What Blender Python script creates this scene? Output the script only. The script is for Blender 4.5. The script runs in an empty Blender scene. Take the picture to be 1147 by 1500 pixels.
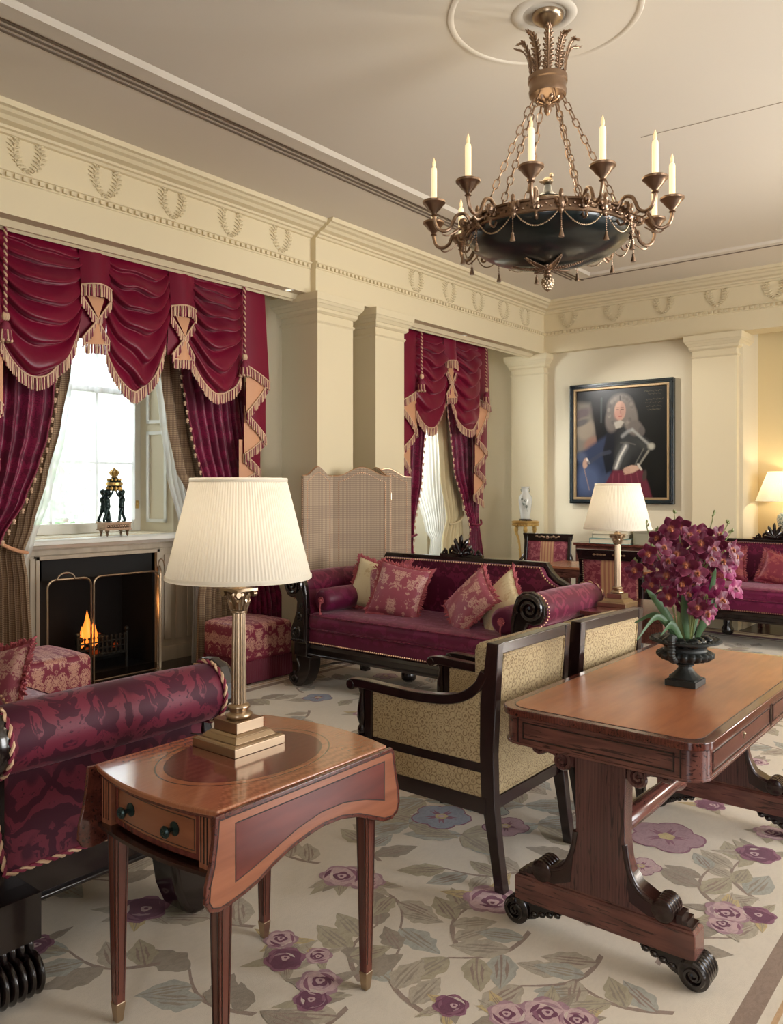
import bpy, math, random
from math import sin, cos, pi, radians, sqrt, atan2, exp
from mathutils import Vector, Matrix, noise
random.seed(7)
S = bpy.context.scene
COL = S.collection
V = Vector

# ------------------------------------------------------------------ mesh builder
class MB:
    def __init__(s, M=None):
        s.v = []; s.f = []; s.m = []; s.M = M or Matrix()
    def add(s, vs, fs, m=0):
        b = len(s.v); M = s.M
        s.v += [tuple(M @ V(p)) for p in vs]
        for f in fs:
            s.f.append([b + i for i in f]); s.m.append(m)
        return s
    def box(s, x0, x1, y0, y1, z0, z1, m=0):
        vs = [(x, y, z) for z in (z0, z1) for y in (y0, y1) for x in (x0, x1)]
        return s.add(vs, [(0, 2, 3, 1), (4, 5, 7, 6), (0, 1, 5, 4), (2, 6, 7, 3), (0, 4, 6, 2), (1, 3, 7, 5)], m)
    def frustum(s, c0, a0, b0, c1, a1, b1, m=0):
        vs = []
        for (c, a, b) in ((c0, a0, b0), (c1, a1, b1)):
            vs += [(c[0] + i * a, c[1] + j * b, c[2]) for j in (-1, 1) for i in (-1, 1)]
        return s.add(vs, [(0, 2, 3, 1), (4, 5, 7, 6), (0, 1, 5, 4), (2, 6, 7, 3), (0, 4, 6, 2), (1, 3, 7, 5)], m)
    def prism(s, pts, a0, a1, axis='y', m=0):
        # pts 2D; axis y -> (x,z), axis x -> (y,z), axis z -> (x,y)
        def p3(p, a):
            return (p[0], a, p[1]) if axis == 'y' else ((a, p[0], p[1]) if axis == 'x' else (p[0], p[1], a))
        n = len(pts)
        vs = [p3(p, a0) for p in pts] + [p3(p, a1) for p in pts]
        fs = [list(range(n)), list(range(2 * n - 1, n - 1, -1))] + [(i, n + i, n + (i + 1) % n, (i + 1) % n) for i in range(n)]
        ar = sum(pts[i][0] * pts[(i + 1) % n][1] - pts[(i + 1) % n][0] * pts[i][1] for i in range(n))
        flip = (ar > 0) == (axis != 'y')
        if a1 < a0: flip = not flip
        if flip: fs = [list(reversed(f)) for f in fs]
        fs = [list(reversed(f)) for f in fs] if False else fs
        return s.add(vs, fs, m)
    def lathe(s, prof, n=32, c=(0, 0, 0), axis='z', m=0, rf=None, cap=True):
        vs = []; fs = []; k = len(prof)
        for i in range(n):
            t = 2 * pi * i / n
            for (r, z) in prof:
                rr = rf(t, r, z) if rf else r
                a, b = rr * cos(t), rr * sin(t)
                p = (a, b, z) if axis == 'z' else ((a, z, b) if axis == 'y' else (z, a, b))
                vs.append((p[0] + c[0], p[1] + c[1], p[2] + c[2]))
        for i in range(n):
            j = (i + 1) % n
            for q in range(k - 1):
                f = (i * k + q, j * k + q, j * k + q + 1, i * k + q + 1)
                fs.append(f if axis != 'y' else tuple(reversed(f)))
        if cap:
            if prof[0][0] > 1e-5: fs.append([i * k for i in range(n)][::-1])
            if prof[-1][0] > 1e-5: fs.append([i * k + k - 1 for i in range(n)])
        return s.add(vs, fs, m)
    def tube(s, pts, r, n=8, closed=False, m=0, flat=1.0):
        pts = [V(p) for p in pts]; k = len(pts)
        if k < 2: return s
        rs = r if isinstance(r, (list, tuple)) else [r] * k
        T = []
        for i in range(k):
            a = pts[(i - 1) % k] if (closed or i > 0) else pts[i]
            b = pts[(i + 1) % k] if (closed or i < k - 1) else pts[i]
            d = b - a
            T.append(d.normalized() if d.length > 1e-9 else V((0, 0, 1)))
        up = V((0, 0, 1)) if abs(T[0].z) < .9 else V((0, 1, 0))
        N = (up - T[0] * up.dot(T[0])).normalized()
        vs = []
        for i in range(k):
            N = (N - T[i] * N.dot(T[i]))
            N = N.normalized() if N.length > 1e-6 else T[i].orthogonal().normalized()
            B = T[i].cross(N)
            for j in range(n):
                a = 2 * pi * j / n
                vs.append(tuple(pts[i] + N * (cos(a) * rs[i]) + B * (sin(a) * rs[i] * flat)))
        fs = []
        for i in range(k if closed else k - 1):
            i2 = (i + 1) % k
            for j in range(n):
                j2 = (j + 1) % n
                fs.append((i * n + j, i * n + j2, i2 * n + j2, i2 * n + j))
        if not closed:
            fs.append(list(range(n))[::-1]); fs.append([(k - 1) * n + j for j in range(n)])
        return s.add(vs, fs, m)
    def ball(s, c, r, n=10, m=0, sc=(1, 1, 1)):
        k = max(4, n // 2); prof = [(sin(pi * i / k) * r, -cos(pi * i / k) * r) for i in range(k + 1)]
        M0 = s.M; s.M = M0 @ Matrix.Translation(c) @ Matrix.Diagonal((sc[0], sc[1], sc[2], 1))
        prof[0] = (1e-6, -r); prof[-1] = (1e-6, r)
        s.lathe(prof, n, m=m); s.M = M0
        return s
    def grid(s, fn, nu, nv, m=0, mf=None, flip=False):
        vs = [fn(i / nu, j / nv) for j in range(nv + 1) for i in range(nu + 1)]
        b = len(s.v)
        s.v += [tuple(s.M @ V(p)) for p in vs]
        w = nu + 1
        for j in range(nv):
            for i in range(nu):
                f = [b + j * w + i, b + j * w + i + 1, b + (j + 1) * w + i + 1, b + (j + 1) * w + i]
                if flip: f.reverse()
                s.f.append(f); s.m.append(mf(i / nu, j / nv) if mf else m)
        return s
    def spiral(s, c, r0, r1, turns, r, axis='y', a0=0, d=1, n=40, m=0, tn=6):
        P = []; R = []
        for i in range(n + 1):
            t = i / n; a = a0 + d * 2 * pi * turns * t; q = r0 + (r1 - r0) * t
            u, w = q * cos(a), q * sin(a)
            P.append((c[0] + u, c[1], c[2] + w) if axis == 'y' else ((c[0], c[1] + u, c[2] + w) if axis == 'x' else (c[0] + u, c[1] + w, c[2])))
            R.append(r * (1 - .45 * t))
        return s.tube(P, R, tn, m=m)
    def build(s, name, mats, parent=None, smooth=40, bevel=0, seg=2, sub=0, solid=0, loc=None):
        me = bpy.data.meshes.new(name)
        me.from_pydata(s.v, [], s.f)
        if not isinstance(mats, (list, tuple)): mats = [mats]
        for q in mats: me.materials.append(q)
        if len(mats) > 1: me.polygons.foreach_set('material_index', s.m)
        if smooth is not None:
            me.polygons.foreach_set('use_smooth', [True] * len(me.polygons))
            if smooth < 180: me.set_sharp_from_angle(angle=radians(smooth))
        me.update()
        o = bpy.data.objects.new(name, me); COL.objects.link(o)
        if parent: o.parent = parent
        if loc: o.location = loc
        if solid:
            q = o.modifiers.new('solid', 'SOLIDIFY'); q.thickness = solid; q.offset = 0
        if bevel:
            q = o.modifiers.new('bevel', 'BEVEL'); q.width = bevel; q.segments = seg; q.limit_method = 'ANGLE'; q.angle_limit = radians(40)
            q.harden_normals = True
        if sub:
            q = o.modifiers.new('sub', 'SUBSURF'); q.levels = sub; q.render_levels = sub
        return o

def tag(o, label=None, cat=None, group=None, kind=None):
    if label: o['label'] = label
    if cat: o['category'] = cat
    if group: o['group'] = group
    if kind: o['kind'] = kind
    return o
def thing(name, label, cat, loc=(0, 0, 0), rz=0, group=None):
    o = bpy.data.objects.new(name, None); COL.objects.link(o)
    o.location = loc; o.rotation_euler = (0, 0, radians(rz)); o.empty_display_size = .1
    return tag(o, label, cat, group)
def dup(o, parent=None, loc=None, rz=None, label=None):
    c = o.copy(); COL.objects.link(c)
    if parent: c.parent = parent
    for ch in [q for q in o.children]: dup(ch, c)
    if loc is not None: c.location = loc
    if rz is not None: c.rotation_euler = (0, 0, radians(rz))
    if label: c['label'] = label
    return c
def arc(cx, cz, r, a0, a1, n, rz=None):
    rz = rz or r
    return [(cx + r * cos(radians(a0 + (a1 - a0) * i / n)), cz + rz * sin(radians(a0 + (a1 - a0) * i / n))) for i in range(n + 1)]
def bez(pts, n=16):
    # Catmull-Rom through points
    P = [V(p) for p in pts]; P = [P[0] * 2 - P[1]] + P + [P[-1] * 2 - P[-2]]; out = []
    for i in range(1, len(P) - 2):
        for k in range(n):
            t = k / n; a, b, c, d = P[i - 1], P[i], P[i + 1], P[i + 2]
            out.append(.5 * ((2 * b) + (c - a) * t + (2 * a - 5 * b + 4 * c - d) * t * t + (3 * b - a - 3 * c + d) * t ** 3))
    out.append(P[-2]); return out
def lerp(a, b, t): return a + (b - a) * t
def interp(tab, z):
    # tab sorted by key descending or ascending: [(key,val)]
    tab = sorted(tab)
    if z <= tab[0][0]: return tab[0][1]
    for (a, p), (b, q) in zip(tab, tab[1:]):
        if z <= b:
            t = (z - a) / (b - a); t = t * t * (3 - 2 * t) * .5 + t * .5
            return p + (q - p) * t
    return tab[-1][1]

# ------------------------------------------------------------------ materials
def srgb(r, g, b):
    f = lambda c: (c / 255 / 12.92) if c <= 10 else ((c / 255 + .055) / 1.055) ** 2.4
    return (f(r), f(g), f(b), 1)
class NT:
    def __init__(s, name):
        s.mat = bpy.data.materials.new(name); s.mat.use_nodes = True
        s.t = s.mat.node_tree; s.b = s.t.nodes['Principled BSDF']; s.out = s.t.nodes['Material Output']
    def n(s, typ, **kw):
        q = s.t.nodes.new(typ)
        for k, v in kw.items():
            if k.startswith('_'): setattr(q, k[1:], v)
            else:
                key = int(k[1:]) if k[0] == 'i' and k[1:].isdigit() else k.replace('__', ' ')
                if isinstance(v, bpy.types.NodeSocket): s.t.links.new(v, q.inputs[key])
                else: q.inputs[key].default_value = v
        return q
    def set(s, **kw):
        for k, v in kw.items():
            k = k.replace('__', ' ')
            if isinstance(v, bpy.types.NodeSocket): s.t.links.new(v, s.b.inputs[k])
            else: s.b.inputs[k].default_value = v
        return s
    def math(s, op, a, b=0., c=None):
        kw = dict(_operation=op, i0=a, i1=b)
        if c is not None: kw['i2'] = c
        return s.n('ShaderNodeMath', **kw).outputs[0]
    def mix(s, f, a, b, blend='MIX'):
        q = s.t.nodes.new('ShaderNodeMix'); q.data_type = 'RGBA'; q.blend_type = blend
        for k, v in ((0, f), (6, a), (7, b)):
            if isinstance(v, bpy.types.NodeSocket): s.t.links.new(v, q.inputs[k])
            else: q.inputs[k].default_value = v
        return q.outputs[2]
    def step(s, x, lo, hi):
        q = s.n('ShaderNodeMapRange', _interpolation_type='SMOOTHSTEP', Value=x)
        q.inputs[1].default_value = lo; q.inputs[2].default_value = hi
        return q.outputs[0]
    def co(s, scale=(1, 1, 1), rot=(0, 0, 0)):
        tc = s.n('ShaderNodeTexCoord').outputs['Object']
        return s.n('ShaderNodeMapping', Vector=tc, Scale=scale, Rotation=rot).outputs[0]
    def noise(s, v, scale, det=2., rough=.5, dist=0.):
        return s.n('ShaderNodeTexNoise', Vector=v, Scale=scale, Detail=det, Roughness=rough, Distortion=dist)
    def bump(s, h, strength=.2, dist=.01):
        s.set(Normal=s.n('ShaderNodeBump', Height=h, Strength=strength, Distance=dist).outputs[0]); return s

def plain(name, col, rough=.5, metal=0., spec=.5, nz=0., bump=0., bscale=60, sheen=0, coat=0):
    t = NT(name); c = col
    v = t.co()
    if nz:
        k = t.noise(v, 3.0, 4).outputs[0]
        c = t.mix(k, tuple(x * (1 - nz) for x in col[:3]) + (1,), tuple(min(1, x * (1 + nz)) for x in col[:3]) + (1,))
    t.set(Base__Color=c, Roughness=rough, Metallic=metal, Specular__IOR__Level=spec)
    if sheen: t.set(Sheen__Weight=sheen, Sheen__Roughness=.35, Sheen__Tint=(1, .55, .65, 1))
    if coat: t.set(Coat__Weight=coat, Coat__Roughness=.08)
    if bump: t.bump(t.noise(v, bscale, 3).outputs[0], bump, .004)
    return t.mat

def damask(name, ground, figure, scale=5., rough=.6, mode=0, sheen=.25, thr=.5, mirror='x'):
    t = NT(name); tc = t.n('ShaderNodeTexCoord').outputs['Object']
    sp = t.n('ShaderNodeSeparateXYZ', Vector=tc)
    xyz = [sp.outputs[i] for i in range(3)]
    def pp(a): return t.math('PINGPONG', a, 1.1 / scale)
    xs = [pp(xyz[0]), pp(xyz[1]), xyz[2]]
    v = t.n('ShaderNodeCombineXYZ', X=xs[0], Y=xs[1], Z=xs[2]).outputs[0]
    nz = t.noise(v, scale * .9, 2).outputs[1]
    off = t.n('ShaderNodeVectorMath', _operation='SUBTRACT', i0=nz, i1=(.5, .5, .5)).outputs[0]
    off = t.n('ShaderNodeVectorMath', _operation='SCALE', i0=off, Scale=1.1 / scale).outputs[0]
    v2 = t.n('ShaderNodeVectorMath', _operation='ADD', i0=v, i1=off).outputs[0]
    if mode == 0:     # scrolling leaves
        vo = t.n('ShaderNodeTexVoronoi', Vector=v2, Scale=scale * .8, Randomness=.9)
        dd = t.math('ADD', vo.outputs['Distance'], t.math('MULTIPLY', t.noise(v2, scale * 1.6, 2, .55, 1.).outputs[0], .55))
        a = t.step(t.math('SINE', t.math('MULTIPLY', dd, 21.)), -.25, -.05)
        k = t.step(t.noise(v2, scale * 1.0, 1.5).outputs[0], thr - .03, thr + .02)
        fine = t.step(t.noise(v2, scale * 5, 2, .6, 1.5).outputs[0], .36, .43)
        mask = t.math('MULTIPLY', t.math('MULTIPLY', a, k), fine)
    else:             # blossoms
        vo = t.n('ShaderNodeTexVoronoi', Vector=v2, Scale=scale * 1.15, Randomness=.75)
        ang = t.noise(v2, scale * 3.2, 3, .6, .8).outputs[0]
        d = t.math('ADD', vo.outputs['Distance'], t.math('MULTIPLY', t.math('SUBTRACT', ang, .5), 1.1))
        a = t.step(d, thr + .03, thr - .04)
        ln = t.step(t.noise(v2, scale * 6, 2, .6, 2.5).outputs[0], .42, .47)
        mask = t.math('MULTIPLY', a, ln)
    col = t.mix(mask, ground, figure)
    t.set(Base__Color=col, Roughness=t.math('SUBTRACT', rough, t.math('MULTIPLY', mask, .12)), Specular__IOR__Level=.35)
    t.set(Sheen__Weight=sheen, Sheen__Roughness=.4, Sheen__Tint=(1, .6, .7, 1))
    t.bump(t.noise(tc, 350, 1).outputs[0], .12, .001)
    return t.mat

def wood(name, c1, c2, stretch=(1, 1, 12), scale=6., rough=.28, coat=.35, dark=None):
    t = NT(name); v = t.co(scale=tuple(1 / s if s > 1 else 1. for s in stretch))
    n1 = t.noise(v, scale, 4, .55, 1.2).outputs[0]
    w = t.n('ShaderNodeTexWave', Vector=v, Scale=scale * 1.6, Distortion=7., Detail=3.).outputs[1]
    k = t.math('ADD', t.math('MULTIPLY', n1, .8), t.math('MULTIPLY', w, .2))
    col = t.mix(t.step(k, .2, .8), c1, c2)
    if dark:
        l = t.step(t.noise(v, scale * 3.2, 3, .6, 2.).outputs[0], .56, .64)
        col = t.mix(t.math('MULTIPLY', l, .8), col, dark)
    t.set(Base__Color=col, Roughness=rough, Coat__Weight=coat, Coat__Roughness=.1, Specular__IOR__Level=.4)
    t.bump(k, .06, .002)
    return t.mat

def weave(name, c1, c2, scale=60., rough=.8, sheen=.1):
    t = NT(name); v = t.co()
    sp = t.n('ShaderNodeSeparateXYZ', Vector=v)
    s = t.math('ADD', t.math('ADD', sp.outputs[0], sp.outputs[1]), sp.outputs[2])
    d = t.math('SUBTRACT', t.math('ADD', sp.outputs[0], sp.outputs[1]), sp.outputs[2])
    a = t.math('SINE', t.math('MULTIPLY', s, scale * 2.2)); b = t.math('SINE', t.math('MULTIPLY', d, scale * 2.2))
    k = t.step(t.math('MULTIPLY', a, b), -.15, .35)
    t.set(Base__Color=t.mix(k, c1, c2), Roughness=rough, Sheen__Weight=sheen, Specular__IOR__Level=.2)
    t.bump(k, .15, .002)
    return t.mat

def ringlet(name, c1, c2, scale=30.):
    # small woven rings (cream chair fabric)
    t = NT(name); v = t.co()
    vo = t.n('ShaderNodeTexVoronoi', Vector=v, Scale=scale, Randomness=.35).outputs['Distance']
    k = t.step(t.math('SINE', t.math('MULTIPLY', vo, 24.)), -.2, .5)
    k2 = t.math('MULTIPLY', k, t.step(t.noise(v, scale * 4, 2).outputs[0], .3, .6))
    t.set(Base__Color=t.mix(k2, c1, c2), Roughness=.75, Sheen__Weight=.1, Specular__IOR__Level=.25)
    t.bump(k2, .5, .003)
    return t.mat

M = {}
wall_c = srgb(222, 208, 172)
def wallmat(name, col, b=.05):
    t = NT(name); v = t.co()
    k = t.noise(v, 1.3, 3).outputs[0]
    t.set(Base__Color=t.mix(k, tuple(c * .96 for c in col[:3]) + (1,), col), Roughness=.62, Specular__IOR__Level=.25)
    t.bump(t.noise(v, 180, 2).outputs[0], b, .002)
    return t.mat
M['wall'] = wallmat('cream_wall_paint', srgb(224, 213, 186))
M['trim'] = wallmat('cream_trim_paint', srgb(224, 210, 176))
M['ceil'] = wallmat('ceiling_paint', srgb(226, 217, 202))
M['recess'] = wallmat('recess_paint', srgb(222, 202, 156))
M['surround'] = wood('limed_surround', srgb(196, 182, 160), srgb(172, 157, 136), (1, 1, 10), 5, .45, .05)
M['white'] = plain('window_white_paint', srgb(232, 230, 220), .4)
M['soot'] = plain('soot_black', srgb(14, 14, 14), .8, nz=.3)
M['slate'] = plain('slate_hearth', srgb(26, 25, 27), .22)
M['fl'] = wood('dark_parquet', srgb(58, 36, 28), srgb(36, 22, 18), (1, 14, 1), 5, .3, .3)
M['velvet'] = plain('burgundy_velvet', srgb(112, 10, 42), .34, nz=.25, sheen=.5, spec=.3, bump=.1, bscale=40)
M['drape'] = damask('burgundy_drape', srgb(94, 12, 44), srgb(128, 26, 64), 6, .5, 1, .5, .5)
M['lining'] = plain('apricot_lining', srgb(205, 150, 112), .6, nz=.08)
M['gold'] = plain('gold_fringe', srgb(206, 172, 140), .6, nz=.2)
M['rosef'] = plain('burgundy_fringe', srgb(122, 34, 58), .7, nz=.2)
M['tanw'] = weave('brown_trellis_fabric', srgb(128, 104, 84), srgb(176, 152, 122), 95)
M['creamcur'] = plain('cream_curtain', srgb(208, 192, 150), .8, nz=.06)
M['screenf'] = weave('screen_trellis_fabric', srgb(150, 130, 112), srgb(184, 164, 140), 84)
M['sofaf'] = damask('sofa_damask', srgb(84, 12, 42), srgb(116, 34, 64), 6.5, .5, 0, .3, .44)
M['sofav'] = damask('sofa_seat_damask', srgb(94, 18, 54), srgb(112, 32, 70), 5, .42, 0, .3, .5)
M['stool'] = damask('stool_damask', srgb(132, 42, 64), srgb(204, 152, 134), 9.5, .55, 1, .3, .50)
M['skirt'] = plain('stool_skirt', srgb(104, 30, 48), .7, nz=.15, sheen=.3)
M['cushp'] = damask('rose_cushion_damask', srgb(158, 78, 94), srgb(208, 164, 150), 10, .5, 1, .3, .56)
M['cushc'] = damask('cream_cushion', srgb(228, 214, 176), srgb(212, 190, 146), 8, .6, 1, .1, .4)
M['cushr'] = damask('russet_cushion', srgb(122, 38, 54), srgb(152, 78, 74), 9, .5, 1, .3, .55)
M['pinkfr'] = plain('rose_cushion_fringe', srgb(174, 88, 96), .8, nz=.3)
M['ebony'] = plain('ebonised_wood', srgb(26, 17, 16), .2, nz=.3, coat=.5)
M['dkwood'] = wood('dark_mahogany', srgb(52, 26, 20), srgb(30, 15, 13), (1, 1, 8), 9, .24, .4)
M['chwood'] = wood('dark_chair_wood', srgb(46, 27, 25), srgb(26, 15, 15), (1, 1, 8), 10, .25, .4)
M['rosew'] = wood('rosewood', srgb(100, 64, 58), srgb(74, 45, 42), (1, 1, 14), 17, .24, .4, srgb(36, 22, 22))
M['rosewx'] = wood('rosewood_rail', srgb(118, 74, 64), srgb(86, 52, 46), (14, 1, 1), 17, .24, .4, srgb(36, 22, 22))
M['rosewy'] = wood('rosewood_side_rail', srgb(114, 68, 58), srgb(74, 40, 36), (1, 14, 1), 17, .24, .4, srgb(36, 22, 22))
M['roset'] = wood('rosewood_crossband', srgb(110, 58, 46), srgb(74, 38, 32), (1, 1, 1), 20, .16, .5, srgb(34, 16, 14))
M['satin'] = wood('satinwood', srgb(158, 102, 72), srgb(132, 80, 55), (14, 1, 1), 7, .17, .6)
M['satiny'] = wood('satinwood_leaf', srgb(154, 98, 72), srgb(128, 76, 54), (1, 14, 1), 11, .22, .5)
M['mahog'] = wood('flame_mahogany', srgb(116, 56, 46), srgb(84, 38, 34), (1, 5, 1), 6, .2, .5)
M['legw'] = wood('table_leg_wood', srgb(106, 58, 46), srgb(74, 40, 34), (1, 1, 14), 10, .24, .4)
M['libtop'] = wood('library_top_wood', srgb(168, 108, 76), srgb(160, 100, 70), (1, 8, 1), 3, .2, .5)
M['line'] = plain('ebony_stringing', srgb(40, 22, 16), .3)
M['brass'] = plain('antique_brass', srgb(176, 154, 128), .28, .95, nz=.12)
M['brassd'] = plain('dark_brass', srgb(150, 124, 102), .32, .9, nz=.3)
M['gilt'] = plain('gilt_wood', srgb(214, 176, 104), .36, .7, nz=.2)
M['nail'] = plain('nailhead_brass', srgb(190, 150, 118), .3, .9)
M['green'] = plain('dark_green_enamel', srgb(8, 24, 26), .32, coat=.5)
M['bronze'] = plain('green_bronze', srgb(34, 50, 48), .3, .6, nz=.3)
M['iron'] = plain('dark_cast_iron', srgb(48, 50, 48), .5, .35, nz=.45, bump=.3, bscale=90)
M['stone'] = plain('black_river_pebble', srgb(24, 26, 26), .25)
M['porc'] = plain('white_porcelain', srgb(222, 222, 212), .15, coat=.6)
M['leaf'] = plain('orchid_leaf_green', srgb(84, 112, 76), .4, nz=.35)
M['stem'] = plain('orchid_stem_green', srgb(134, 142, 86), .5, nz=.25)
M['book'] = plain('teal_cloth', srgb(96, 146, 142), .6, nz=.2)
M['book2'] = plain('grey_cloth', srgb(150, 146, 124), .6, nz=.2)
M['page'] = plain('paper_edges', srgb(212, 202, 176), .8)
M['net'] = None
M['chairf'] = ringlet('cream_ring_fabric', srgb(188, 168, 130), srgb(138, 116, 84), 34)
M['cord'] = plain('two_tone_cord', srgb(200, 160, 116), .7, nz=.4)

t = NT('faded_rosewood_top'); v_ = t.co(scale=(1, .12, 1)); a_ = t.noise(v_, 26, 3, .6).outputs[0]; b_ = t.noise(t.co(), 3.5, 3).outputs[0]
k_ = t.math('ADD', t.math('MULTIPLY', a_, .5), t.math('MULTIPLY', b_, .5)); t.set(Base__Color=t.mix(t.step(k_, .3, .7), srgb(176, 112, 76), srgb(150, 94, 66)), Roughness=.24, Specular__IOR__Level=.6); M['libtop'] = t.mat
def stripes(name, axis, scale, cols):
    t = NT(name); v = t.co(); sp = t.n('ShaderNodeSeparateXYZ', Vector=v)
    x = t.math('ABSOLUTE', sp.outputs[axis])
    a = t.step(x, scale * .33, scale * .36)
    d = t.noise(v, 26, 3, .6, 1).outputs[0]
    red = t.mix(t.step(d, .5, .54), cols[0], cols[1])
    fine = t.step(t.math('SINE', t.math('MULTIPLY', sp.outputs[axis], 190.)), -.2, .4)
    tan = t.mix(fine, cols[2], cols[3])
    t.set(Base__Color=t.mix(a, tan, red), Roughness=.6)
    return t.mat
M['striped'] = stripes('burgundy_striped_damask', 0, .22, (srgb(112, 34, 52), srgb(146, 78, 84), srgb(176, 134, 96), srgb(150, 98, 76)))

# glass: thin pane, lets light straight through with a faint reflection
t = NT('thin_window_glass'); t.t.nodes.remove(t.b)
tr = t.n('ShaderNodeBsdfTransparent', Color=(.96, .98, .97, 1)); gl = t.n('ShaderNodeBsdfGlossy', Roughness=.02)
fr = t.n('ShaderNodeFresnel', IOR=1.25)
mx = t.n('ShaderNodeMixShader', i0=fr.outputs[0], i1=tr.outputs[0], i2=gl.outputs[0]); t.t.links.new(mx.outputs[0], t.out.inputs[0]); M['glass'] = t.mat
# sheer voile
t = NT('white_voile'); t.t.nodes.remove(t.b)
tr = t.n('ShaderNodeBsdfTransparent', Color=(1, 1, 1, 1)); tl = t.n('ShaderNodeBsdfTranslucent', Color=(.92, .92, .9, 1)); df = t.n('ShaderNodeBsdfDiffuse', Color=(.9, .9, .87, 1))
a = t.n('ShaderNodeMixShader', i0=.45, i1=tl.outputs[0], i2=df.outputs[0]); b = t.n('ShaderNodeMixShader', i0=.72, i1=tr.outputs[0], i2=a.outputs[0]); b.inputs[0].default_value = .55
t.t.links.new(b.outputs[0], t.out.inputs[0]); M['voile'] = t.mat
t = NT('fine_white_net'); t.t.nodes.remove(t.b)
tr = t.n('ShaderNodeBsdfTransparent', Color=(1, 1, 1, 1)); tl = t.n('ShaderNodeBsdfTranslucent', Color=(.95, .95, .95, 1))
st_ = t.noise(t.co(scale=(1, 14, 1)), 3, 2).outputs[0]
b = t.n('ShaderNodeMixShader', i0=t.math('ADD', .34, t.math('MULTIPLY', st_, .3)), i1=tr.outputs[0], i2=tl.outputs[0]); t.t.links.new(b.outputs[0], t.out.inputs[0]); M['net'] = t.mat
# lampshade silk
def shade_mat(name, col):
    t = NT(name); t.t.nodes.remove(t.b)
    tl = t.n('ShaderNodeBsdfTranslucent', Color=col); df = t.n('ShaderNodeBsdfDiffuse', Color=col)
    a = t.n('ShaderNodeMixShader', i0=.55, i1=tl.outputs[0], i2=df.outputs[0]); t.t.links.new(a.outputs[0], t.out.inputs[0]); return t.mat
M['shade'] = shade_mat('pleated_cream_silk', srgb(248, 243, 230))
M['shadein'] = M['shade']
def emit(name, col, st, base=None):
    t = NT(name); t.set(Base__Color=base or col, Emission__Color=col, Emission__Strength=st, Roughness=.4); return t.mat
M['candle'] = emit('lit_candle_tube', srgb(255, 228, 172), .85, srgb(240, 225, 190))
M['bulb'] = emit('clear_flame_bulb', srgb(255, 225, 170), .6)
M['flame'] = emit('fire_flame', srgb(255, 140, 52), 2.2)
M['ember'] = emit('glowing_coal', srgb(255, 90, 20), .25, srgb(20, 16, 14))
# ================================================================== SETTING
def struct(o, label=None):
    o['kind'] = 'structure'
    if label: o['label'] = label
    return o
XB = -4.86      # face of the beam on the window side
XC = -4.80      # face of the columns
YB = 8.93       # face of the frieze at the far end
XR = 3.2; YF = -2.6
ZC = 3.75

mb = MB(); mb.box(-6.5, XR, YF, 10.0, -.12, 0)
struct(mb.build('floor', M['fl'], smooth=None), 'dark polished wooden floor around the carpet')

# ceiling slab with air slots and a plaster ring
mb = MB(); mb.box(-6.5, XR, YF, 10.0, ZC, ZC + .12)
ceil = struct(mb.build('ceiling', M['ceil'], smooth=None), 'plain cream plaster ceiling')
def trimpart(name, mb, mat, parent, **k):
    return mb.build(name, mat, parent, **k)
mb = MB()
for i, xx in enumerate((-3.99, -3.945, -3.90)):
    mb.box(xx - .011, xx + .011, YF, 8.04 + .045 * i, ZC - .004, ZC + .0, 0)
for i, yy in enumerate((8.05, 8.09)):
    mb.box(-3.9, XR, yy - .01, yy + .01, ZC - .004, ZC, 0)
mb.build('air_slot', plain('slot_shadow_gap', srgb(128, 114, 100), .9), ceil, smooth=None)
mb = MB()
def rail_x(mb, x0, x1, y0, y1):
    mb.prism([(x0, ZC), (x0 + .02, ZC - .018), (x1 - .03, ZC - .022), (x1, ZC)], y0, y1, 'y')
rail_x(mb, -3.87, -3.70, YF, 7.95)
mb.prism([(7.9, ZC), (7.93, ZC - .02), (8.0, ZC - .02), (8.02, ZC)], -3.87, XR, 'x')
mb.build('ceiling_moulding', M['ceil'], ceil, smooth=None)
mb = MB()
cc = (-1.858, 3.457)
mb.lathe([(.428, ZC), (.434, ZC - .005), (.445, ZC - .007), (.456, ZC - .005), (.460, ZC)], 80, (cc[0], cc[1], 0), cap=False)
mb.lathe([(.10, ZC), (.11, ZC - .006), (.13, ZC - .008), (.15, ZC - .004), (.155, ZC)], 48, (cc[0], cc[1], 0), cap=False)
mb.build('ceiling_rose', M['ceil'], ceil)
mb = MB()
mb.tube([(-2.02, 5.05, ZC - .001), (-1.03, 5.12, ZC - .001)], .003, 4)
mb.tube([(-.82, 4.9, ZC - .001), (-.70, 4.55, ZC - .001)], .003, 4)
mb.build('access_panel_seam', plain('seam_line', srgb(168, 154, 134), .9), ceil)

# left wall with two window openings (splayed)
WZ0, WZ1 = 1.12, 3.05
WIN = [(3.0, 4.2), (6.95, 7.95)]
WX = -6.28
mb = MB()
x0, x1 = -6.5, -5.92
WB = [(WZ0, 3.0, 4.22), (.12, 6.95, 7.95)]
ycur = YF
for (zb, a, b) in WB:
    mb.box(x0, x1, ycur, a - .09, 0, ZC)
    if zb > 1: mb.box(x0, x1, a - .09, 3.09, 0, zb); mb.box(x0, x1, 4.10, b + .09, 0, zb); mb.box(x0, x1, 3.09, 4.10, .95, zb); mb.box(x0, x0 + .1, 3.09, 4.10, 0, .95)
    else: mb.box(x0, x1, a - .09, b + .09, 0, zb)
    mb.box(x0, x1, a - .09, b + .09, WZ1, ZC)
    for (ya, yb) in ((a - .09, a), (b + .09, b)):
        pts = [(x1, ya), (x0, ya), (x0, yb)] + ([(WX, yb)])
        mb.prism(pts, zb, WZ1, 'z')
    ycur = b + .09
mb.box(x0, x1, ycur, 10.0, 0, ZC)
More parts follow.
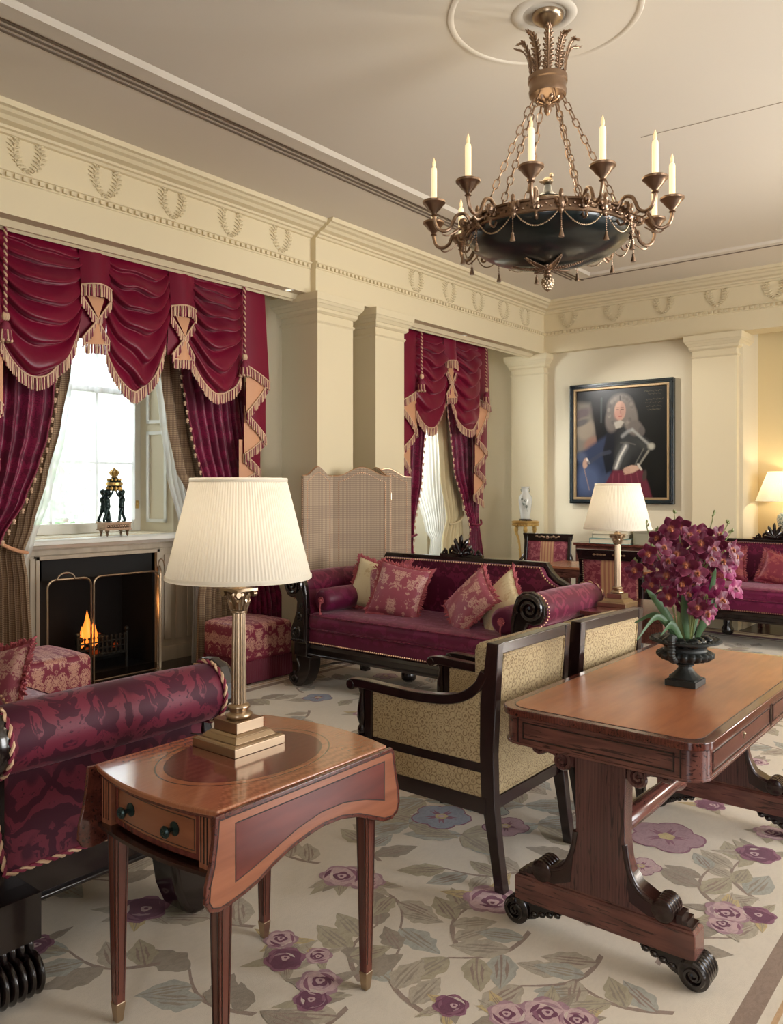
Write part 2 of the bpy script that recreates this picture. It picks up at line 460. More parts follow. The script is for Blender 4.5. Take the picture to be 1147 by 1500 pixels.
# firebox hole is built as a dark recess in front of this wall by the chimney piece
struct(mb.build('wall_left', M['wall'], smooth=None), 'cream wall behind the curtains')
# far wall, in three planes
mb = MB(); mb.box(-6.5, -2.50, 9.03, 9.7, 0, ZC)
struct(mb.build('wall_far', M['wall'], smooth=None), 'cream wall behind the portrait')
mb = MB(); mb.box(-2.50, XR, 9.62, 9.9, 0, ZC); struct(mb.build('wall_alcove', M['recess'], smooth=None), 'warm yellow cream wall of the recess behind the jar lamp')
# right wall and the wall behind the camera, each with tall openings added to let light in
mb = MB(); yy = YF
for (a, b) in ((2.6, 4.4), (5.4, 7.2)):
    mb.box(XR, XR + .3, yy, a, 0, ZC); mb.box(XR, XR + .3, a, b, 0, .5); mb.box(XR, XR + .3, a, b, 3.1, ZC); yy = b
mb.box(XR, XR + .3, yy, 10, 0, ZC)
struct(mb.build('wall_right', M['wall'], smooth=None), 'cream wall opposite the fireplace')
mb = MB(); xx = -6.5
for (a, b) in ((.6, 2.0),):
    mb.box(xx, a, YF - .3, YF, 0, ZC); mb.box(a, b, YF - .3, YF, 0, .5); mb.box(a, b, YF - .3, YF, 3.1, ZC); xx = b
mb.box(xx, XR + .3, YF - .3, YF, 0, ZC)
struct(mb.build('wall_near', M['wall'], smooth=None), 'cream wall behind the camera')

# entablature: beam + frieze + cornice swept as profiles
def entab_profile(off):
    # (distance out from face, z)
    return [(-.30, 3.15), (-.19, 3.15), (-.19, 3.115), (-.17, 3.10), (-.15, 3.115), (-.13, 3.115), (-.10, 3.15), (0, 3.15), (0, 3.355), (.008, 3.36), (.008, 3.40),
            (.02, 3.405), (.022, 3.415), (0, 3.42), (0, 3.62), (.02, 3.625), (.03, 3.64), (.05, 3.645), (.055, 3.66), (.10, 3.67),
            (.12, 3.69), (.15, 3.70), (.165, 3.715), (.19, 3.72), (.20, 3.75), (-.30, 3.75)]
def beam_left(y0, y1, xf):
    mb = MB(); mb.prism([(xf + d, z) for d, z in entab_profile(0)], y0, y1, 'y')
    n = int((y1 - y0) / .052)
    for i in range(n):
        y = y0 + .01 + i * .052
        mb.box(xf + .006, xf + .028, y, y + .028, 3.368, 3.394)
    return mb
def wreath_mb(cx, cz, put):
    mb = MB()
    for s in (-1, 1):
        for k in range(11):
            a = radians(-84 + 160 * k / 10)
            r = .098
            u, w = s * (r * cos(a) * .80 + .006), r * 1.06 * sin(a)
            for q in (-1, 0, 1):
                b = a + pi / 2 + q * .7
                du, dw = s * cos(b) * .015 * -1 + s * cos(a) * q * .014, -sin(b) * -.015 + sin(a) * q * .014
                p0 = put(cx + u, cz + w, .004); p1 = put(cx + u + du, cz + w + dw, .012); p2 = put(cx + u + du * 1.9, cz + w + dw * 1.9, .003)
                mb.tube([p0, p1, p2], [.003, .0078, .002], 5)
        P = [put(cx + s * (.076 * cos(radians(-88 + 160 * k / 20)) + .006), cz + .104 * sin(radians(-88 + 160 * k / 20)), .003) for k in range(21)]
        mb.tube(P, .0035, 5)
    mb.tube([put(cx - .03, cz - .112, .004), put(cx, cz - .1, .008), put(cx + .03, cz - .112, .004)], .005, 5)
    return mb
mb0 = beam_left(YF, 2.16, XC); struct(mb0.build('trim_9', M['trim'], smooth=None), 'stepped forward end of the cream beam at the top left corner')
b1 = struct(beam_left(2.16, 4.93, XB).build('trim_1', M['trim'], smooth=None), 'cream beam with laurel wreaths above the fireplace window')
b2 = struct(beam_left(4.93, YB + .25, XC).build('trim_2', M['trim'], smooth=None), 'cream beam with laurel wreaths above the far window')
for y in (2.467, 3.0, 3.53, 4.06, 4.585):
    wreath_mb(y, 3.535, lambda u, w, o: (XB + o, u, w)).build('plaster_wreath', M['trim'], b1)
for y in (6.33, 6.90, 7.44, 7.98, 8.46):
    wreath_mb(y, 3.52, lambda u, w, o: (XC + o, u, w)).build('plaster_wreath', M['trim'], b2)
mb = MB(); mb.prism([(YB - d, z) for d, z in [(-.30, 3.15)] + entab_profile(0)[7:]], XB - .2, XR, 'x')
for i in range(int((XR - XC) / .052)):
    x = XC + .02 + i * .052; mb.box(x, x + .028, YB - .028, YB - .006, 3.368, 3.394)
mb.box(XB, -2.46, YB + .02, YB + .29, 3.17, 3.4)
b3 = struct(mb.build('trim_3', M['trim'], smooth=None), 'cream frieze with laurel wreaths on the far wall')
for x in (-4.47, -3.895, -3.315, -2.735, -2.16, -1.58):
    wreath_mb(x, 3.55, lambda u, w, o: (u, YB - o, w)).build('plaster_wreath', M['trim'], b3)
# columns
def column(n, xa, xb, ya, yb, label, base=True):
    mb = MB(); mb.box(xa, xb, ya, yb, 0, 2.93)
    for (z0, z1, e0, e1) in ((2.90, 2.915, .0, .012), (2.915, 2.93, .012, .012), (2.985, 3.00, .012, .03), (3.0, 3.03, .03, .03), (3.03, 3.06, .03, .055), (3.06, 3.085, .055, .07), (3.085, 3.15, .07, .075)):
        cx, cy = (xa + xb) / 2, (ya + yb) / 2; hx, hy = (xb - xa) / 2, (yb - ya) / 2
        mb.frustum((cx, cy, z0), hx + e0, hy + e0, (cx, cy, z1), hx + e1, hy + e1)
    mb.box(xa, xb, ya, yb, 2.93, 3.15)
    mb.box(xa - .02, xb + .02, ya - .02, yb + .02, 0, .16); mb.box(xa - .01, xb + .01, ya - .01, yb + .01, .16, .2)
    return struct(mb.build(n, M['trim'], smooth=None, bevel=.003, seg=1), label)
column('trim_4', -5.24, XC, 4.95, 5.405, 'near square cream column of the pair behind the screen')
column('trim_5', -5.24, XC, 5.715, 6.145, 'far square cream column of the pair behind the screen')
column('trim_6', -5.26, XC, 8.93, 9.25, 'cream column in the far corner')
column('trim_7', -3.0, -2.535, 8.93, 9.25, 'cream pilaster right of the portrait')
mb = MB(); mb.box(XC, -3.0, 9.0, 9.04, 0, .16); mb.box(XC, -3.0, 9.01, 9.04, .16, .19)
struct(mb.build('baseboard_far', M['trim'], smooth=None), 'cream skirting below the portrait')
# small recessed downlight under the beam
mb = MB(); mb.lathe([(.028, 3.146), (.04, 3.146), (.042, 3.15)], 20, (XB - .05, 4.72, 0), cap=False); mb.lathe([(0, 3.149), (.027, 3.149)], 20, (XB - .05, 4.72, 0), m=1, cap=False)
o = mb.build('recessed_downlight', [M['white'], emit('downlight_lamp', srgb(255, 235, 200), 2.)]); tag(o, 'tiny recessed downlight in the beam soffit beside the column', 'light fitting')
o2 = dup(o, None, (0, 2.60, 0)); tag(o2, 'tiny added downlight fitting in the soffit of the far window bay, made up for the wall spot', 'light fitting')  # made-up copy of the fitting, put in to go with the far wall spot

# windows
def window(n, ya, yb, z0, z1, label):
    W = struct(thing(n, None, None), label); del W['kind']; W['kind'] = 'structure'
    x = WX
    mb = MB()
    mb.box(x - .07, x, ya, ya + .07, z0, z1); mb.box(x - .07, x, yb - .07, yb, z0, z1)
    mb.box(x - .068, x - .002, ya + .07, yb - .07, z0, z0 + .085); mb.box(x - .068, x - .002, ya + .07, yb - .07, z1 - .07, z1)
    zm = z0 + (z1 - z0) * .62
    mb.box(x - .06, x - .01, ya + .06, yb - .06, zm, zm + .05)
    nb = 2
    for k in range(1, nb + 1):
        y = lerp(ya, yb, k / (nb + 1)); mb.box(x - .05, x - .025, y - .009, y + .009, z0 + .08, z1 - .06)
    for z in (z0 + (zm - z0) * .5, zm + (z1 - zm) * .5): mb.box(x - .05, x - .025, ya + .06, yb - .06, z - .009, z + .009)
    mb.build('window_frame', M['white'], W, smooth=None, bevel=.004, seg=1)
    mb = MB(); mb.box(x - .041, x - .037, ya + .06, yb - .06, z0 + .06, z1 - .06); mb.build('window_pane', M['glass'], W, smooth=None)
    for y, z in ((lerp(ya, yb, .42), z0 + .115),):
        mb = MB(); mb.box(x, x + .015, y - .02, y + .02, z - .01, z + .012); mb.build('sash_lift', M['gilt'], W, bevel=.003)
    mb = MB(); mb.box(x - .002, x + .012, yb - .055, yb - .03, z0 + .2, z0 + .27); mb.box(x + .01, x + .03, yb - .05, yb - .035, z0 + .235, z0 + .25); mb.build('window_catch', M['gilt'], W, bevel=.003)
    return W
window('window_1', 2.99, 4.225, WZ0, WZ1, 'tall white sash window above the mantel')
window('window_2', 6.95, 7.95, .13, WZ1, 'tall white window behind the far curtains')
# panelled shutter reveals of window 1
mb = MB()
for (z0, z1) in ((1.2, 2.0), (2.07, 2.95)):
    A, B = V((-6.2, 4.235, 0)), V((-5.98, 4.285, 0))
    d = (B - A); nrm = V((-d.y, d.x, 0)).normalized() * -1
    for (p, q, za, zb) in ((0, .12, z0, z1), (.88, 1, z0, z1), (0, 1, z0, z0 + .03), (0, 1, z1 - .03, z1)):
        P = A + d * p; Q = A + d * q; o2 = nrm * .012
        vs = [(w.x, w.y, z) for z in (za, zb) for w in (P + nrm * -.004, Q + nrm * -.004, Q + o2, P + o2)]
        mb.add(vs, [(0, 1, 2, 3), (4, 7, 6, 5), (0, 4, 5, 1), (1, 5, 6, 2), (2, 6, 7, 3), (3, 7, 4, 0)])
struct(mb.build('trim_8', M['white'], smooth=None), 'white panelled shutter reveal beside the window')

# street building opposite, seen dim and bright through the glass
bd = thing('street_building', 'pale stone building across the street, seen through the window', 'building', (-15, 5.5, -4))
mb = MB(); mb.box(-4, 0, -12, 12, 0, 9.2); mb.box(-4, .2, -12, 12, 9.2, 9.6); mb.box(0, .12, -12, 12, 5.3, 5.5)
mb.build('facade', plain('pale_stone', srgb(206, 202, 192), .9, nz=.1), bd, smooth=None)
for j, z in enumerate((2.2, 6.2)):
    for k in range(9):
        y = -10 + k * 2.5; mb = MB(); mb.box(.0, .04, y - .5, y + .5, z, z + 2.1, 1); mb.box(0, .08, y - .6, y + .6, z - .15, z)
        for dy in (-.5, 0, .47): mb.box(.03, .06, y + dy, y + dy + .04, z, z + 2.1)
        mb.box(.03, .06, y - .5, y + .5, z + 1.03, z + 1.08)
        mb.build('facade_window', [M['white'], plain('street_window_glass', srgb(120, 130, 136), .2) if (j, k) == (0, 0) else bpy.data.materials['street_window_glass']], bd, smooth=None)
mb = MB(); mb.box(-16, -6.6, -8, 20, -4.1, -4.0); o = mb.build('street_ground', plain('street_paving', srgb(170, 168, 160), .9), smooth=None); tag(o, 'grey street paving outside below the window', 'street', kind='structure')
tr = thing('street_tree', 'hazy green street tree outside the fireplace window', 'tree', (-11.5, 5.2, -4))
mb = MB(); mb.tube([(0, 0, 0), (.05, 0, 3), (0, .1, 5.4)], [.2, .14, .08], 8)
for k in range(7):
    a = k * 2.4; mb.tube([(0, .1, 3.6 + k * .25), (cos(a) * .8, sin(a) * .8, 4.8 + k * .2)], [.06, .02], 6)
mb.build('trunk', plain('tree_bark', srgb(110, 100, 88), .9), tr)
mb = MB(); rr = random.Random(4)
for k in range(2600):
    d = V((rr.gauss(0, 1), rr.gauss(0, 1), rr.gauss(0, 1))).normalized() * (rr.random() ** .4 * 1.5)
    c = V((d.x, d.y, 5.4 + d.z * .9)); u = V((rr.gauss(0, 1), rr.gauss(0, 1), rr.gauss(0, 1))).normalized() * .08; w = u.orthogonal().normalized() * .05
    mb.add([c - u, c + w, c + u, c - w], [(0, 1, 2, 3)])
mb.build('foliage', plain('street_leaf', srgb(150, 172, 140), .8, nz=.2), tr, smooth=None)

# ================================================================== FIREPLACE
fp = thing('fireplace', 'pale limed chimneypiece with deep mantel below the window', 'fireplace', (-5.92, 3.6, 0))
mb = MB()   # local x out of the wall, y along
oy0, oy1, oz = -.52, .51, .955
for s in (-1, 1):
    ya, yb = (oy1 + .03, .96) if s > 0 else (-.96, oy0 - .03)
    mb.box(0, .02, ya, yb, 0, .99)
    mb.box(.02, .035, ya, ya + .04, .14, .97); mb.box(.02, .035, yb - .04, yb, .14, .97)
    for k in range(3):
        c = lerp(ya + .09, yb - .09, k / 2); mb.box(.02, .032, c - .035, c + .035, .2, .93)
    mb.box(.0, .045, ya, yb, 0, .14)
    y = oy1 if s > 0 else oy0 - .03
    mb.box(0, .045, y, y + .03, 0, oz + .03)
mb.box(0, .02, oy0 - .03, oy1 + .03, oz, .99); mb.box(.02, .045, oy0 - .03, oy1 + .03, oz, oz + .03)
mb.box(0, .03, -.96, .96, .99, 1.03); mb.box(0, .05, -.97, .97, 1.03, 1.045)
mb.build('surround', M['surround'], fp, smooth=None, bevel=.003, seg=1)
mb = MB()
mb.prism([(-.38, 1.075), (.06, 1.075), (.075, 1.05), (.10, 1.045), (.14, 1.07), (.17, 1.075), (.17, 1.10), (.16, 1.112), (-.38, 1.112)], -.99, .99, 'y')
mb.build('mantel_shelf', M['white'], fp, smooth=None, bevel=.003, seg=1)
mb = MB()
mb.box(.0, .012, oy0, oy1, oz - .16, oz)          # black slip above the opening
mb.box(-.0, .012, oy0, oy0 + .03, 0, oz); mb.box(0, .012, oy1 - .03, oy1, 0, oz)
mb.box(-.47, -.46, oy0, oy1, 0, oz); mb.box(-.46, 0, oy0 + .0, oy0 + .012, 0, oz); mb.box(-.46, 0, oy1 - .012, oy1, 0, oz); mb.box(-.46, 0, oy0, oy1, oz - .015, oz); mb.box(-.46, 0, oy0, oy1, .0, .012)
mb.build('fire_back', M['soot'], fp, smooth=None)
mb = MB(); mb.box(-.0, .62, -1.05, 1.05, .001, .02); mb.build('hearth', M['slate'], fp, smooth=None, bevel=.004)
# grate with coals, flames
gr = thing('fire_grate', 'black iron basket grate with coals inside the fireplace', 'grate', (-6.02, 3.66, .012))
mb = MB()
for k in range(11):
    y = -.2 + .04 * k; mb.tube([(.05, y, .13), (.05, y, .27)], .007, 6); mb.ball((.05, y, .278), .012, 6)
for z in (.14, .19, .24): mb.tube([(.05, -.22, z), (.05, .22, z)], .006, 6)
for s in (-1, 1):
    mb.tube([(.05, s * .22, 0), (.05, s * .22, .3)], .012, 8); mb.ball((.05, s * .22, .32), .022, 8); mb.tube([(.05, s * .22, .14), (-.09, s * .2, .14)], .008, 6)
mb.box(-.09, .05, -.21, .21, .12, .13)
mb.build('basket', M['iron'], gr)
for k in range(26):
    mb = MB(); rr = random.Random(k); r = .024 + rr.random() * .014
    c = (-.07 + rr.random() * .09, -.19 + .38 * ((k * .37) % 1), .15 + .05 * (k % 4) * .8)
    M0 = Matrix.Translation(c) @ Matrix.Rotation(rr.random() * 3, 4, 'Z') @ Matrix.Diagonal((1, 1.2, .8, 1)); mb.M = M0
    mb.ball((0, 0, 0), r, 7)
    o = mb.build('coal', M['soot'] if k % 5 else M['ember'], gr, smooth=None)
mb = MB()
for (y, h, w, x) in ((-.10, .30, .05, -.02), (-.05, .22, .035, .0), (-.15, .18, .03, -.01), (-.085, .16, .045, .01)):
    mb.lathe([(1e-4, .2), (w * .8, .22), (w, .25), (w * .75, .2 + h * .45), (w * .35, .2 + h * .75), (1e-4, .2 + h)], 12, (x, y, 0), rf=lambda t, r, z: r * (1 + .25 * sin(3 * t + z * 40)))
o = mb.build('flame', M['flame'], gr, smooth=180)

# brass framed folding fire screen
fs = thing('fire_screen', 'brass framed three fold spark guard before the fire', 'fire screen', (-5.68, 3.6, .02))
mesh_m = NT('fine_black_mesh'); mesh_m.t.nodes.remove(mesh_m.b)
_a = mesh_m.n('ShaderNodeBsdfTransparent', Color=(1, 1, 1, 1)); _b = mesh_m.n('ShaderNodeBsdfDiffuse', Color=(.006, .006, .006, 1)); _c = mesh_m.n('ShaderNodeMixShader', i0=.35, i1=_a.outputs[0], i2=_b.outputs[0])
mesh_m.t.links.new(_c.outputs[0], mesh_m.out.inputs[0])
def fsp(a, b, h=.80):
    a, b = V(a), V(b); d = b - a; L = d.length; u = d / L
    def P(s, z): q = a + u * s; return (q.x, q.y, z)
    r = .06; pts = [P(0.006, 0), P(.006, h - r)] + [P(.006 + r - r * cos(t), h - r + r * sin(t)) for t in (.4, .8, 1.2, pi / 2)] + [P(L - .006 - r + r * sin(t), h - r + r * cos(t)) for t in (0.01, .4, .8, 1.2)] + [P(L - .006, h - r), P(L - .006, 0)]
    mb = MB(); mb.tube(pts, .008, 8, closed=True); mb.build('screen_frame', M['brass'], fs)
    mb = MB(); q = [P(.01, .01), P(L - .01, .01), P(L - .01, h - r), P(L - r, h - .01), P(r, h - .01), P(.01, h - r)]; mb.add(q, [tuple(range(6))]); mb.build('wire_mesh', mesh_m.mat, fs, smooth=None)
fsp((-.02, -.56), (.0, -.21)); fsp((.0, -.20), (.0, .40)); fsp((.0, .41), (-.16, .49), .83)
mb = MB(); mb.tube([(0, -.42 + .07 * cos(t), .8 + .05 * sin(t)) for t in [pi * k / 10 for k in range(11)]], .006, 6)
mb.tube([(-.05, .45 + .03 * cos(t), .83 + .06 * sin(t)) for t in [pi * k / 10 for k in range(11)]], .006, 6)
mb.build('carry_handle', M['brass'], fs)

# bronze figures carrying a gilt globe, on the mantel
st = thing('mantel_ornament', 'bronze cherubs holding up a gilt globe on the mantel', 'ornament', (-5.87, 3.70, 1.112), 90)
mb = MB(); mb.box(-.115, .115, -.06, .06, .055, .11); mb.box(-.12, .12, -.065, .065, .105, .115); mb.box(-.12, .12, -.065, .065, .05, .058)
for k in range(-4, 5): mb.ball((k * .022, -.062, .082), .012, 6, sc=(1, .4, 1.2))
for s in (-1, 1):
    for t_ in (-1, 1): mb.lathe([(.003, 0), (.012, .02), (.008, .03), (.017, .045), (.014, .055)], 10, (s * .09, t_ * .045, 0))
mb.build('base', M['brassd'], st)
def cherub(ox, oy, face, reach):
    mb = MB(Matrix.Translation((ox, oy, .115)) @ Matrix.Rotation(face, 4, 'Z'))
    mb.tube(bez([(0, 0, .105), (.004, 0, .13), (.002, 0, .16), (-.004, 0, .19), (0, 0, .205)], 4), [.02, .022, .024, .025, .024, .022, .021, .021, .022, .024, .025, .024, .021, .018, .012, .010, .010][:17], 10)
    mb.ball((.006, 0, .232), .026, 10, sc=(1, .95, 1.08)); mb.ball((.0, 0, .242), .027, 8, sc=(1.05, 1.05, .8)); mb.ball((.032, 0, .228), .005, 6)
    for s, fx in ((1, .03), (-1, -.035)):
        mb.tube(bez([(0, s * .010, .115), (fx * .6 + .006, s * .012, .065), (fx, s * .012, .012), (fx + .004, s * .012, .004)], 4), [.018, .018, .016, .014, .012, .011, .012, .012, .010, .008, .007, .007, .008][:13], 8)
        mb.ball((fx + .014, s * .013, .005), .008, 6, sc=(1.9, .8, .6))
        mb.tube(bez([(0, s * .022, .195), (.022, s * .030, .225), (reach[0], s * .02, reach[1])], 4), [.009, .009, .008, .008, .008, .007, .006, .006, .005][:9], 7)
        mb.ball((reach[0], s * .02, reach[1]), .008, 6)
    return mb
cherub(-.065, 0, 0, (.045, .262)).build('cherub', M['bronze'], st, smooth=180)
cherub(.07, .0, pi, (.045, .262)).build('cherub', M['bronze'], st, smooth=180)
cherub(-.075, .04, -.7, (.045, .262)).build('cherub', M['bronze'], st, smooth=180)
mb = MB(); mb.ball((0, 0, .42), .058, 20); mb.build('globe', M['bronze'], st, smooth=180)
mb = MB(); mb.lathe([(.058, -.018), (.066, -.015), (.067, .0), (.066, .008), (.058, .01)], 28, (0, 0, .425), cap=False)
for k in range(10):
    a = k * pi / 5; mb.ball((.052 * cos(a), .052 * sin(a), .385), .014, 6, sc=(1, 1, 1.4)); mb.ball((.046 * cos(a), .046 * sin(a), .456), .012, 6)
mb.lathe([(.02, .47), (.026, .478), (.012, .49), (.02, .50)], 12, (0, 0, 0))
for k in range(9):
    a = k * 2 * pi / 9; mb.tube([(.02 * cos(a), .02 * sin(a), .49), (.035 * cos(a), .035 * sin(a), .515), (.015 * cos(a + .4), .015 * sin(a + .4), .535)], [.008, .009, .005], 6)
mb.ball((0, 0, .54), .014, 8)
mb.build('globe_mount', M['gilt'], st)
# ================================================================== CURTAINS
def wmb(th): return MB(Matrix.Translation(-V(th.location)))
def fringe(mb, path, L=.085, sp=.0105, head=.006):
    pts = [V(p) for p in path]; acc = 0; k = 0; rr = random.Random(len(pts))
    for a, b in zip(pts, pts[1:]):
        d = b - a; l = d.length
        if l < 1e-6: continue
        u = d / l
        while acc < l:
            p = a + u * acc; ll = L * (.9 + .16 * rr.random()); w = .0042; dx = rr.uniform(-.004, .006); dy = rr.uniform(-.004, .004)
            mb.frustum((p.x + dx, p.y + dy, p.z - ll), .003, w, (p.x, p.y, p.z), .003, w * .7, 0 if (k % 5) in (0, 2, 3) else 1)
            acc += sp; k += 1
        acc -= l
    mb.tube(pts, head, 6, m=0)
def swag(th, x0, yl, yr, zt, dl, dr, zb, nf=6.5, seed=0, mat=None):
    Sg = (zt - (dl + dr) / 2) - zb
    def P(u, v):
        vb = v ** 1.55; B = lerp(zt - dl * vb, zt - dr * vb, u); arch = (4 * u * (1 - u)) ** .8
        nz = noise.noise(V((u * 2.6 + seed * 7, v * 2.2, seed))) * .9
        ph = nf * v + nz * .7 + .25 * sin(3 * u + seed)
        fr_ = ph - math.floor(ph); fo = (sin(pi / 2 * fr_ / .72) ** 1.4 if fr_ < .72 else cos(pi / 2 * (fr_ - .72) / .28)) - .5
        env = min(1, v * 4) * (.45 + .65 * arch) * (1 - .35 * v) * (.7 + .6 * noise.noise(V((v * 4, seed, u * 1.5))) + .3)
        z = B - (v ** .72) * Sg * arch - fo * .030 * env
        y = lerp(yl, yr, u) + .012 * sin(v * 9 + seed) * (1 - arch) + (u - .5) * .05 * sin(pi * v)
        x = x0 + .03 + .085 * arch * sin(pi * min(1, v * .8 + .1)) + fo * .075 * env
        return (x, y, z)
    mb = wmb(th); mb.grid(P, 40, 130); mb.build('swag', mat or M['velvet'], th, smooth=180)
    mb = wmb(th); fringe(mb, [tuple(V(P(i / 40, 1)) + V((.006, 0, .004))) for i in range(41)]); mb.build('fringe', [M['gold'], M['rosef']], th)
def panel(th, name, quad, mats, bulge=.012, n=10):
    # quad: four (x,y,z) corners TL TR BR BL
    a, b, c, d = [V(q) for q in quad]
    mb = wmb(th); mb.grid(lambda u, v: tuple(a.lerp(b, u).lerp(d.lerp(c, u), v) + V((bulge * sin(pi * u) , 0, 0))), n, n)
    return mb.build(name, mats, th, smooth=180)
def tail(th, x0, ztop, hems, red=None):
    yi, yo = hems[0][0], hems[1][0]
    for k in range(len(hems) - 1):
        (ya, za), (yb, zb) = hems[k], hems[k + 1]
        x = x0 - .014 * k
        if k == 0: q = [(x, yi + (yo - yi) * .0, ztop), (x, yi + (yo - yi) * .82, ztop), (x, yb, zb), (x, ya, za)]
        else:
            zt = max(za, zb) + .25; q = [(x, ya, zt), (x, yb, zt), (x, yb, zb), (x, ya, za)]
        panel(th, 'cascade_fold' if k % 2 == 0 else 'lining_fold', q, M['velvet'] if k % 2 == 0 else M['lining'], .015)
        mb = wmb(th); n = 12
        fringe(mb, [(x + .008 + .015 * sin(pi * i / n), lerp(ya, yb, i / n), lerp(za, zb, i / n)) for i in range(n + 1)], .075); mb.build('fringe', [M['gold'], M['rosef']], th)
def jabot(th, x0, yc, w, zt, z1):
    h = w / 2
    panel(th, 'jabot', [(x0, yc - h, zt), (x0, yc + h, zt), (x0 + .02, yc + h * .95, z1), (x0 + .02, yc - h * .95, z1 + .01)], M['velvet'], .045)
    mb = wmb(th); fringe(mb, [(x0 + .03 + .045 * sin(pi * i / 12), yc + h * .97 * (2 * i / 12 - 1), z1 + .015 * sin(pi * i / 12)) for i in range(13)], .085); mb.build('fringe', [M['gold'], M['rosef']], th)
    panel(th, 'cascade_fold', [(x0 - .01, yc - h * .9, z1), (x0 - .01, yc + h * .9, z1), (x0 - .01, yc + h * .75, z1 - .34), (x0 - .01, yc - h * 1.05, z1 - .36)], M['velvet'], .01)
    mb = wmb(th); mb.add([(x0 + .012, yc - h * .55, z1 - .06), (x0 + .012, yc + h * .6, z1 - .06), (x0 + .03, yc + h * .1, z1 - .21)], [(0, 1, 2)]); mb.build('lining_fold', M['lining'], th, smooth=None)
    for sg in (-1, 1):
        mb = wmb(th); fringe(mb, [(x0 + .028, yc + h * lerp(.95 * sg, .08, i / 8), z1 - .07 - .15 * i / 8) for i in range(9)], .065); mb.build('fringe', [M['gold'], M['rosef']], th)
    panel(th, 'lining_fold', [(x0 + .02, yc - h * .2, z1 - .25), (x0 + .02, yc + h * .2, z1 - .25), (x0 + .03, yc + h * .62, z1 - .38), (x0 + .03, yc - h * .75, z1 - .40)], M['lining'], .02)
    for (p, q) in (((-.1, -.24), (-.95, -.36)), ((.15, -.24), (.8, -.36)), ((-.75, -.39), (.68, -.38))):
        mb = wmb(th); fringe(mb, [(x0 + .036, yc + h * lerp(p[0], q[0], i / 8), z1 + lerp(p[1], q[1], i / 8)) for i in range(9)], .07); mb.build('fringe', [M['gold'], M['rosef']], th)
def cord_tassel(th, x, y, zt, zb):
    mb = wmb(th); n = 90
    for s in range(2):
        mb.tube([(x + .006 * cos(i * .9 + s * pi), y + .006 * sin(i * .9 + s * pi), lerp(zt, zb + .16, i / n)) for i in range(n + 1)], .0065, 6, m=s)
    mb.build('hanging_cord', [M['gold'], M['rosef']], th)
    mb = wmb(th)
    for s in (-1, 0, 1): mb.ball((x + .004, y + s * .012, zb + .15), .016, 8, sc=(1, .8, 1.7), m=0)
    mb.lathe([(.014, zb + .12), (.03, zb + .1), (.034, zb + .07), (.028, zb + .055)], 14, (x, y, 0), m=1)
    for k in range(18):
        a = k * pi / 9; mb.tube([(x + .027 * cos(a), y + .027 * sin(a), zb + .07), (x + .038 * cos(a), y + .038 * sin(a), zb - .005)], .006, 5, m=k % 3 > 0)
    for k in range(8):
        a = k * pi / 4; mb.ball((x + .036 * cos(a), y + .036 * sin(a), zb), .011, 6, m=0)
    mb.build('tassel', [M['gold'], M['rosef']], th)

v1 = thing('curtain_valance', 'burgundy velvet swagged valance with bullion fringe over the fireplace window', 'valance', (-5.1, 3.5, 3.1))
swag(v1, -5.12, 2.41, 2.95, 3.12, .66, .47, 2.215, 7, 1)
swag(v1, -5.11, 3.15, 3.64, 3.12, .68, .48, 2.195, 6.5, 2)
swag(v1, -5.12, 3.82, 4.36, 3.12, .54, .66, 2.235, 7.5, 3)
jabot(v1, -5.07, 3.045, .235, 3.12, 2.87); jabot(v1, -5.07, 3.765, .235, 3.12, 2.85)
tail(v1, -5.08, 3.12, [(4.36, 2.52), (4.66, 2.39), (4.42, 2.12), (4.645, 1.93), (4.42, 1.78), (4.61, 1.65), (4.39, 1.56)])
tail(v1, -5.08, 3.12, [(2.42, 2.50), (2.12, 2.37), (2.43, 2.02), (2.15, 1.86), (2.42, 1.68), (2.16, 1.56)])
cord_tassel(v1, -5.0, 4.32, 3.12, 2.40); cord_tassel(v1, -5.0, 2.40, 3.12, 2.41)
mb = wmb(v1); mb.box(-5.16, -5.10, 2.1, 4.62, 3.06, 3.145); mb.build('heading', M['velvet'], v1, smooth=None)
v2 = thing('curtain_valance', 'burgundy velvet swagged valance with bullion fringe over the far window', 'valance', (-5.1, 7.3, 3.1))
swag(v2, -5.12, 6.70, 7.24, 3.12, .82, .62, 2.15, 7, 4)
swag(v2, -5.12, 7.32, 7.90, 3.12, .64, .80, 2.16, 7, 5)
jabot(v2, -5.06, 7.28, .24, 3.12, 2.87)
tail(v2, -5.08, 3.12, [(6.73, 2.52), (6.42, 2.37), (6.74, 2.10), (6.46, 1.88), (6.66, 1.68)])
tail(v2, -5.08, 3.12, [(7.87, 2.52), (8.14, 2.46), (7.87, 2.08), (8.12, 1.93), (7.88, 1.75), (8.13, 1.60), (7.9, 1.42), (8.12, 1.34)])
cord_tassel(v2, -5.0, 7.93, 3.12, 2.48); cord_tassel(v2, -5.0, 6.69, 3.12, 2.5)
mb = wmb(v2); mb.box(-5.16, -5.10, 6.42, 8.1, 3.06, 3.145); mb.build('heading', M['velvet'], v2, smooth=None)

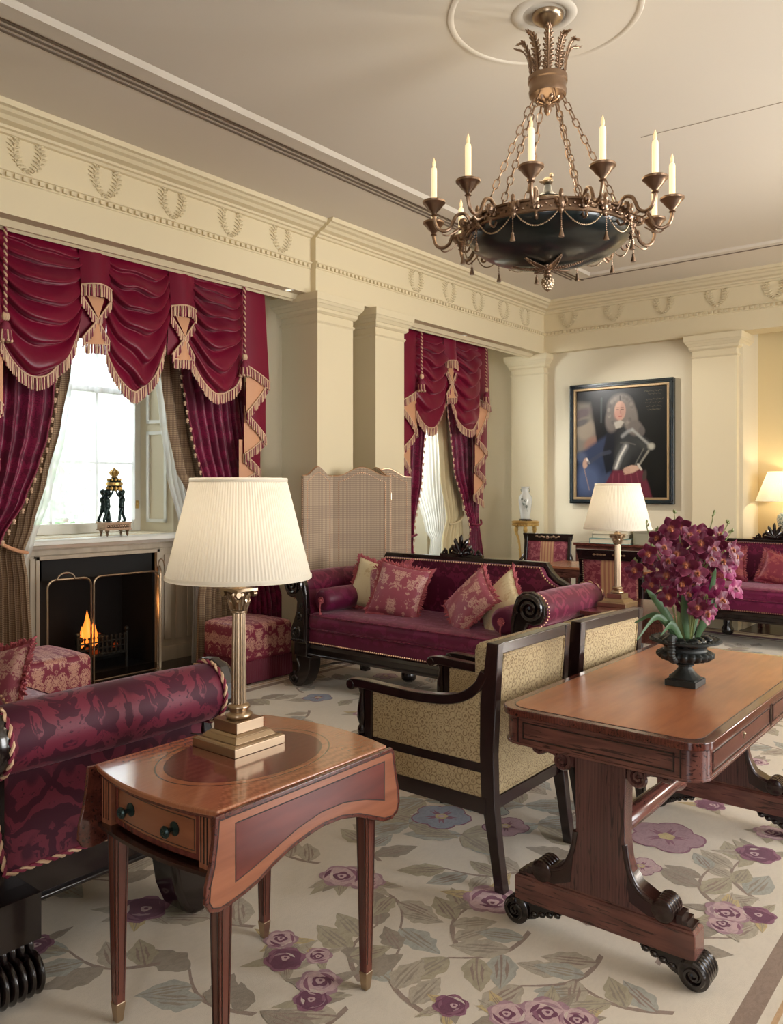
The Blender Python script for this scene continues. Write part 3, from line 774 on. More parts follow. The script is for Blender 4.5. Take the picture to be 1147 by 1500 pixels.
def drape(name, label, cat, mat, xb, outer, lead, z0, z1, nf, amp, trim=False, tie=None, tiemat=None, seed=0, lean=0, sheer=False):
    zc = (z0 + z1) / 2; yc = interp(lead, zc)
    th = thing(name, label, cat, (xb, yc, z0))
    zmin = z0
    def P(u, v):
        z = lerp(z1, z0, v); ya, yb = interp(outer, z), interp(lead, z)
        uu = u + .012 * noise.noise(V((u * 3 + seed, z * 1.3, seed)))
        w = abs(yb - ya)
        am = amp * (.6 + .55 * noise.noise(V((u * 4, z * .6, seed + 3)))) * min(1.3, .35 + w / .45)
        ph = 2 * pi * nf * uu + .7 * sin(z * 1.1 + seed)
        x = xb + am * (sin(ph) + .25 * sin(2.1 * ph + seed)) + lean * u
        y = lerp(ya, yb, u) + am * .35 * cos(ph)
        return (x, y, z)
    mb = wmb(th); mb.grid(P, int(nf * 12), 60); mb.build('curtain_panel', mat, th, smooth=180)
    if trim:
        mb = wmb(th); pts = [V(P(1, i / 90)) for i in range(91)]
        mb.tube([tuple(p + V((.008, 0, 0))) for p in pts], .007, 6, m=1)
        sgn = 1 if interp(lead, 2) > interp(outer, 2) else -1
        for i in range(3, 90, 2):
            p = pts[i]; jj = .012 if i % 4 < 2 else .022
            mb.ball((p.x + .012, p.y + sgn * jj, p.z), .0125, 6, m=0); mb.ball((p.x + .012, p.y + sgn * jj, p.z - .018), .009, 6, m=0)
            mb.tube([(p.x + .01, p.y, p.z + .012), (p.x + .012, p.y + sgn * jj, p.z)], .004, 4, m=1)
        mb.build('tassel_trim', [M['gold'], M['rosef']], th)
    if tie:
        zt, za, zb = tie
        ya, yb = interp(outer, zt), interp(lead, zt); n = 24
        mb = wmb(th)
        pts = []
        for i in range(n + 1):
            a = pi * i / n
            pts.append((xb + .06 * sin(a) + .03, lerp(yb + .01, ya, i / n), lerp(za, zb, (i / n)) - .03 * sin(a)))
        mb.tube(pts, .013, 8); mb.build('tieback', tiemat, th)
    return th
# fireplace window
drape('velvet_curtain', 'burgundy velvet curtain with tassel edge right of the fireplace window', 'curtain', M['drape'], -5.29, [(3.1, 4.6), (2.4, 4.56), (1.5, 4.66), (1.0, 4.80), (.5, 4.98), (0, 5.0)],
      [(3.1, 3.8), (2.41, 3.93), (2.12, 3.98), (1.85, 4.04), (1.555, 4.13), (1.2, 4.34), (1.0, 4.46), (.9, 4.5), (.6, 4.56), (0, 4.58)], .02, 3.1, 7, .035, True, (1.0, 1.0, 1.03), M['cord'], 1)
drape('trellis_curtain', 'brown trellis patterned curtain behind the velvet one, right of the fireplace window', 'curtain', M['tanw'], -5.43, [(3.1, 4.5), (0, 4.62)],
      [(3.1, 3.76), (2.41, 3.84), (2.01, 3.90), (1.64, 3.98), (1.5, 4.07), (1.2, 4.28), (1.05, 4.36), (.9, 4.27), (.6, 4.19), (0, 4.17)], .02, 3.1, 7, .032, False, (1.05, 1.05, 1.09), M['cord'], 2)
drape('sheer_curtain', 'white voile sheer curtain drawn to the right of the fireplace window', 'curtain', M['voile'], -5.62, [(3.1, 4.4), (0, 4.5)],
      [(3.1, 3.86), (2.47, 3.90), (2.14, 3.95), (1.64, 4.02), (1.19, 4.15), (1.0, 4.24), (.6, 4.29), (0, 4.27)], .02, 3.1, 9, .014, False, None, None, 3)
drape('velvet_curtain', 'burgundy velvet curtain with tassel edge left of the fireplace window', 'curtain', M['drape'], -5.29, [(3.1, 2.15), (2.0, 2.1), (1.1, 2.2), (.9, 2.22), (0, 2.1)],
      [(3.1, 2.92), (2.08, 2.85), (1.85, 2.81), (1.66, 2.75), (1.43, 2.66), (1.17, 2.51), (1.0, 2.42), (.85, 2.38), (.5, 2.42), (0, 2.42)], .02, 3.1, 8, .035, True, (1.0, 1.0, 1.04), M['cord'], 4)
drape('trellis_curtain', 'brown trellis patterned curtain tied back left of the fireplace window', 'curtain', M['tanw'], -5.43, [(3.1, 2.3), (1.05, 2.42), (0, 2.36)],
      [(3.1, 3.12), (2.33, 3.06), (1.96, 2.99), (1.57, 2.89), (1.25, 2.80), (1.05, 2.73), (.87, 2.76), (.45, 2.79), (0, 2.82)], .02, 3.1, 9, .032, False, (1.05, 1.06, 1.22), M['lining'], 5)
drape('sheer_curtain', 'white voile sheer curtain drawn to the left of the fireplace window', 'curtain', M['voile'], -5.62, [(3.1, 2.5), (0, 2.5)],
      [(3.1, 3.26), (2.28, 3.19), (1.88, 3.13), (1.475, 3.03), (1.11, 2.90), (.95, 2.85), (0, 2.84)], .02, 3.1, 9, .014, False, None, None, 6)
# far window
drape('velvet_curtain', 'burgundy velvet curtain tied back right of the far window', 'curtain', M['drape'], -5.29, [(3.1, 8.12), (2.0, 8.3), (1.2, 8.2), (.6, 8.32), (0, 8.36)],
      [(3.1, 7.5), (2.47, 7.575), (1.7, 7.69), (1.3, 7.88), (1.1, 8.0), (1.0, 8.02), (.7, 7.96), (0, 7.96)], .02, 3.1, 6, .035, True, (1.08, 1.08, 1.12), M['rosef'], 7)
drape('cream_curtain', 'cream lining curtain tied back behind the far velvet curtain', 'curtain', M['creamcur'], -5.43, [(3.1, 8.1), (1.15, 8.05), (0, 8.1)],
      [(3.1, 7.5), (2.4, 7.57), (1.62, 7.64), (1.15, 7.76), (.9, 7.66), (0, 7.62)], .02, 3.1, 6, .034, False, (1.15, 1.08, 1.22), M['creamcur'], 8)
drape('sheer_curtain', 'white voile sheer curtain in the middle of the far window', 'curtain', M['voile'], -5.62, [(3.1, 8.0), (0, 8.0)],
      [(3.1, 7.15), (2.4, 7.2), (1.6, 7.35), (1.0, 7.6), (.9, 7.7), (.6, 7.66), (0, 7.6)], .02, 3.1, 10, .014, False, None, None, 9)
drape('velvet_curtain', 'burgundy velvet curtain left of the far window, beside the folding screen', 'curtain', M['drape'], -5.29, [(3.1, 6.4), (0, 6.4)],
      [(3.1, 7.25), (2.3, 7.14), (2.1, 7.12), (1.6, 7.07), (1.1, 6.95), (.9, 6.93), (0, 7.0)], .02, 3.1, 6, .035, True, (1.0, 1.0, 1.04), M['rosef'], 10)

nc = thing('net_curtain', 'fine white net hanging straight across the fireplace window panes', 'curtain', (-6.24, 3.6, 1.22))
mb = wmb(nc); mb.grid(lambda u, v: (-6.24 + .006 * sin(u * 60), lerp(3.06, 4.14, u), lerp(3.0, 1.225, v)), 120, 4); mb.build('curtain_panel', M['net'], nc, smooth=180)
nc = thing('net_curtain', 'fine white net hanging straight across the far window panes', 'curtain', (-6.24, 7.45, .22))
mb = wmb(nc); mb.grid(lambda u, v: (-6.24 + .006 * sin(u * 60), lerp(7.0, 7.9, u), lerp(3.0, .225, v)), 100, 4); mb.build('curtain_panel', M['net'], nc, smooth=180)
# ================================================================== SOFT FURNITURE
def nails(mb, pts, r=.0065, sp=.019):
    pts = [V(p) for p in pts]; acc = 0
    for a, b in zip(pts, pts[1:]):
        d = b - a; l = d.length
        if l < 1e-6: continue
        while acc < l:
            p = a + d / l * acc; mb.ball(tuple(p), r, 6); acc += sp
        acc -= l
def rope(mb, pts, r=.007, pitch=.05):
    # two-ply twisted cord along a polyline
    P = [V(p) for p in pts]; L = [0]
    for a, b in zip(P, P[1:]): L.append(L[-1] + (b - a).length)
    n = max(8, int(L[-1] / .0085)); Q = []
    k = 0
    for i in range(n + 1):
        s = L[-1] * i / n
        while k < len(L) - 2 and L[k + 1] < s: k += 1
        t = (s - L[k]) / max(1e-9, L[k + 1] - L[k]); Q.append((P[k].lerp(P[k + 1], t), s, (P[k + 1] - P[k]).normalized()))
    for ply in range(2):
        pts2 = []
        for q, s, T in Q:
            N = T.orthogonal().normalized() if abs(T.x) > .9 else V((1, 0, 0)).cross(T).normalized(); B = T.cross(N)
            a = 2 * pi * s / pitch + ply * pi; pts2.append(tuple(q + N * cos(a) * r * .6 + B * sin(a) * r * .6))
        mb.tube(pts2, r * .72, 5, m=ply)
def rbox(mb, x0, x1, y0, y1, z0, z1, r, crown=0, n=10, m=0):
    # rounded, slightly crowned box as an inflated grid shell
    cx, cy, cz = (x0 + x1) / 2, (y0 + y1) / 2, (z0 + z1) / 2; hx, hy, hz = (x1 - x0) / 2, (y1 - y0) / 2, (z1 - z0) / 2
    def axis_pts(h):
        k = [-h, -h + r * .3, -h + r] + [lerp(-h + r, h - r, i / n) for i in range(1, n)] + [h - r, h - r * .3, h]
        return k
    def proj(p):
        q = V(p); c = V((max(-hx + r, min(hx - r, q.x)), max(-hy + r, min(hy - r, q.y)), max(-hz + r, min(hz - r, q.z))))
        d = q - c; q = c + d.normalized() * r if d.length > 1e-9 else q
        if crown:
            k = (1 - (q.x / hx) ** 2) * (1 - (q.y / hy) ** 2); q.z += crown * max(0, k) ** .7 * (q.z / hz)
        return (q.x + cx, q.y + cy, q.z + cz)
    X, Y, Z = axis_pts(hx), axis_pts(hy), axis_pts(hz)
    for (A, B, f, fl) in ((X, Y, lambda a, b: (a, b, hz), 0), (X, Y, lambda a, b: (a, b, -hz), 1), (X, Z, lambda a, b: (a, -hy, b), 0), (X, Z, lambda a, b: (a, hy, b), 1), (Y, Z, lambda a, b: (hx, a, b), 0), (Y, Z, lambda a, b: (-hx, a, b), 1)):
        vs = [proj(f(a, b)) for b in B for a in A]; w = len(A)
        fs = [(j * w + i, j * w + i + 1, (j + 1) * w + i + 1, (j + 1) * w + i) for j in range(len(B) - 1) for i in range(w - 1)]
        if fl: fs = [tuple(reversed(q)) for q in fs]
        mb.add(vs, fs, m)
    return mb
def mirror_pts(p): return [(-x, z) for x, z in p]

def make_sofa(label, loc, rz, fab, fab2, back_foot=False):
    th = thing('scroll_arm_sofa', label, 'sofa', loc, rz)
    W = M['ebony']
    # seat rail
    mb = MB()
    mb.box(-.93, .93, -.005, .76, .255, .30); mb.prism([(-.02, .30), (-.012, .325), (.0, .335), (.76, .335), (.76, .30)], -.93, .93, 'x'); mb.box(-.93, .93, -.03, .76, .245, .262)
    mb.build('seat_rail', W, th, smooth=None, bevel=.004)
    mb = MB(); rbox(mb, -.9, .9, -.012, .74, .325, .45, .03); mb.build('seat_base', fab2, th, smooth=180)
    mb = MB(); nails(mb, [(-.88, -.014, .342), (.88, -.014, .342)]); mb.build('nailhead_trim', M['nail'], th)
    mb = MB(); rbox(mb, -.885, .885, -.03, .66, .43, .56, .05, .012); c = mb.build('seat_cushion', fab2, th, smooth=180)
    mb = MB()
    for z in (.545, .447):
        mb.tube([(-.87, -.0, z), (-.84, -.024, z), (.84, -.024, z), (.87, 0, z)], .006, 6)
    mb.build('piping', fab, c)
    # back
    prof = [(-.98, .30), (-.98, .80), (-.93, .815), (-.87, .835), (-.80, .87), (-.755, .91), (-.73, .95), (-.715, .975)]
    outl = prof + mirror_pts(prof)[::-1]
    mb = MB(); mb.prism(outl, .70, .755, 'y'); mb.build('back_frame', W, th, smooth=None, bevel=.006)
    inn = [(-.95, .40), (-.95, .775), (-.92, .785), (-.86, .805), (-.785, .84), (-.735, .88), (-.70, .945)]
    io = inn + mirror_pts(inn)[::-1]
    mb = MB(); mb.prism(io, .655, .702, 'y'); mb.build('backrest', fab, th, smooth=None, bevel=.018, seg=3)
    mb = MB(); mb.prism(io, .754, .765, 'y'); mb.build('outside_back', fab, th, smooth=None, bevel=.005)
    mb = MB(); nails(mb, [(x * .985, .652, z - .006) for x, z in inn[2:]] + [(-x * .985, .652, z - .006) for x, z in inn[2:][::-1]], .0065, .021); mb.build('nailhead_trim', M['nail'], th)
    # crest
    mb = MB()
    for s in (-1, 1):
        mb.spiral((s * .085, .72, 1.015), .036, .006, 1.6, .014, 'y', pi / 2, s)
        mb.spiral((s * .155, .72, 1.0), .024, .006, 1.4, .011, 'y', pi / 2, s)
        mb.tube(bez([(s * .19, .72, .985), (s * .13, .72, .982), (s * .06, .72, .985), (0, .72, .985)], 4), .013, 6)
    for a, l in ((0, .15), (26, .135), (-26, .135), (52, .11), (-52, .11), (76, .085), (-76, .085)):
        r = radians(a); mb.tube([(0, .72, .99), (sin(r) * l * .5, .712, .99 + cos(r) * l * .5), (sin(r) * l * .85, .712, .99 + cos(r) * l * .85), (sin(r) * l, .725, .99 + cos(r) * l)], [.01, .018, .016, .004], 8)
    mb.ball((0, .705, 1.0), .022, 10)
    mb.build('carved_crest', W, th)
    for s in (-1, 1):
        f = lambda pts: [(s * x, z) for x, z in pts]
        # upholstered arm: roll + inner and outer panels
        mb = MB(); prof = [(1e-4, -.005)] + [(.098, -.005), (.100, .0)] + [(.100 + .006 * sin(pi * k / 8), .76 * k / 8) for k in range(1, 8)] + [(.10, .76), (.098, .765), (1e-4, .765)]
        mb.lathe(prof, 40, (s * 1.0, .0, .752), 'y'); mb.build('arm_roll', fab, th)
        mb = MB(); mb.prism(f([(.86, .40), (.875, .60), (.905, .74), (.94, .78), (1.0, .70), (.97, .60), (.955, .45), (.955, .34), (.87, .34)]), .01, .74, 'y')
        mb.build('arm_panel', fab, th, smooth=50)
        # carved front
        post = [(.865, .335), (.865, .60), (.872, .70), (.885, .765), (.91, .83), (.955, .865), (1.01, .87), (1.065, .845), (1.098, .79), (1.10, .735), (1.075, .685), (1.03, .665), (.985, .672), (.968, .64), (.975, .57), (1.0, .50), (1.03, .44), (1.035, .39), (1.015, .335)]
        mb = MB(); mb.prism(f(post), -.045, .0, 'y'); o = mb.build('carved_arm_front', W, th, smooth=None, bevel=.01, seg=3)
        mb = MB()
        mb.spiral((s * 1.005, -.05, .765), .088, .01, 2.2, .017, 'y', radians(200) if s > 0 else radians(-20), -s, 70, tn=8)
        mb.spiral((s * .975, -.046, .41), .045, .006, 1.6, .012, 'y', radians(60), s, 40); mb.spiral((s * .94, -.046, .53), .03, .005, 1.5, .010, 'y', radians(240), -s, 40); mb.spiral((s * .925, -.046, .61), .02, .004, 1.3, .008, 'y', radians(60), s, 30)
        mb.tube(bez([(s * .88, -.046, .35), (s * .885, -.048, .5), (s * .89, -.048, .66), (s * .92, -.048, .76)], 5), .008, 6)
        for k in range(6): mb.ball((s * (.90 + .022 * k), -.048, .355), .011, 6)
        mb.build('carving', W, o)
        mb = MB(); nails(mb, [(s * (1.0 + .106 * cos(radians(a))), .004, .752 + .106 * sin(radians(a))) for a in range(-70, 170, 10)], .006, .02); mb.build('nailhead_trim', M['nail'], th)
        mb = MB(); mb.lathe([(1e-4, .765), (.10, .765), (.104, .772), (.10, .80), (.07, .806), (1e-4, .806)], 32, (s * 1.0, 0, .752), 'y'); mb.box(min(s * .9, s * 1.0), max(s * .9, s * 1.0), .74, .80, .30, .75); mb.build('arm_back_post', W, th, bevel=.006)
        # front leg: block and scrolled sabre foot
        mb = MB(); mb.box(min(s * .87, s * 1.0), max(s * .87, s * 1.0), -.04, .10, .235, .34)
        lp = [(.88, .24), (1.0, .24), (.985, .19), (.965, .14), (.965, .09), (.985, .045), (1.02, .02), (1.045, .03), (1.06, .06), (1.05, .085), (1.03, .09), (1.02, .075)]
        lp = [(.995, .24), (.985, .20), (.965, .165), (.962, .13), (.985, .105), (1.01, .115), (1.035, .10), (1.05, .065), (1.045, .03), (1.02, .006), (.97, .0), (.93, .01), (.885, .05), (.855, .11), (.84, .17), (.84, .24)]
        mb.prism(f(lp), -.035, .085, 'y')
        if back_foot: mb = MB(); mb.prism([(-.03, .30), (.20, .30), (.20, .20), (.185, .11), (.15, .03), (.115, .0), (.06, .0), (.02, .04), (-.01, .13)], min(s * .93, s * 1.07), max(s * .93, s * 1.07), 'x')
        o = mb.build('leg', W, th, smooth=35, bevel=.022 if back_foot else .008, seg=4)
        mb = MB(); mb.spiral((s * 1.0, -.038, .06), .042, .006, 1.7, .012, 'y', radians(100), -s, 40); mb.tube(bez([(s * .975, -.038, .1), (s * .945, -.038, .15), (s * .97, -.038, .21)], 4), .008, 6); mb.build('carving', W, o)
        # rear foot
        if back_foot:
            mb = MB(); mb.box(min(s * .86, s * 1.07), max(s * .86, s * 1.07), .665, .88, .165, .30)
            for (zc, xc, R, x0, n) in ((.136, 1.01, .046, .672, 8), (.066, 1.05, .064, .665, 9)):
                pr = [(1e-4, 0)]
                for k in range(n):
                    for q in range(9): pr.append((R * (.60 + .40 * sin(pi * q / 8) ** .7), (k + q / 8.) * .026))
                pr.append((1e-4, n * .026))
                mb.lathe([(r, x0 + x) for r, x in pr], 22, (s * xc, 0, zc), 'y')
            mb.prism(f([(.87, .17), (1.01, .17), (1.0, .0), (.89, .0)]), .68, .86, 'y')
            mb.build('gadrooned_foot', W, th, smooth=50)
        else:
            mb = MB(); mb.frustum((s * .93, .70, 0), .03, .03, (s * .93, .68, .26), .045, .045); mb.lathe([(.02, 0), (.04, .02), (.04, .05), (.03, .06)], 12, (s * .93, .70, 0)); mb.build('leg', W, th, bevel=.004)
    # middle underframe foot seen below the rail
    mb = MB(); mb.lathe([(.03, 0), (.055, .02), (.06, .06), (.04, .1), (.05, .25)], 16, (-.42, .62, 0)); mb.build('leg', W, th)
    # lower side rails
    for s in (-1, 1):
        mb = MB(); mb.box(min(s * .88, s * .985), max(s * .88, s * .985), .08, .74, .235, .345); mb.box(min(s * .88, s * 1.0), max(s * .88, s * 1.0), .08, .74, .235, .25); mb.build('side_rail', W, th, smooth=None, bevel=.005)
        mb = MB(); mb.prism([(s * .982, .345), (s * .995, .345), (s * .99, .50), (s * .985, .66), (s * .97, .66)], .02, .74, 'y'); op = mb.build('outside_arm', fab, th, smooth=50)
        mb = MB(); rope(mb, [(s * 1.0, .03, .352), (s * 1.0, .735, .352)], .007); rope(mb, [(s * 1.003, .74, .355), (s * 1.0, .76, .5), (s * .99, .775, .65)], .007); rope(mb, [(s * (1.0) + .104 * cos(radians(a)), .768, .752 + .104 * sin(radians(a))) for a in range(-90, 271, 12)], .007)
        rope(mb, [(s * (1.0) + .108 * cos(radians(a)), .006, .752 + .108 * sin(radians(a))) for a in range(-90, 271, 12)], .007) if back_foot else None
        mb.build('cord_trim', [M['gold'], M['rosef']], op)
    return th

make_sofa('burgundy damask scroll-arm sofa with carved ebonised frame in front of the folding screen', (-3.395, 4.32, 0), 0, M['sofaf'], M['sofav'])
make_sofa('burgundy sofa half hidden behind the orchids, against the far wall', (-2.1, 7.95, 0), 0, M['sofaf'], M['sofav'])
fabn = damask('large_scroll_damask', srgb(62, 7, 32), srgb(102, 30, 50), 5.6, .62, 0, .12, .40)
make_sofa('foreground burgundy sofa cut off at the left edge, its scroll arm by the small table', (-3.37, 1.875, 0), 180, fabn, M['sofav'], True)

def pillow_body(w, h, t, m=0, pinch=.10):
    mb = MB()
    def P(sg):
        def f(u, v):
            x, y = 2 * u - 1, 2 * v - 1
            k = max(0, (1 - x * x) * (1 - y * y)) ** .42
            px = x * (1 - pinch * (1 - y * y)); py = y * (1 - pinch * (1 - x * x))
            wr = .006 * noise.noise(V((x * 2.5 + sg, y * 2.5, w * 9)))
            return (px * w / 2, sg * (k * t / 2 + wr * k), py * h / 2)
        return f
    mb.grid(P(-1), 22, 22); mb.grid(P(1), 22, 22, flip=True)
    return mb
def edge_loop(w, h, pinch=.10, n=26):
    L = []
    for (ax, sg, rev) in (('b', -1, 0), ('r', 1, 0), ('t', 1, 1), ('l', -1, 1)):
        for i in range(n):
            s = -1 + 2 * i / n; s = -s if rev else s
            x, y = (s, sg) if ax in 'bt' else (sg, s)
            L.append((x * (1 - pinch * (1 - y * y)) * w / 2, 0, y * (1 - pinch * (1 - x * x)) * h / 2))
    return L
def pillow(label, loc, rot, w, h, t, mat, fr, group=None):
    th = thing('throw_pillow', label, 'pillow', loc, 0, group)
    if len(rot) == 2:      # (direction the front faces, direction of the top edge)
        n = V(rot[0]).normalized(); up = V(rot[1]); up = (up - n * up.dot(n)).normalized(); xx = up.cross(n) * 1.0
        R = Matrix((xx, -n, up)).transposed()
        th.rotation_euler = R.to_euler()
    else: th.rotation_euler = [radians(a) for a in rot]
    pillow_body(w, h, t).build('pillow_cover', mat, th, smooth=180)
    if fr:
        mb = MB(); L = edge_loop(w, h); rr = random.Random(int(w * 1000 + h * 77))
        for k in range(len(L)):
            p = V(L[k]); q = V(L[(k + 1) % len(L)])
            for j in range(3):
                c = p.lerp(q, j / 3); d = c.normalized(); e = d * (.018 + .012 * rr.random()) + V((rr.uniform(-.01, .01), rr.uniform(-.016, .016), rr.uniform(-.01, .01)))
                mb.tube([tuple(c), tuple(c + e)], [.0075, .0035], 5)
        mb.build('brush_fringe', fr, th)
    return th
# cushions of the middle sofa (seat top z .57)
pillow('cream pillow with pink fringe, leftmost on the middle sofa, leaning behind the rose pillow', (-3.98, 4.74, .735), (-16, 14, 18), .40, .38, .13, M['cushc'], M['pinkfr'])
pillow('small rose damask pillow peeping out between the cream pillow and the large rose pillow', (-3.83, 4.72, .735), (-18, -10, 12), .36, .36, .12, M['cushp'], M['pinkfr'])
pillow('large rose damask fringed pillow in front on the left half of the middle sofa', (-3.66, 4.62, .735), (-22, 8, 8), .42, .40, .15, M['cushp'], M['pinkfr'])
pillow('rose damask pillow leaning to the right on the middle sofa', (-3.02, 4.58, .715), ((-.35, -.75, .55), (.62, .1, .75)), .42, .40, .15, M['cushp'], M['pinkfr'])
pillow('cream silk pillow behind the leaning rose pillow, by the right arm of the middle sofa', (-2.83, 4.66, .715), ((-.40, -.72, .55), (.66, .1, .70)), .46, .36, .13, M['cushc'], M['pinkfr'])
pillow('russet pillow propped on the far sofa, right of the orchids', (-2.48, 8.40, .71), (-22, -10, -8), .38, .34, .13, M['cushr'], M['cushr'])
pillow('second russet pillow on the far sofa, cut by the right edge', (-1.98, 8.40, .70), (-22, 14, 5), .36, .32, .13, M['cushr'], M['cushr'])
pillow('rose damask fringed pillow on the foreground sofa at the left edge', (-3.46, 1.62, .645), (20, 12, 190), .38, .34, .14, M['cushp'], M['pinkfr'])
def bolster(label, loc, rz, L=.40, r=.085):
    th = thing('bolster', label, 'bolster', loc, rz)
    mb = MB(); mb.lathe([(1e-4, -.002), (.02, .004), (.06, -.006), (r - .012, .006), (r, .02), (r + .004, L / 2), (r, L - .02), (r - .012, L - .004), (1e-4, L)], 32, (0, 0, 0), 'y'); mb.build('bolster_cover', M['sofav'], th, smooth=180)
    mb = MB()
    for k in range(12):
        a = k * pi / 6; mb.tube([(0, -.004, 0), (.026 * cos(a), -.008, .026 * sin(a))], [.007, .005], 5)
    mb.ball((0, -.008, 0), .013, 8); mb.tube([(0, -.01, -.01), (0, -.02, -.055), (.004, -.018, -.10)], .005, 6)
    for k in range(10):
        a = k * pi / 5; mb.tube([(.004, -.018, -.095), (.004 + .014 * cos(a), -.018 + .012 * sin(a), -.14)], .004, 5)
    mb.ball((.004, -.018, -.098), .013, 8); mb.build('tassel', M['pinkfr'], th)
    return th
bolster('round burgundy bolster with tassel against the left arm of the middle sofa', (-4.165, 4.34, .658), -2)
bolster('round burgundy bolster with tassel against the right arm of the middle sofa', (-2.625, 4.34, .658), 2)

# damask footstools
def stool(label, loc):
    th = thing('damask_footstool', label, 'footstool', loc)
    mb = MB(); rbox(mb, -.26, .26, -.245, .245, .17, .445, .035, .02); mb.build('upholstered_top', M['stool'], th, smooth=180)
    mb = MB(); n = 64
    for (a, b) in (((-.255, -.24), (.255, -.24)), ((.255, -.24), (.255, .24)), ((.255, .24), (-.255, .24)), ((-.255, .24), (-.255, -.24))):
        a = V((a[0], a[1], 0)); b = V((b[0], b[1], 0)); d = (b - a).normalized(); nn = V((d.y, -d.x, 0))
        mb.grid(lambda u, v: tuple(a.lerp(b, u) + nn * (.007 * abs(sin(pi * 26 * u)) + .006 * v) + V((0, 0, lerp(.18, .015, v)))), 104, 3)
    mb.build('bullion_skirt', M['skirt'], th, smooth=180)
    mb = MB(); mb.box(-.24, .24, -.23, .23, .05, .18)
    for sx in (-1, 1):
        for sy in (-1, 1): mb.box(sx * .22 - .02, sx * .22 + .02, sy * .2 - .02, sy * .2 + .02, 0, .06)
    mb.build('stool_frame', M['dkwood'], th, smooth=None)
stool('rose damask box footstool with fringed skirt right of the fireplace', (-4.975, 4.335, 0))
stool('rose damask box footstool left of the fireplace, behind the foreground sofa', (-4.975, 2.575, 0))

# folding screen
sc = thing('folding_screen', 'arched folding screen in tan trellis fabric behind the middle sofa', 'screen', (-4.6, 5.3, 0))
def screen_panel(a, b, H=1.60):
    a, b = V((a[0], a[1], 0)), V((b[0], b[1], 0)); d = (b - a); L = d.length; u = d / L; nn = V((u.y, -u.x, 0))
    def top(s):
        t = s / L; t = min(t, 1 - t) * 2; k = max(0, min(1, (t - .16) / .84)); return H + .075 * k * k * (3 - 2 * k)
    N = 28; pts = [(L * i / N, top(L * i / N)) for i in range(N + 1)]
    mb = wmb(sc); prof = [(0, .03)] + pts + [(L, .03)]
    def put(s, z, o): q = a + u * s + nn * o; return (q.x, q.y, z)
    k = len(prof); th_ = .014
    vs = [put(s, z, th_) for s, z in prof] + [put(s, z, -th_) for s, z in prof]
    mb.add(vs, [tuple(range(k))[::-1], tuple(range(k, 2 * k))] + [(i, (i + 1) % k, k + (i + 1) % k, k + i) for i in range(k)])
    o = mb.build('screen_panel', M['screenf'], sc, smooth=None)
    mb = wmb(sc)
    for side in (1, -1):
        off = th_ * side + .001 * side
        ins = .045; q = [(ins, .1), (ins, top(ins) - ins)] + [(s, z - ins) for s, z in pts if ins < s < L - ins] + [(L - ins, top(L - ins) - ins), (L - ins, .1)]
        nails(mb, [put(s, z, off) for s, z in q], .0056, .0175)
    for s in (0.0, L): nails(mb, [put(s + (-.001 if s == 0 else .001), z, 0) for z in (.1, H - .02)], .0052, .0175)
    mb.tube([put(s, z + .003, 0) for s, z in pts], .006, 6)
    mb.build('nailhead_trim', M['nail'], o)
scp = [(-4.70, 4.665), (-4.70, 5.03), (-4.35, 5.385), (-4.755, 5.47), (-4.53, 5.90)]
for i in range(4):
    a, b = V(scp[i]), V(scp[i + 1]); d = (b - a).normalized() * .006
    screen_panel(a + d, b - d)
mb = wmb(sc)
for p in scp[1:4]:
    for z in (.3, .9, 1.4): mb.lathe([(.006, z), (.006, z + .06)], 8, (p[0], p[1], 0))
mb.build('hinge', M['brass'], sc)
# ================================================================== TABLES AND LAMPS
def inlay_top(name):
    t = NT(name); v = t.co(); sp = t.n('ShaderNodeSeparateXYZ', Vector=v); x, y = sp.outputs[0], sp.outputs[1]
    ex = t.math('DIVIDE', x, .185); ey = t.math('DIVIDE', y, .245)
    r = t.math('SQRT', t.math('ADD', t.math('MULTIPLY', ex, ex), t.math('MULTIPLY', ey, ey)))
    inside = t.step(r, 1.0, .992)
    l1 = t.math('MULTIPLY', t.step(r, .985, .99), t.step(r, 1.012, 1.007)); l2 = t.math('MULTIPLY', t.step(r, 1.10, 1.105), t.step(r, 1.122, 1.117))
    def grain(c1, c2, sx, sy, sc, ds=5.):
        vv = t.co(scale=(sx, sy, 1)); k = t.noise(vv, sc, 4, .6, 1.5).outputs[0]
        w = t.n('ShaderNodeTexWave', Vector=vv, Scale=sc, Distortion=ds, Detail=3.).outputs[1]
        return t.mix(t.step(t.math('ADD', t.math('MULTIPLY', k, .6), t.math('MULTIPLY', w, .4)), .2, .8), c1, c2)
    gx = grain(srgb(168, 108, 76), srgb(144, 86, 58), 10, 1, 11); gy = grain(srgb(170, 110, 78), srgb(142, 88, 60), 1, 10, 11)
    # quartered veneer: mitred where |x| and |y| meet the sides
    ax = t.math('SUBTRACT', .265, t.math('ABSOLUTE', x)); ay = t.math('SUBTRACT', .32, t.math('ABSOLUTE', y))
    q = t.step(t.math('SUBTRACT', ax, ay), -.002, .002)
    out = t.mix(q, gy, gx)
    mh = grain(srgb(118, 56, 46), srgb(86, 38, 34), 1.5, 4, 7)
    c = t.mix(inside, out, mh); c = t.mix(t.math('MAXIMUM', l1, l2), c, srgb(52, 26, 18))
    t.set(Base__Color=c, Roughness=.16, Coat__Weight=.6, Coat__Roughness=.06); return t.mat
M['ptop'] = inlay_top('inlaid_satinwood_top')
pt = thing('pembroke_table', 'small inlaid satinwood drop-leaf table with brass-capped tapered legs under the near lamp', 'table', (-1.795, 1.556, 0))
hx, hy, bow = .265, .318, .042
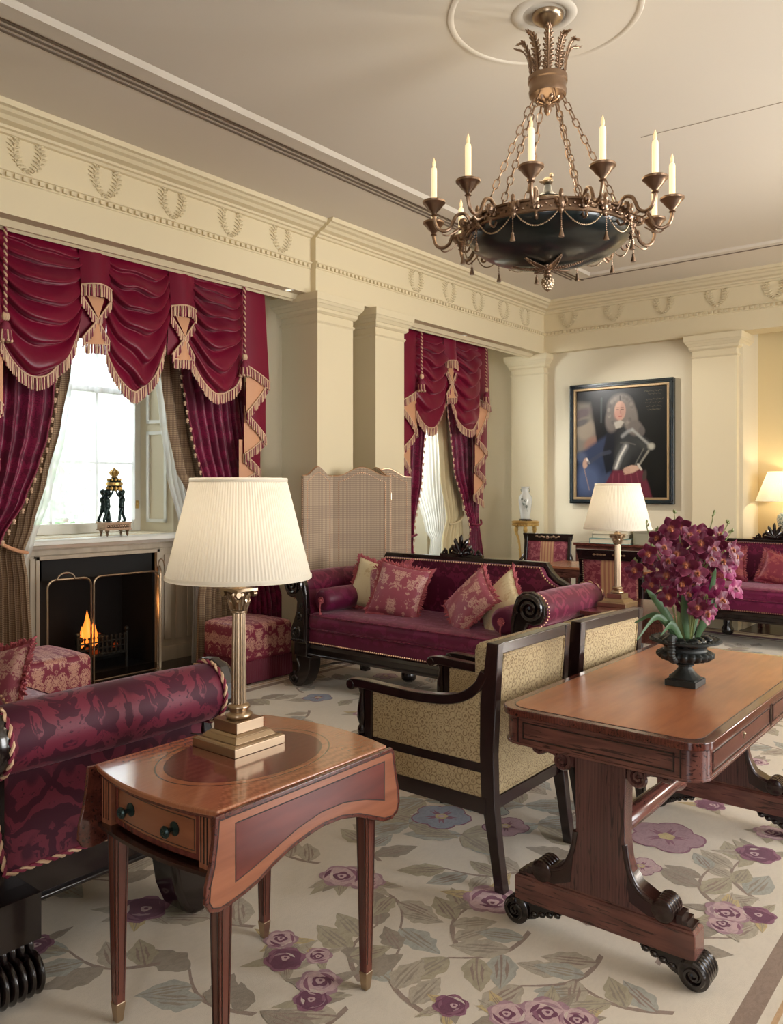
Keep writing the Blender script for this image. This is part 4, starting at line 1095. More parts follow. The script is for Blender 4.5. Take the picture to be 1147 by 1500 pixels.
def bowed(hx, hy, bow, n=14):
    return [(lerp(-hx, hx, i / n), -hy - bow * (1 - (2 * i / n - 1) ** 2)) for i in range(n + 1)] + [(lerp(hx, -hx, i / n), hy + bow * (1 - (2 * i / n - 1) ** 2)) for i in range(n + 1)]
mb = MB(); mb.prism(bowed(hx, hy, bow), .704, .72, 'z'); mb.build('table_top', M['ptop'], pt, smooth=30, bevel=.005, seg=3)
mb = MB(); mb.prism(bowed(hx - .002, hy - .004, bow), .697, .705, 'z'); mb.build('edge_moulding', M['legw'], pt, smooth=30, bevel=.003)
# frieze body
mb = MB(); mb.box(-.225, .225, -.27, .27, .57, .70)
for sg in (-1, 1):
    for s2 in (-1, 1): mb.box(min(s2 * .19, s2 * .235), max(s2 * .19, s2 * .235), min(sg * .27, sg * .315), max(sg * .27, sg * .315), .565, .698)
mb.build('frieze', M['satiny'], pt, smooth=None, bevel=.002)
mb = MB()
for sg in (-1, 1):
    for s2 in (-1, 1):
        for k in range(3): x = s2 * (.20 + k * .012); mb.box(x - .0015, x + .0015, min(sg * .314, sg * .3165), max(sg * .314, sg * .3165), .58, .695)
def bowstrip(mb, x0, x1, y0, b, z0, z1, th, n=16, sg=-1):
    f = lambda x: sg * (y0 + b * (1 - (x / .265) ** 2))
    P = [(lerp(x0, x1, i / n), f(lerp(x0, x1, i / n))) for i in range(n + 1)]
    Q = [(x, y - sg * th) for x, y in P][::-1]
    mb.prism(P + Q, z0, z1, 'z')
bowstrip(mb, -.24, .24, .318, .03, .556, .566, .34); bowstrip(mb, -.24, .24, .318, .03, .556, .566, .34, sg=1)
mb.build('frieze_stringing', M['dkwood'], pt, smooth=30)
dr = MB(); bowstrip(dr, -.185, .185, .288, .03, .575, .692, .02); d = dr.build('drawer', M['satin'], pt, smooth=30, bevel=.002)
mb = MB()
for (a, b_, c, e) in ((-.185, -.170, .575, .692), (.170, .185, .575, .692)): bowstrip(mb, a, b_, .2895, .03, c, e, .01, 4)
bowstrip(mb, -.185, .185, .2895, .03, .575, .588, .01); bowstrip(mb, -.185, .185, .2895, .03, .679, .692, .01)
mb.build('crossbanding', M['mahog'], d, smooth=30)
mb = MB(); bowstrip(mb, -.165, .165, .2892, .03, .594, .5955, .01); bowstrip(mb, -.165, .165, .2892, .03, .671, .6725, .01)
for x in (-.165, .1635): bowstrip(mb, x, x + .0015, .2892, .03, .594, .672, .01, 2)
mb.build('stringing', M['line'], d, smooth=None)
for x in (-.095, .095):
    y = -(.288 + .03 * (1 - (x / .265) ** 2))
    mb = MB(); mb.lathe([(1e-4, .0), (.017, .0), (.018, -.003), (.012, -.006), (.006, -.009), (.006, -.02), (.014, -.026), (.016, -.031), (.012, -.036), (1e-4, -.038)], 18, (x, y, .634), 'y')
    for k in range(8): a = k * pi / 4; mb.ball((x + .009 * cos(a), y - .035, .634 + .009 * sin(a)), .003, 5)
    mb.ball((x, y - .038, .634), .004, 5)
    mb.build('knob', M['bronze'], d)
# drop leaves with serpentine lower edge
leafp = [(-.335, .715), (.325, .715), (.335, .70), (.345, .64), (.358, .585), (.362, .545), (.352, .515), (.325, .502), (.285, .506), (.235, .528), (.17, .556), (.10, .572), (.03, .575), (-.03, .568), (-.09, .555), (-.15, .535), (-.20, .512), (-.245, .50), (-.285, .492), (-.325, .488), (-.352, .497), (-.365, .52), (-.362, .56), (-.35, .60), (-.34, .66)]
def inset(P, d):
    n = len(P); out = []
    for i in range(n):
        a, b, c = V(P[i - 1]), V(P[i]), V(P[(i + 1) % n]); e1 = (b - a).normalized(); e2 = (c - b).normalized()
        nn = V((e1.y, -e1.x)) + V((e2.y, -e2.x)); nn = nn.normalized() if nn.length > 1e-6 else V((e1.y, -e1.x))
        k = d / max(.5, nn.dot(V((e1.y, -e1.x)))); out.append(tuple(b + nn * k))
    return out
for sg in (1, -1):
    L = leafp
    xo = sg * .268
    mb = MB(); mb.prism(L, xo, xo + sg * .013, 'x'); lf = mb.build('drop_leaf', M['roset'], pt, smooth=None, bevel=.003, seg=2)
    if sg > 0:
        mb = MB(); xf = xo + .013
        mb.prism(inset(L, .010), xf - .002, xf + .0006, 'x', 1); mb.prism(inset(L, .0125), xf - .002, xf + .0009, 'x', 0)
        pan = [(-.275, .682), (.285, .682), (.285, .572), (.20, .60), (.11, .618), (.02, .620), (-.07, .605), (-.15, .58), (-.22, .558), (-.275, .545)]
        mb.prism(inset(pan, -.003), xf - .002, xf + .0012, 'x', 1); mb.prism(pan, xf - .002, xf + .0015, 'x', 2)
        mb.build('inlaid_panel', [M['satiny'], M['line'], M['mahog']], lf, smooth=None)
for sx in (-1, 1):
    for sy in (-1, 1):
        c0 = (sx * .222, sy * .272)
        mb = MB(); mb.frustum((c0[0], c0[1], .05), .0135, .0135, (c0[0], c0[1], .70), .024, .024)
        lg = mb.build('leg', M['legw'], pt, smooth=None, bevel=.002)
        mb = MB()
        for (dx, dy) in ((0, -1), (0, 1), (1, 0), (-1, 0)):
            for o in (-.6, .6):
                a, b = .0142, .0242
                p0 = (c0[0] + (dx * a if dx else o * a), c0[1] + (dy * a if dy else o * a), .08); p1 = (c0[0] + (dx * b if dx else o * b), c0[1] + (dy * b if dy else o * b), .55)
                mb.tube([p0, p1], .0011, 4)
        mb.build('stringing', M['line'], lg)
        mb = MB(); mb.frustum((c0[0], c0[1], .0), .010, .010, (c0[0], c0[1], .055), .0155, .0155); mb.build('brass_cap', M['brass'], lg, smooth=None, bevel=.002)

def column_lamp(label, loc, bulb_w=6, rz=0):
    th = thing('table_lamp', label, 'lamp', loc, rz)
    mb = MB(); b = .097
    mb.box(-b, b, -b, b, 0, .026); mb.frustum((0, 0, .026), b - .004, b - .004, (0, 0, .030), b - .012, b - .012)
    mb.frustum((0, 0, .03), b - .018, b - .018, (0, 0, .044), b - .03, b - .03); mb.frustum((0, 0, .044), b - .03, b - .03, (0, 0, .05), b - .04, b - .04)
    mb.box(-.052, .052, -.052, .052, .05, .082)
    mb.build('stepped_base', M['brass'], th, smooth=None, bevel=.002)
    mb = MB()
    mb.lathe([(.036, .082), (.040, .088), (.040, .094), (.034, .099), (.028, .102), (.028, .108), (.033, .112), (.034, .117), (.029, .122), (.023, .125)], 40)
    mb.lathe([(.0225, .124), (.0215, .20), (.0205, .30), (.019, .395)], 96, rf=lambda t, r, z: r - .0022 * abs(sin(8 * t)) ** .6)
    mb.build('fluted_column', M['brass'], th, smooth=60)
    mb = MB(); mb.lathe([(.019, .394), (.024, .397), (.024, .401), (.019, .404), (.020, .43), (.028, .452), (.034, .458)], 32)
    for row, (z, r, n, l) in enumerate(((.405, .021, 8, .028), (.42, .023, 8, .032))):
        for k in range(n):
            a = 2 * pi * (k + .5 * row) / n
            mb.tube([(r * cos(a), r * sin(a), z), ((r + .005) * cos(a), (r + .005) * sin(a), z + l * .7), ((r + .013) * cos(a), (r + .013) * sin(a), z + l), ((r + .012) * cos(a), (r + .012) * sin(a), z + l * .8)], [.006, .007, .005, .002], 6)
    for k in range(4):
        a = pi / 4 + k * pi / 2; c = (.044 * cos(a), .044 * sin(a))
        mb.lathe([(1e-4, -.006), (.009, -.006), (.009, .006), (1e-4, .006)], 14, (c[0], c[1], .452), 'x' if k % 2 else 'y')
        mb.ball((.027 * cos(a + pi / 4), .027 * sin(a + pi / 4), .458), .006, 6)
    mb.prism([(.047 * s1 - .0 * s2, .047 * s2) if False else (x, y) for (x, y) in ((-.04, -.04), (0, -.03), (.04, -.04), (.03, 0), (.04, .04), (0, .03), (-.04, .04), (-.03, 0))], .460, .468, 'z')
    mb.build('corinthian_capital', M['brass'], th)
    mb = MB(); mb.lathe([(.024, .468), (.02, .475), (.012, .482), (.012, .50), (.016, .505), (.016, .55), (1e-4, .55)], 24); mb.tube([(0, 0, .55), (0, 0, .57)], .01, 8); mb.build('lamp_holder', M['brass'], th)
    R0, R1, z0, z1 = .214, .142, .503, .79
    mb = MB(); n = 124
    mb.lathe([(lerp(R0, R1, k / 8), lerp(z0, z1, k / 8)) for k in range(9)], n * 4, cap=False, rf=lambda t, r, z: r + .0015 * sin(n * t))
    sh = mb.build('lamp_shade', M['shade'], th, smooth=180)
    for r, z in ((R0 + .002, z0), (R1 + .002, z1)):
        mb = MB(); mb.lathe([(r - .001, z - .006), (r + .0015, z - .004), (r + .0015, z + .006), (r - .001, z + .008)], 80, cap=False)
        mb.build('shade_binding', M['shade'], sh, smooth=180)
    mb = MB(); mb.lathe([(R1, z1 - .004), (R1 - .002, z1 - .004)], 40, cap=False)
    for k in range(3): a = k * 2 * pi / 3; mb.tube([(0, 0, .60), (R1 * .98 * cos(a), R1 * .98 * sin(a), .775)], .0018, 5)
    mb.build('shade_carrier', M['brass'], th)
    mb = MB(); mb.ball((0, 0, .60), .03, 16, sc=(1, 1, 1.2)); mb.build('light_bulb', emit('lamp_bulb', srgb(255, 214, 150), 1.5), th, smooth=180)
    ld = bpy.data.lights.new('lamp_glow', 'POINT'); ld.energy = bulb_w; ld.color = (1, .84, .62); ld.shadow_soft_size = .035
    lo = bpy.data.objects.new('lamp_glow', ld); COL.objects.link(lo); lo.location = (loc[0], loc[1], loc[2] + .655)
    return th
l1 = column_lamp('near brass column table lamp with pleated cream shade on the inlaid table', (-1.882, 1.604, .72), 1.6)
mb = MB(); mb.tube(bez([(-.09, .02, .006), (-.13, .03, .004), (-.165, -.02, .004), (-.19, -.03, .004)], 6), .0022, 6); mb.build('flex', M['line'], l1)
l2 = column_lamp('brass column lamp with pleated cream shade on the rosewood side table behind the cream chairs', (-2.178, 5.05, .72), 1.8)

# rosewood side table carrying the second lamp
et = thing('side_table', 'rosewood side table beside the middle sofa, holding the second lamp', 'table', (-2.005, 5.08, 0))
mb = MB(); mb.box(-.27, .27, -.38, .38, .695, .72); mb.build('table_top', M['roset'], et, smooth=None, bevel=.004)
mb = MB(); mb.box(-.25, .25, -.36, .36, .56, .695); mb.box(-.255, .255, -.365, .365, .56, .57); mb.build('frieze', M['rosewy'], et, smooth=None, bevel=.003)
for sx in (-1, 1):
    for sy in (-1, 1):
        mb = MB(); mb.box(sx * .225 - .025, sx * .225 + .025, sy * .335 - .025, sy * .335 + .025, 0, .56); mb.build('leg', M['rosew'], et, smooth=None, bevel=.003)
mb = MB(); mb.box(-.23, .23, -.34, .34, .16, .18); mb.build('shelf', M['roset'], et, smooth=None, bevel=.003)

# big library table
lt = thing('library_table', 'rosewood library table with scrolled trestle ends, the urn of orchids on it', 'table', (-1.11, 3.13, 0))
def rrect(hx, hy, r, n=7):
    P = []
    for (cx, cy, a) in ((hx - r, -hy + r, -90), (hx - r, hy - r, 0), (-hx + r, hy - r, 90), (-hx + r, -hy + r, 180)):
        P += [(cx + r * cos(radians(a + 90 * i / n)), cy + r * sin(radians(a + 90 * i / n))) for i in range(n + 1)]
    return P
HX, HY = .352, .75
mb = MB(); mb.prism(rrect(HX, HY, .075), .72, .745, 'z'); mb.build('table_top', M['roset'], lt, smooth=30, bevel=.004, seg=3)
mb = MB(); mb.prism(rrect(HX - .034, HY - .034, .06), .7455, .7462, 'z', 0); mb.prism(rrect(HX - .031, HY - .031, .061), .7452, .7458, 'z', 1)
mb.build('top_panel', [M['libtop'], M['line']], lt, smooth=None)
mb = MB(); mb.prism(rrect(HX - .012, HY - .012, .07), .628, .72, 'z'); mb.prism(rrect(HX - .008, HY - .008, .072), .625, .634, 'z')
fr = mb.build('frieze', M['rosewx'], lt, smooth=30, bevel=.002)
mb = MB()
for sg in (-1, 1):
    y = sg * (HY - .012)
    for (x0, x1, z0, z1) in ((-.255, .255, .70, .704), (-.255, .255, .648, .652), (-.255, -.251, .648, .704), (.251, .255, .648, .704), (-.275, -.271, .634, .72), (.271, .275, .634, .72)):
        mb.box(x0, x1, min(y, y + sg * .003), max(y, y + sg * .003), z0, z1)
    x = sg * (HX - .012)
    for k in (0, 1):
        ya, yb = (-.66, -.02) if k == 0 else (.02, .66)
        for (a, b_, z0, z1) in ((ya, yb, .70, .704), (ya, yb, .645, .649), (ya, ya + .004, .645, .704), (yb - .004, yb, .645, .704)):
            mb.box(min(x, x + sg * .003), max(x, x + sg * .003), a, b_, z0, z1)
    mb.box(min(x, x + sg * .002), max(x, x + sg * .002), -.008, .008, .634, .72)
mb.build('cockbeading', M['line'], fr, smooth=None)
mb = MB(); mb.ball((HX - .01, -.34, .685), .006, 8); mb.box(HX - .012, HX - .009, -.345, -.335, .67, .69); mb.build('escutcheon', M['brass'], fr)
def trestle(yc, sg):
    tr_ = []
    # slab, splaying at foot; outline in x,z
    half = [(.088, .625), (.085, .50), (.083, .38), (.090, .32), (.108, .26), (.14, .215), (.18, .20), (.215, .19), (.215, .17)]
    outl = half + mirror_pts(half)[::-1]
    mb = MB(); mb.prism(outl, yc - .032, yc + .032, 'y'); o = mb.build('trestle_end', M['rosew'], lt, smooth=30, bevel=.004)
    for s in (-1, 1):
        mb = MB()
        mb.tube(bez([(s * .083, yc - .03, .37), (s * .096, yc - .03, .30), (s * .125, yc - .03, .245), (s * .17, yc - .03, .222), (s * .205, yc - .03, .225)], 5), .010, 8)
        mb.prism([(s * .09, .30), (s * .12, .25), (s * .17, .226), (s * .215, .232), (s * .232, .21), (s * .23, .18), (s * .16, .175), (s * .10, .2)], yc - .036, yc + .036, 'y')
        for k in range(5): yy = yc - .034 + k * .017; mb.lathe([(1e-4, -.0085), (.030, -.0085), (.036, -.004), (.036, .004), (.030, .0085), (1e-4, .0085)], 22, (s * .205, yy, .205), 'y')
        for q in range(3): z = .185 + .0; mb.box(min(s * (.245 + q * .016), s * (.262 + q * .016)), max(s * (.245 + q * .016), s * (.262 + q * .016)), yc - .03, yc + .03, .17, .205 - .012 * q)
        mb.build('scroll_console', M['dkwood'], o, smooth=50)
        mb = MB()
        for f_ in (-1,):
            mb.spiral((s * .130, yc - .034, .592), .033, .004, 1.7, .011, 'y', pi / 2, s, 36); mb.prism([(s * .09, .627), (s * .25, .627), (s * .21, .608), (s * .16, .602), (s * .12, .575), (s * .09, .575)], yc - .03, yc + .02, 'y')
            mb.tube(bez([(s * .15, yc - .032, .605), (s * .18, yc - .032, .615), (s * .215, yc - .032, .60), (s * .235, yc - .032, .615)], 4), .008, 6)
            mb.spiral((s * .225, yc - .03, .61), .014, .003, 1.3, .006, 'y', pi / 2, -s, 24)
        mb.build('scroll_bracket', M['rosew'], o, smooth=50)
    mb = MB(); mb.box(-.305, .305, yc - .042, yc + .042, .085, .165); mb.frustum((0, yc, .165), .305, .042, (0, yc, .172), .295, .034); mb.box(-.29, .29, yc - .033, yc + .033, .17, .18)
    mb.build('foot_bar', M['rosewx'], lt, smooth=None, bevel=.004)
    for s in (-1, 1):
        mb = MB()
        for k in range(5): yy = yc - .036 + k * .018; mb.lathe([(1e-4, -.009), (.040, -.009), (.047, -.004), (.047, .004), (.040, .009), (1e-4, .009)], 26, (s * .30, yy, .047), 'y')
        mb.prism([(s * .31, .09), (s * .13, .09), (s * .135, .075), (s * .16, .07), (s * .175, .055), (s * .20, .058), (s * .23, .035), (s * .27, .02)], yc - .032, yc + .032, 'y')
        mb.spiral((s * .30, yc - .047, .047), .036, .004, 1.8, .008, 'y', pi / 2, -s, 40)
        for k in range(4): mb.ball((s * (.15 + .028 * k), yc - .032, .072 - .008 * k), .013, 8, sc=(1.1, .6, .8))
        mb.build('scroll_foot', M['ebony'], lt, smooth=50)
trestle(-.665, -1); trestle(.64, 1)
mb = MB(); mb.lathe([(1e-4, -.64), (.03, -.64), (.03, -.56), (.018, -.54), (.034, -.50), (.036, -.3), (.028, -.05), (.04, 0), (.028, .05), (.036, .3), (.034, .5), (.018, .54), (.03, .56), (.03, .62), (1e-4, .62)], 22, (0, 0, .36), 'y'); mb.build('stretcher', M['rosewy'], lt)

# ================================================================== CREAM ARMCHAIRS
def armchair(label, loc, rz):
    th = thing('open_frame_armchair', label, 'armchair', loc, rz, 'cream armchairs backing on to the library table')
    W = M['chwood']
    for s in (-1, 1):
        # rear post + leg, local y backward +; chair faces -y
        pr = [(.045, 0), (.085, 0), (.062, .16), (.045, .32), (.04, .50), (.05, .70), (.062, .915), (.012, .915), (-.002, .80), (-.018, .68), (-.02, .50), (-.012, .32), (.02, .16)]
        mb = MB(); mb.prism(pr, s * .272 - .021, s * .272 + .021, 'x'); mb.build('rear_leg', W, th, smooth=30, bevel=.004)
        mb = MB(); mb.box(s * .272 - .012, s * .272 + .012, .048, .078, 0, .03); mb.build('castor', M['brassd'], th, smooth=None)
        mb = MB()
        mb.lathe([(.012, 0), (.016, .03), (.013, .06), (.021, .20), (.024, .26), (.018, .28)], 18, (s * .285, -.60, 0)); mb.box(s * .285 - .025, s * .285 + .025, -.625, -.575, .27, .46)
        mb.build('front_leg', W, th, bevel=.002)
        mb = MB(); mb.box(s * .285 - .018, s * .285 + .018, -.575, -.54, .44, .66); mb.build('arm_post', W, th, smooth=None, bevel=.003)
        mb = MB(); mb.lathe([(.016, .46), (.022, .47), (.022, .485), (.014, .50), (.024, .53), (.022, .57), (.012, .63), (.016, .64), (.018, .65)], 18, (s * .285, -.602, 0)); mb.build('turned_baluster', W, th)
        # arm
        path = bez([(s * .272, .0, .80), (s * .274, -.03, .745), (s * .278, -.09, .70), (s * .282, -.18, .675), (s * .285, -.32, .665), (s * .286, -.48, .668), (s * .286, -.60, .672), (s * .286, -.655, .668)], 5)
        mb = MB(); P = path; n = len(P); vs = []; fs = []
        for i, p in enumerate(P):
            t = (P[min(i + 1, n - 1)] - P[max(i - 1, 0)]).normalized(); up = V((1, 0, 0)).cross(t).normalized()
            if up.z < 0: up = -up
            w, h = .021, .019
            if up.y > .5: h = .021
            for (a, b_) in ((-1, -1), (1, -1), (1, 1), (-1, 1)): vs.append(tuple(p + V((a * w, 0, 0)) + up * (b_ * h)))
        for i in range(n - 1):
            for j in range(4): fs.append((i * 4 + j, i * 4 + (j + 1) % 4, (i + 1) * 4 + (j + 1) % 4, (i + 1) * 4 + j))
        fs += [(0, 3, 2, 1), tuple((n - 1) * 4 + j for j in range(4))]
        mb.add(vs, fs); mb.lathe([(1e-4, -.024), (.018, -.024), (.024, -.018), (.024, .018), (.018, .024), (1e-4, .024)], 20, (s * .286, -.655, .662), 'x')
        mb.build('arm', W, th, smooth=40, bevel=.004)
        # side frame and panels
        mb = MB(); mb.box(s * .278 - .014, s * .278 + .014, -.56, .0, .425, .462); mb.box(s * .278 - .018, s * .278 + .018, -.58, .01, .275, .335); mb.build('side_rail', W, th, smooth=None, bevel=.003)
        top = [(-.545, .648), (-.40, .645), (-.25, .648), (-.14, .665), (-.06, .70), (-.02, .75), (-.012, .46), (-.545, .46)]
        mb = MB(); mb.prism(top, s * .278 - .012, s * .278 + .0135, 'x'); mb.build('side_panel', M['chairf'], th, smooth=None, bevel=.004)
        mb = MB(); mb.prism([(-.56, .33), (-.56, .43), (-.01, .43), (-.01, .33)], s * .262 - .012, s * .276 + .014, 'x'); mb.build('seat_side', M['chairf'], th, smooth=None, bevel=.005)
    for (nm, bxx) in (('top_rail', (-.255, .255, .014, .058, .872, .915)), ('back_rail', (-.255, .255, -.01, .03, .285, .335)), ('front_rail', (-.275, .275, -.61, -.575, .275, .335))):
        mb = MB(); mb.box(*bxx); mb.build(nm, W, th, smooth=None, bevel=.004)
    mb = MB()
    def bk(off, bul):
        return lambda u, v: (lerp(-.252, .252, u), (.02 + .03 * (v ** 2)) + off + bul * (sin(pi * u) * sin(pi * v)) ** .5, lerp(.335, .874, v))
    mb.grid(bk(.004, .012), 16, 16); mb.grid(lambda u, v: (lerp(-.25, .25, u), .0 - .055 * (sin(pi * u) * sin(pi * min(1, .15 + v * .85))) ** .3, lerp(.40, .885, v)), 16, 16)
    for s in (-1, 1): mb.add([(s * .25, .02, .34), (s * .25, -.06, .42), (s * .25, -.06, .86), (s * .25, .0, .90), (s * .25, .05, .88)], [(0, 1, 2, 3, 4)])
    mb.build('back_upholstery', M['chairf'], th, smooth=60)
    mb = MB(); rr_ = [(-.248, .34), (.248, .34), (.248, .868), (-.248, .868)]
    P = [(x, .026 + .03 * (((z - .335) / .54) ** 2), z) for x, z in [(-.246, .343), (.246, .343)] + [(.246, .343 + .522 * k / 8) for k in range(1, 9)] + [(-.246, .865 - .522 * k / 8) for k in range(9)]]
    mb.tube(P, .005, 6, closed=True); mb.build('gimp_braid', M['chairf'], th)
    mb = MB(); rbox(mb, -.262, .262, -.60, .0, .33, .47, .035, .015); mb.build('seat', M['chairf'], th, smooth=180)
    mb = MB(); rbox(mb, -.245, .245, -.085, -.0, .42, .90, .035); mb.build('inner_back', M['chairf'], th, smooth=180)
    return th
c1 = armchair('cream ring-patterned armchair with dark frame, the nearer of the pair at the library table', (-1.625, 2.853, 0), -90)
c2 = dup(c1, None, (-1.585, 3.50, 0), -94, 'cream ring-patterned armchair with dark frame, the farther of the pair, nearest the orchids')

# ================================================================== URN AND ORCHIDS
UX, UY = -1.06, 3.08
ur = thing('garden_urn', 'dark cast iron campana urn holding the orchids on the library table', 'urn', (UX, UY, .746), 0); ur.scale = (1, 1, .78)
mb = MB(); mb.box(-.058, .058, -.058, .058, 0, .03); mb.frustum((0, 0, .03), .054, .054, (0, 0, .036), .05, .05); mb.build('plinth', M['iron'], ur, smooth=None, bevel=.003)
mb = MB()
mb.lathe([(.056, .032), (.058, .04), (.046, .05), (.034, .066), (.026, .08), (.024, .09), (.032, .095), (.032, .101), (.024, .105), (.026, .112)], 36, rf=lambda t, r, z: r * (1 + .03 * sin(14 * t)))
mb.lathe([(.026, .110), (.05, .115), (.082, .125), (.096, .14), (.097, .155), (.086, .168)], 132, rf=lambda t, r, z: r * (1 + (.11 * abs(sin(11 * t)) - .02) * (1 if .112 < z < .16 else 0)))
mb.lathe([(.084, .163), (.076, .172), (.076, .182), (.084, .198), (.098, .210), (.106, .213)], 48)
mb.lathe([(.104, .211), (.118, .209), (.128, .213), (.129, .221), (.122, .226), (.108, .226), (.098, .222), (.09, .20), (.07, .18), (1e-4, .17)], 80, rf=lambda t, r, z: r * (1 + (.018 * sin(34 * t) if r > .115 else 0)))
for k in range(36):
    a = k * pi / 18; mb.ball((.119 * cos(a), .119 * sin(a), .226), .0065, 6, sc=(1.1, 1.1, .7))
mb.build('urn_bowl', M['iron'], ur, smooth=50)
for s in (-1, 1):
    hd = radians(-93 if s < 0 else 87); u = V((cos(hd), sin(hd), 0))
    P = bez([tuple(u * r + V((0, 0, z))) for r, z in ((.084, .135), (.112, .14), (.128, .165), (.126, .20), (.132, .235), (.125, .25), (.11, .243))], 5)
    mb = MB(); mb.tube([tuple(p) for p in P], .012, 8)
    for p in P[::2]: mb.ball(tuple(p), .0155, 7)
    mb.build('handle', M['iron'], ur)
rr = random.Random(3)
pebs = []
for k, (a, r) in enumerate(((200, .07), (240, .075), (275, .07), (310, .08), (345, .06), (170, .08), (260, .035), (30, .07), (100, .07))):
    a = radians(a); mb = MB(); R = .024 + .006 * rr.random(); mb.ball((0, 0, 0), R, 12, sc=(1.2, .95, .75))
    o = mb.build('river_pebble', M['stone'], None, smooth=180); o.location = (UX + r * cos(a), UY + r * sin(a), .746 + .150 + R * .62); o.rotation_euler = (0, 0, k * 1.3)
    tag(o, 'smooth black river pebble lying among the orchid stems in the urn rim', 'pebble', 'black pebbles in the urn')

def petal_mat(name, c_in, c_mid, c_edge):
    t = NT(name); a = t.n('ShaderNodeAttribute', _attribute_name='pt').outputs['Fac']
    c = t.mix(t.step(a, .0, .35), c_in, c_mid); c = t.mix(t.step(a, .80, 1.0), c, c_edge)
    c = t.mix(t.math('MULTIPLY', t.step(t.noise(t.co(), 90, 3).outputs[0], .48, .62), .45), c, tuple(x * .45 for x in c_mid[:3]) + (1,))
    t.set(Base__Color=c, Roughness=.45, Sheen__Weight=.15, Specular__IOR__Level=.3, Subsurface__Weight=.0); return t.mat
M['petal'] = petal_mat('orchid_petal_plum', srgb(170, 96, 60), srgb(98, 14, 48), srgb(150, 66, 96))
M['petal2'] = petal_mat('orchid_petal_magenta', srgb(190, 130, 140), srgb(140, 24, 84), srgb(180, 80, 130))
def orchid_mesh(name, mat, seed):
    mb = MB(); attr = []; rr = random.Random(seed)
    def petal(ang, L, W, cup, tilt, wav=.0):
        R = Matrix.Rotation(ang, 4, 'Y') ; b = len(mb.v)
        def P(u, v):
            w = W * (sin(pi * min(1, .12 + v * .9)) ** .75) * (1 if v < .98 else .25)
            x = (2 * u - 1) * w; z = v * L; y = -cup * (v ** 1.5) + abs(2 * u - 1) ** 2 * w * .25 * (1 if cup > 0 else -1) + wav * sin(v * 14 + u * 5) * w * .5 * abs(2 * u - 1) - tilt * v
            return tuple(R @ V((x, y, z + .003)))
        mb.grid(P, 6, 8)
        for j in range(9):
            for i in range(7): attr.append(max(j / 8., abs(2 * i / 6 - 1) * .95 * (1 if j > 1 else .3)))
    for k, (a, L, W) in enumerate(((0, .030, .0125), (72, .031, .015), (-72, .031, .015), (138, .028, .012), (-138, .028, .012))):
        petal(radians(a + rr.uniform(-6, 6)), L * rr.uniform(.92, 1.08), W, .004, rr.uniform(-.004, .008), .15)
    petal(pi, .027, .017, .012, .006, .35)
    n0 = len(mb.v); mb.ball((0, -.006, 0), .005, 6); mb.ball((0, -.008, -.005), .004, 6)
    attr += [0.] * (len(mb.v) - n0)
    me_o = mb.build(name, mat, None, smooth=180)
    at = me_o.data.attributes.new('pt', 'FLOAT', 'POINT'); at.data.foreach_set('value', attr)
    return me_o
op = thing('orchid_plant', 'plum and magenta orchids with strap leaves growing in the urn', 'plant', (UX, UY, .915))
rr = random.Random(11)
fl_src = [orchid_mesh('flower', M['petal'], 1), orchid_mesh('flower', M['petal'], 2), orchid_mesh('flower', M['petal2'], 3)]
nfl = 0
def put_flower(p, face, scale, kind):
    global nfl
    src = fl_src[kind]
    o = src if nfl_used.get(kind) is None else src.copy()
    if nfl_used.get(kind) is not None: COL.objects.link(o)
    nfl_used[kind] = 1
    o.parent = op; o.location = p
    q = V(face).normalized().to_track_quat('-Y', 'Z'); o.rotation_mode = 'QUATERNION'
    o.rotation_quaternion = q @ Matrix.Rotation(rr.uniform(-.5, .5), 3, 'Y').to_quaternion()
    o.scale = (scale,) * 3; nfl += 1
nfl_used = {}
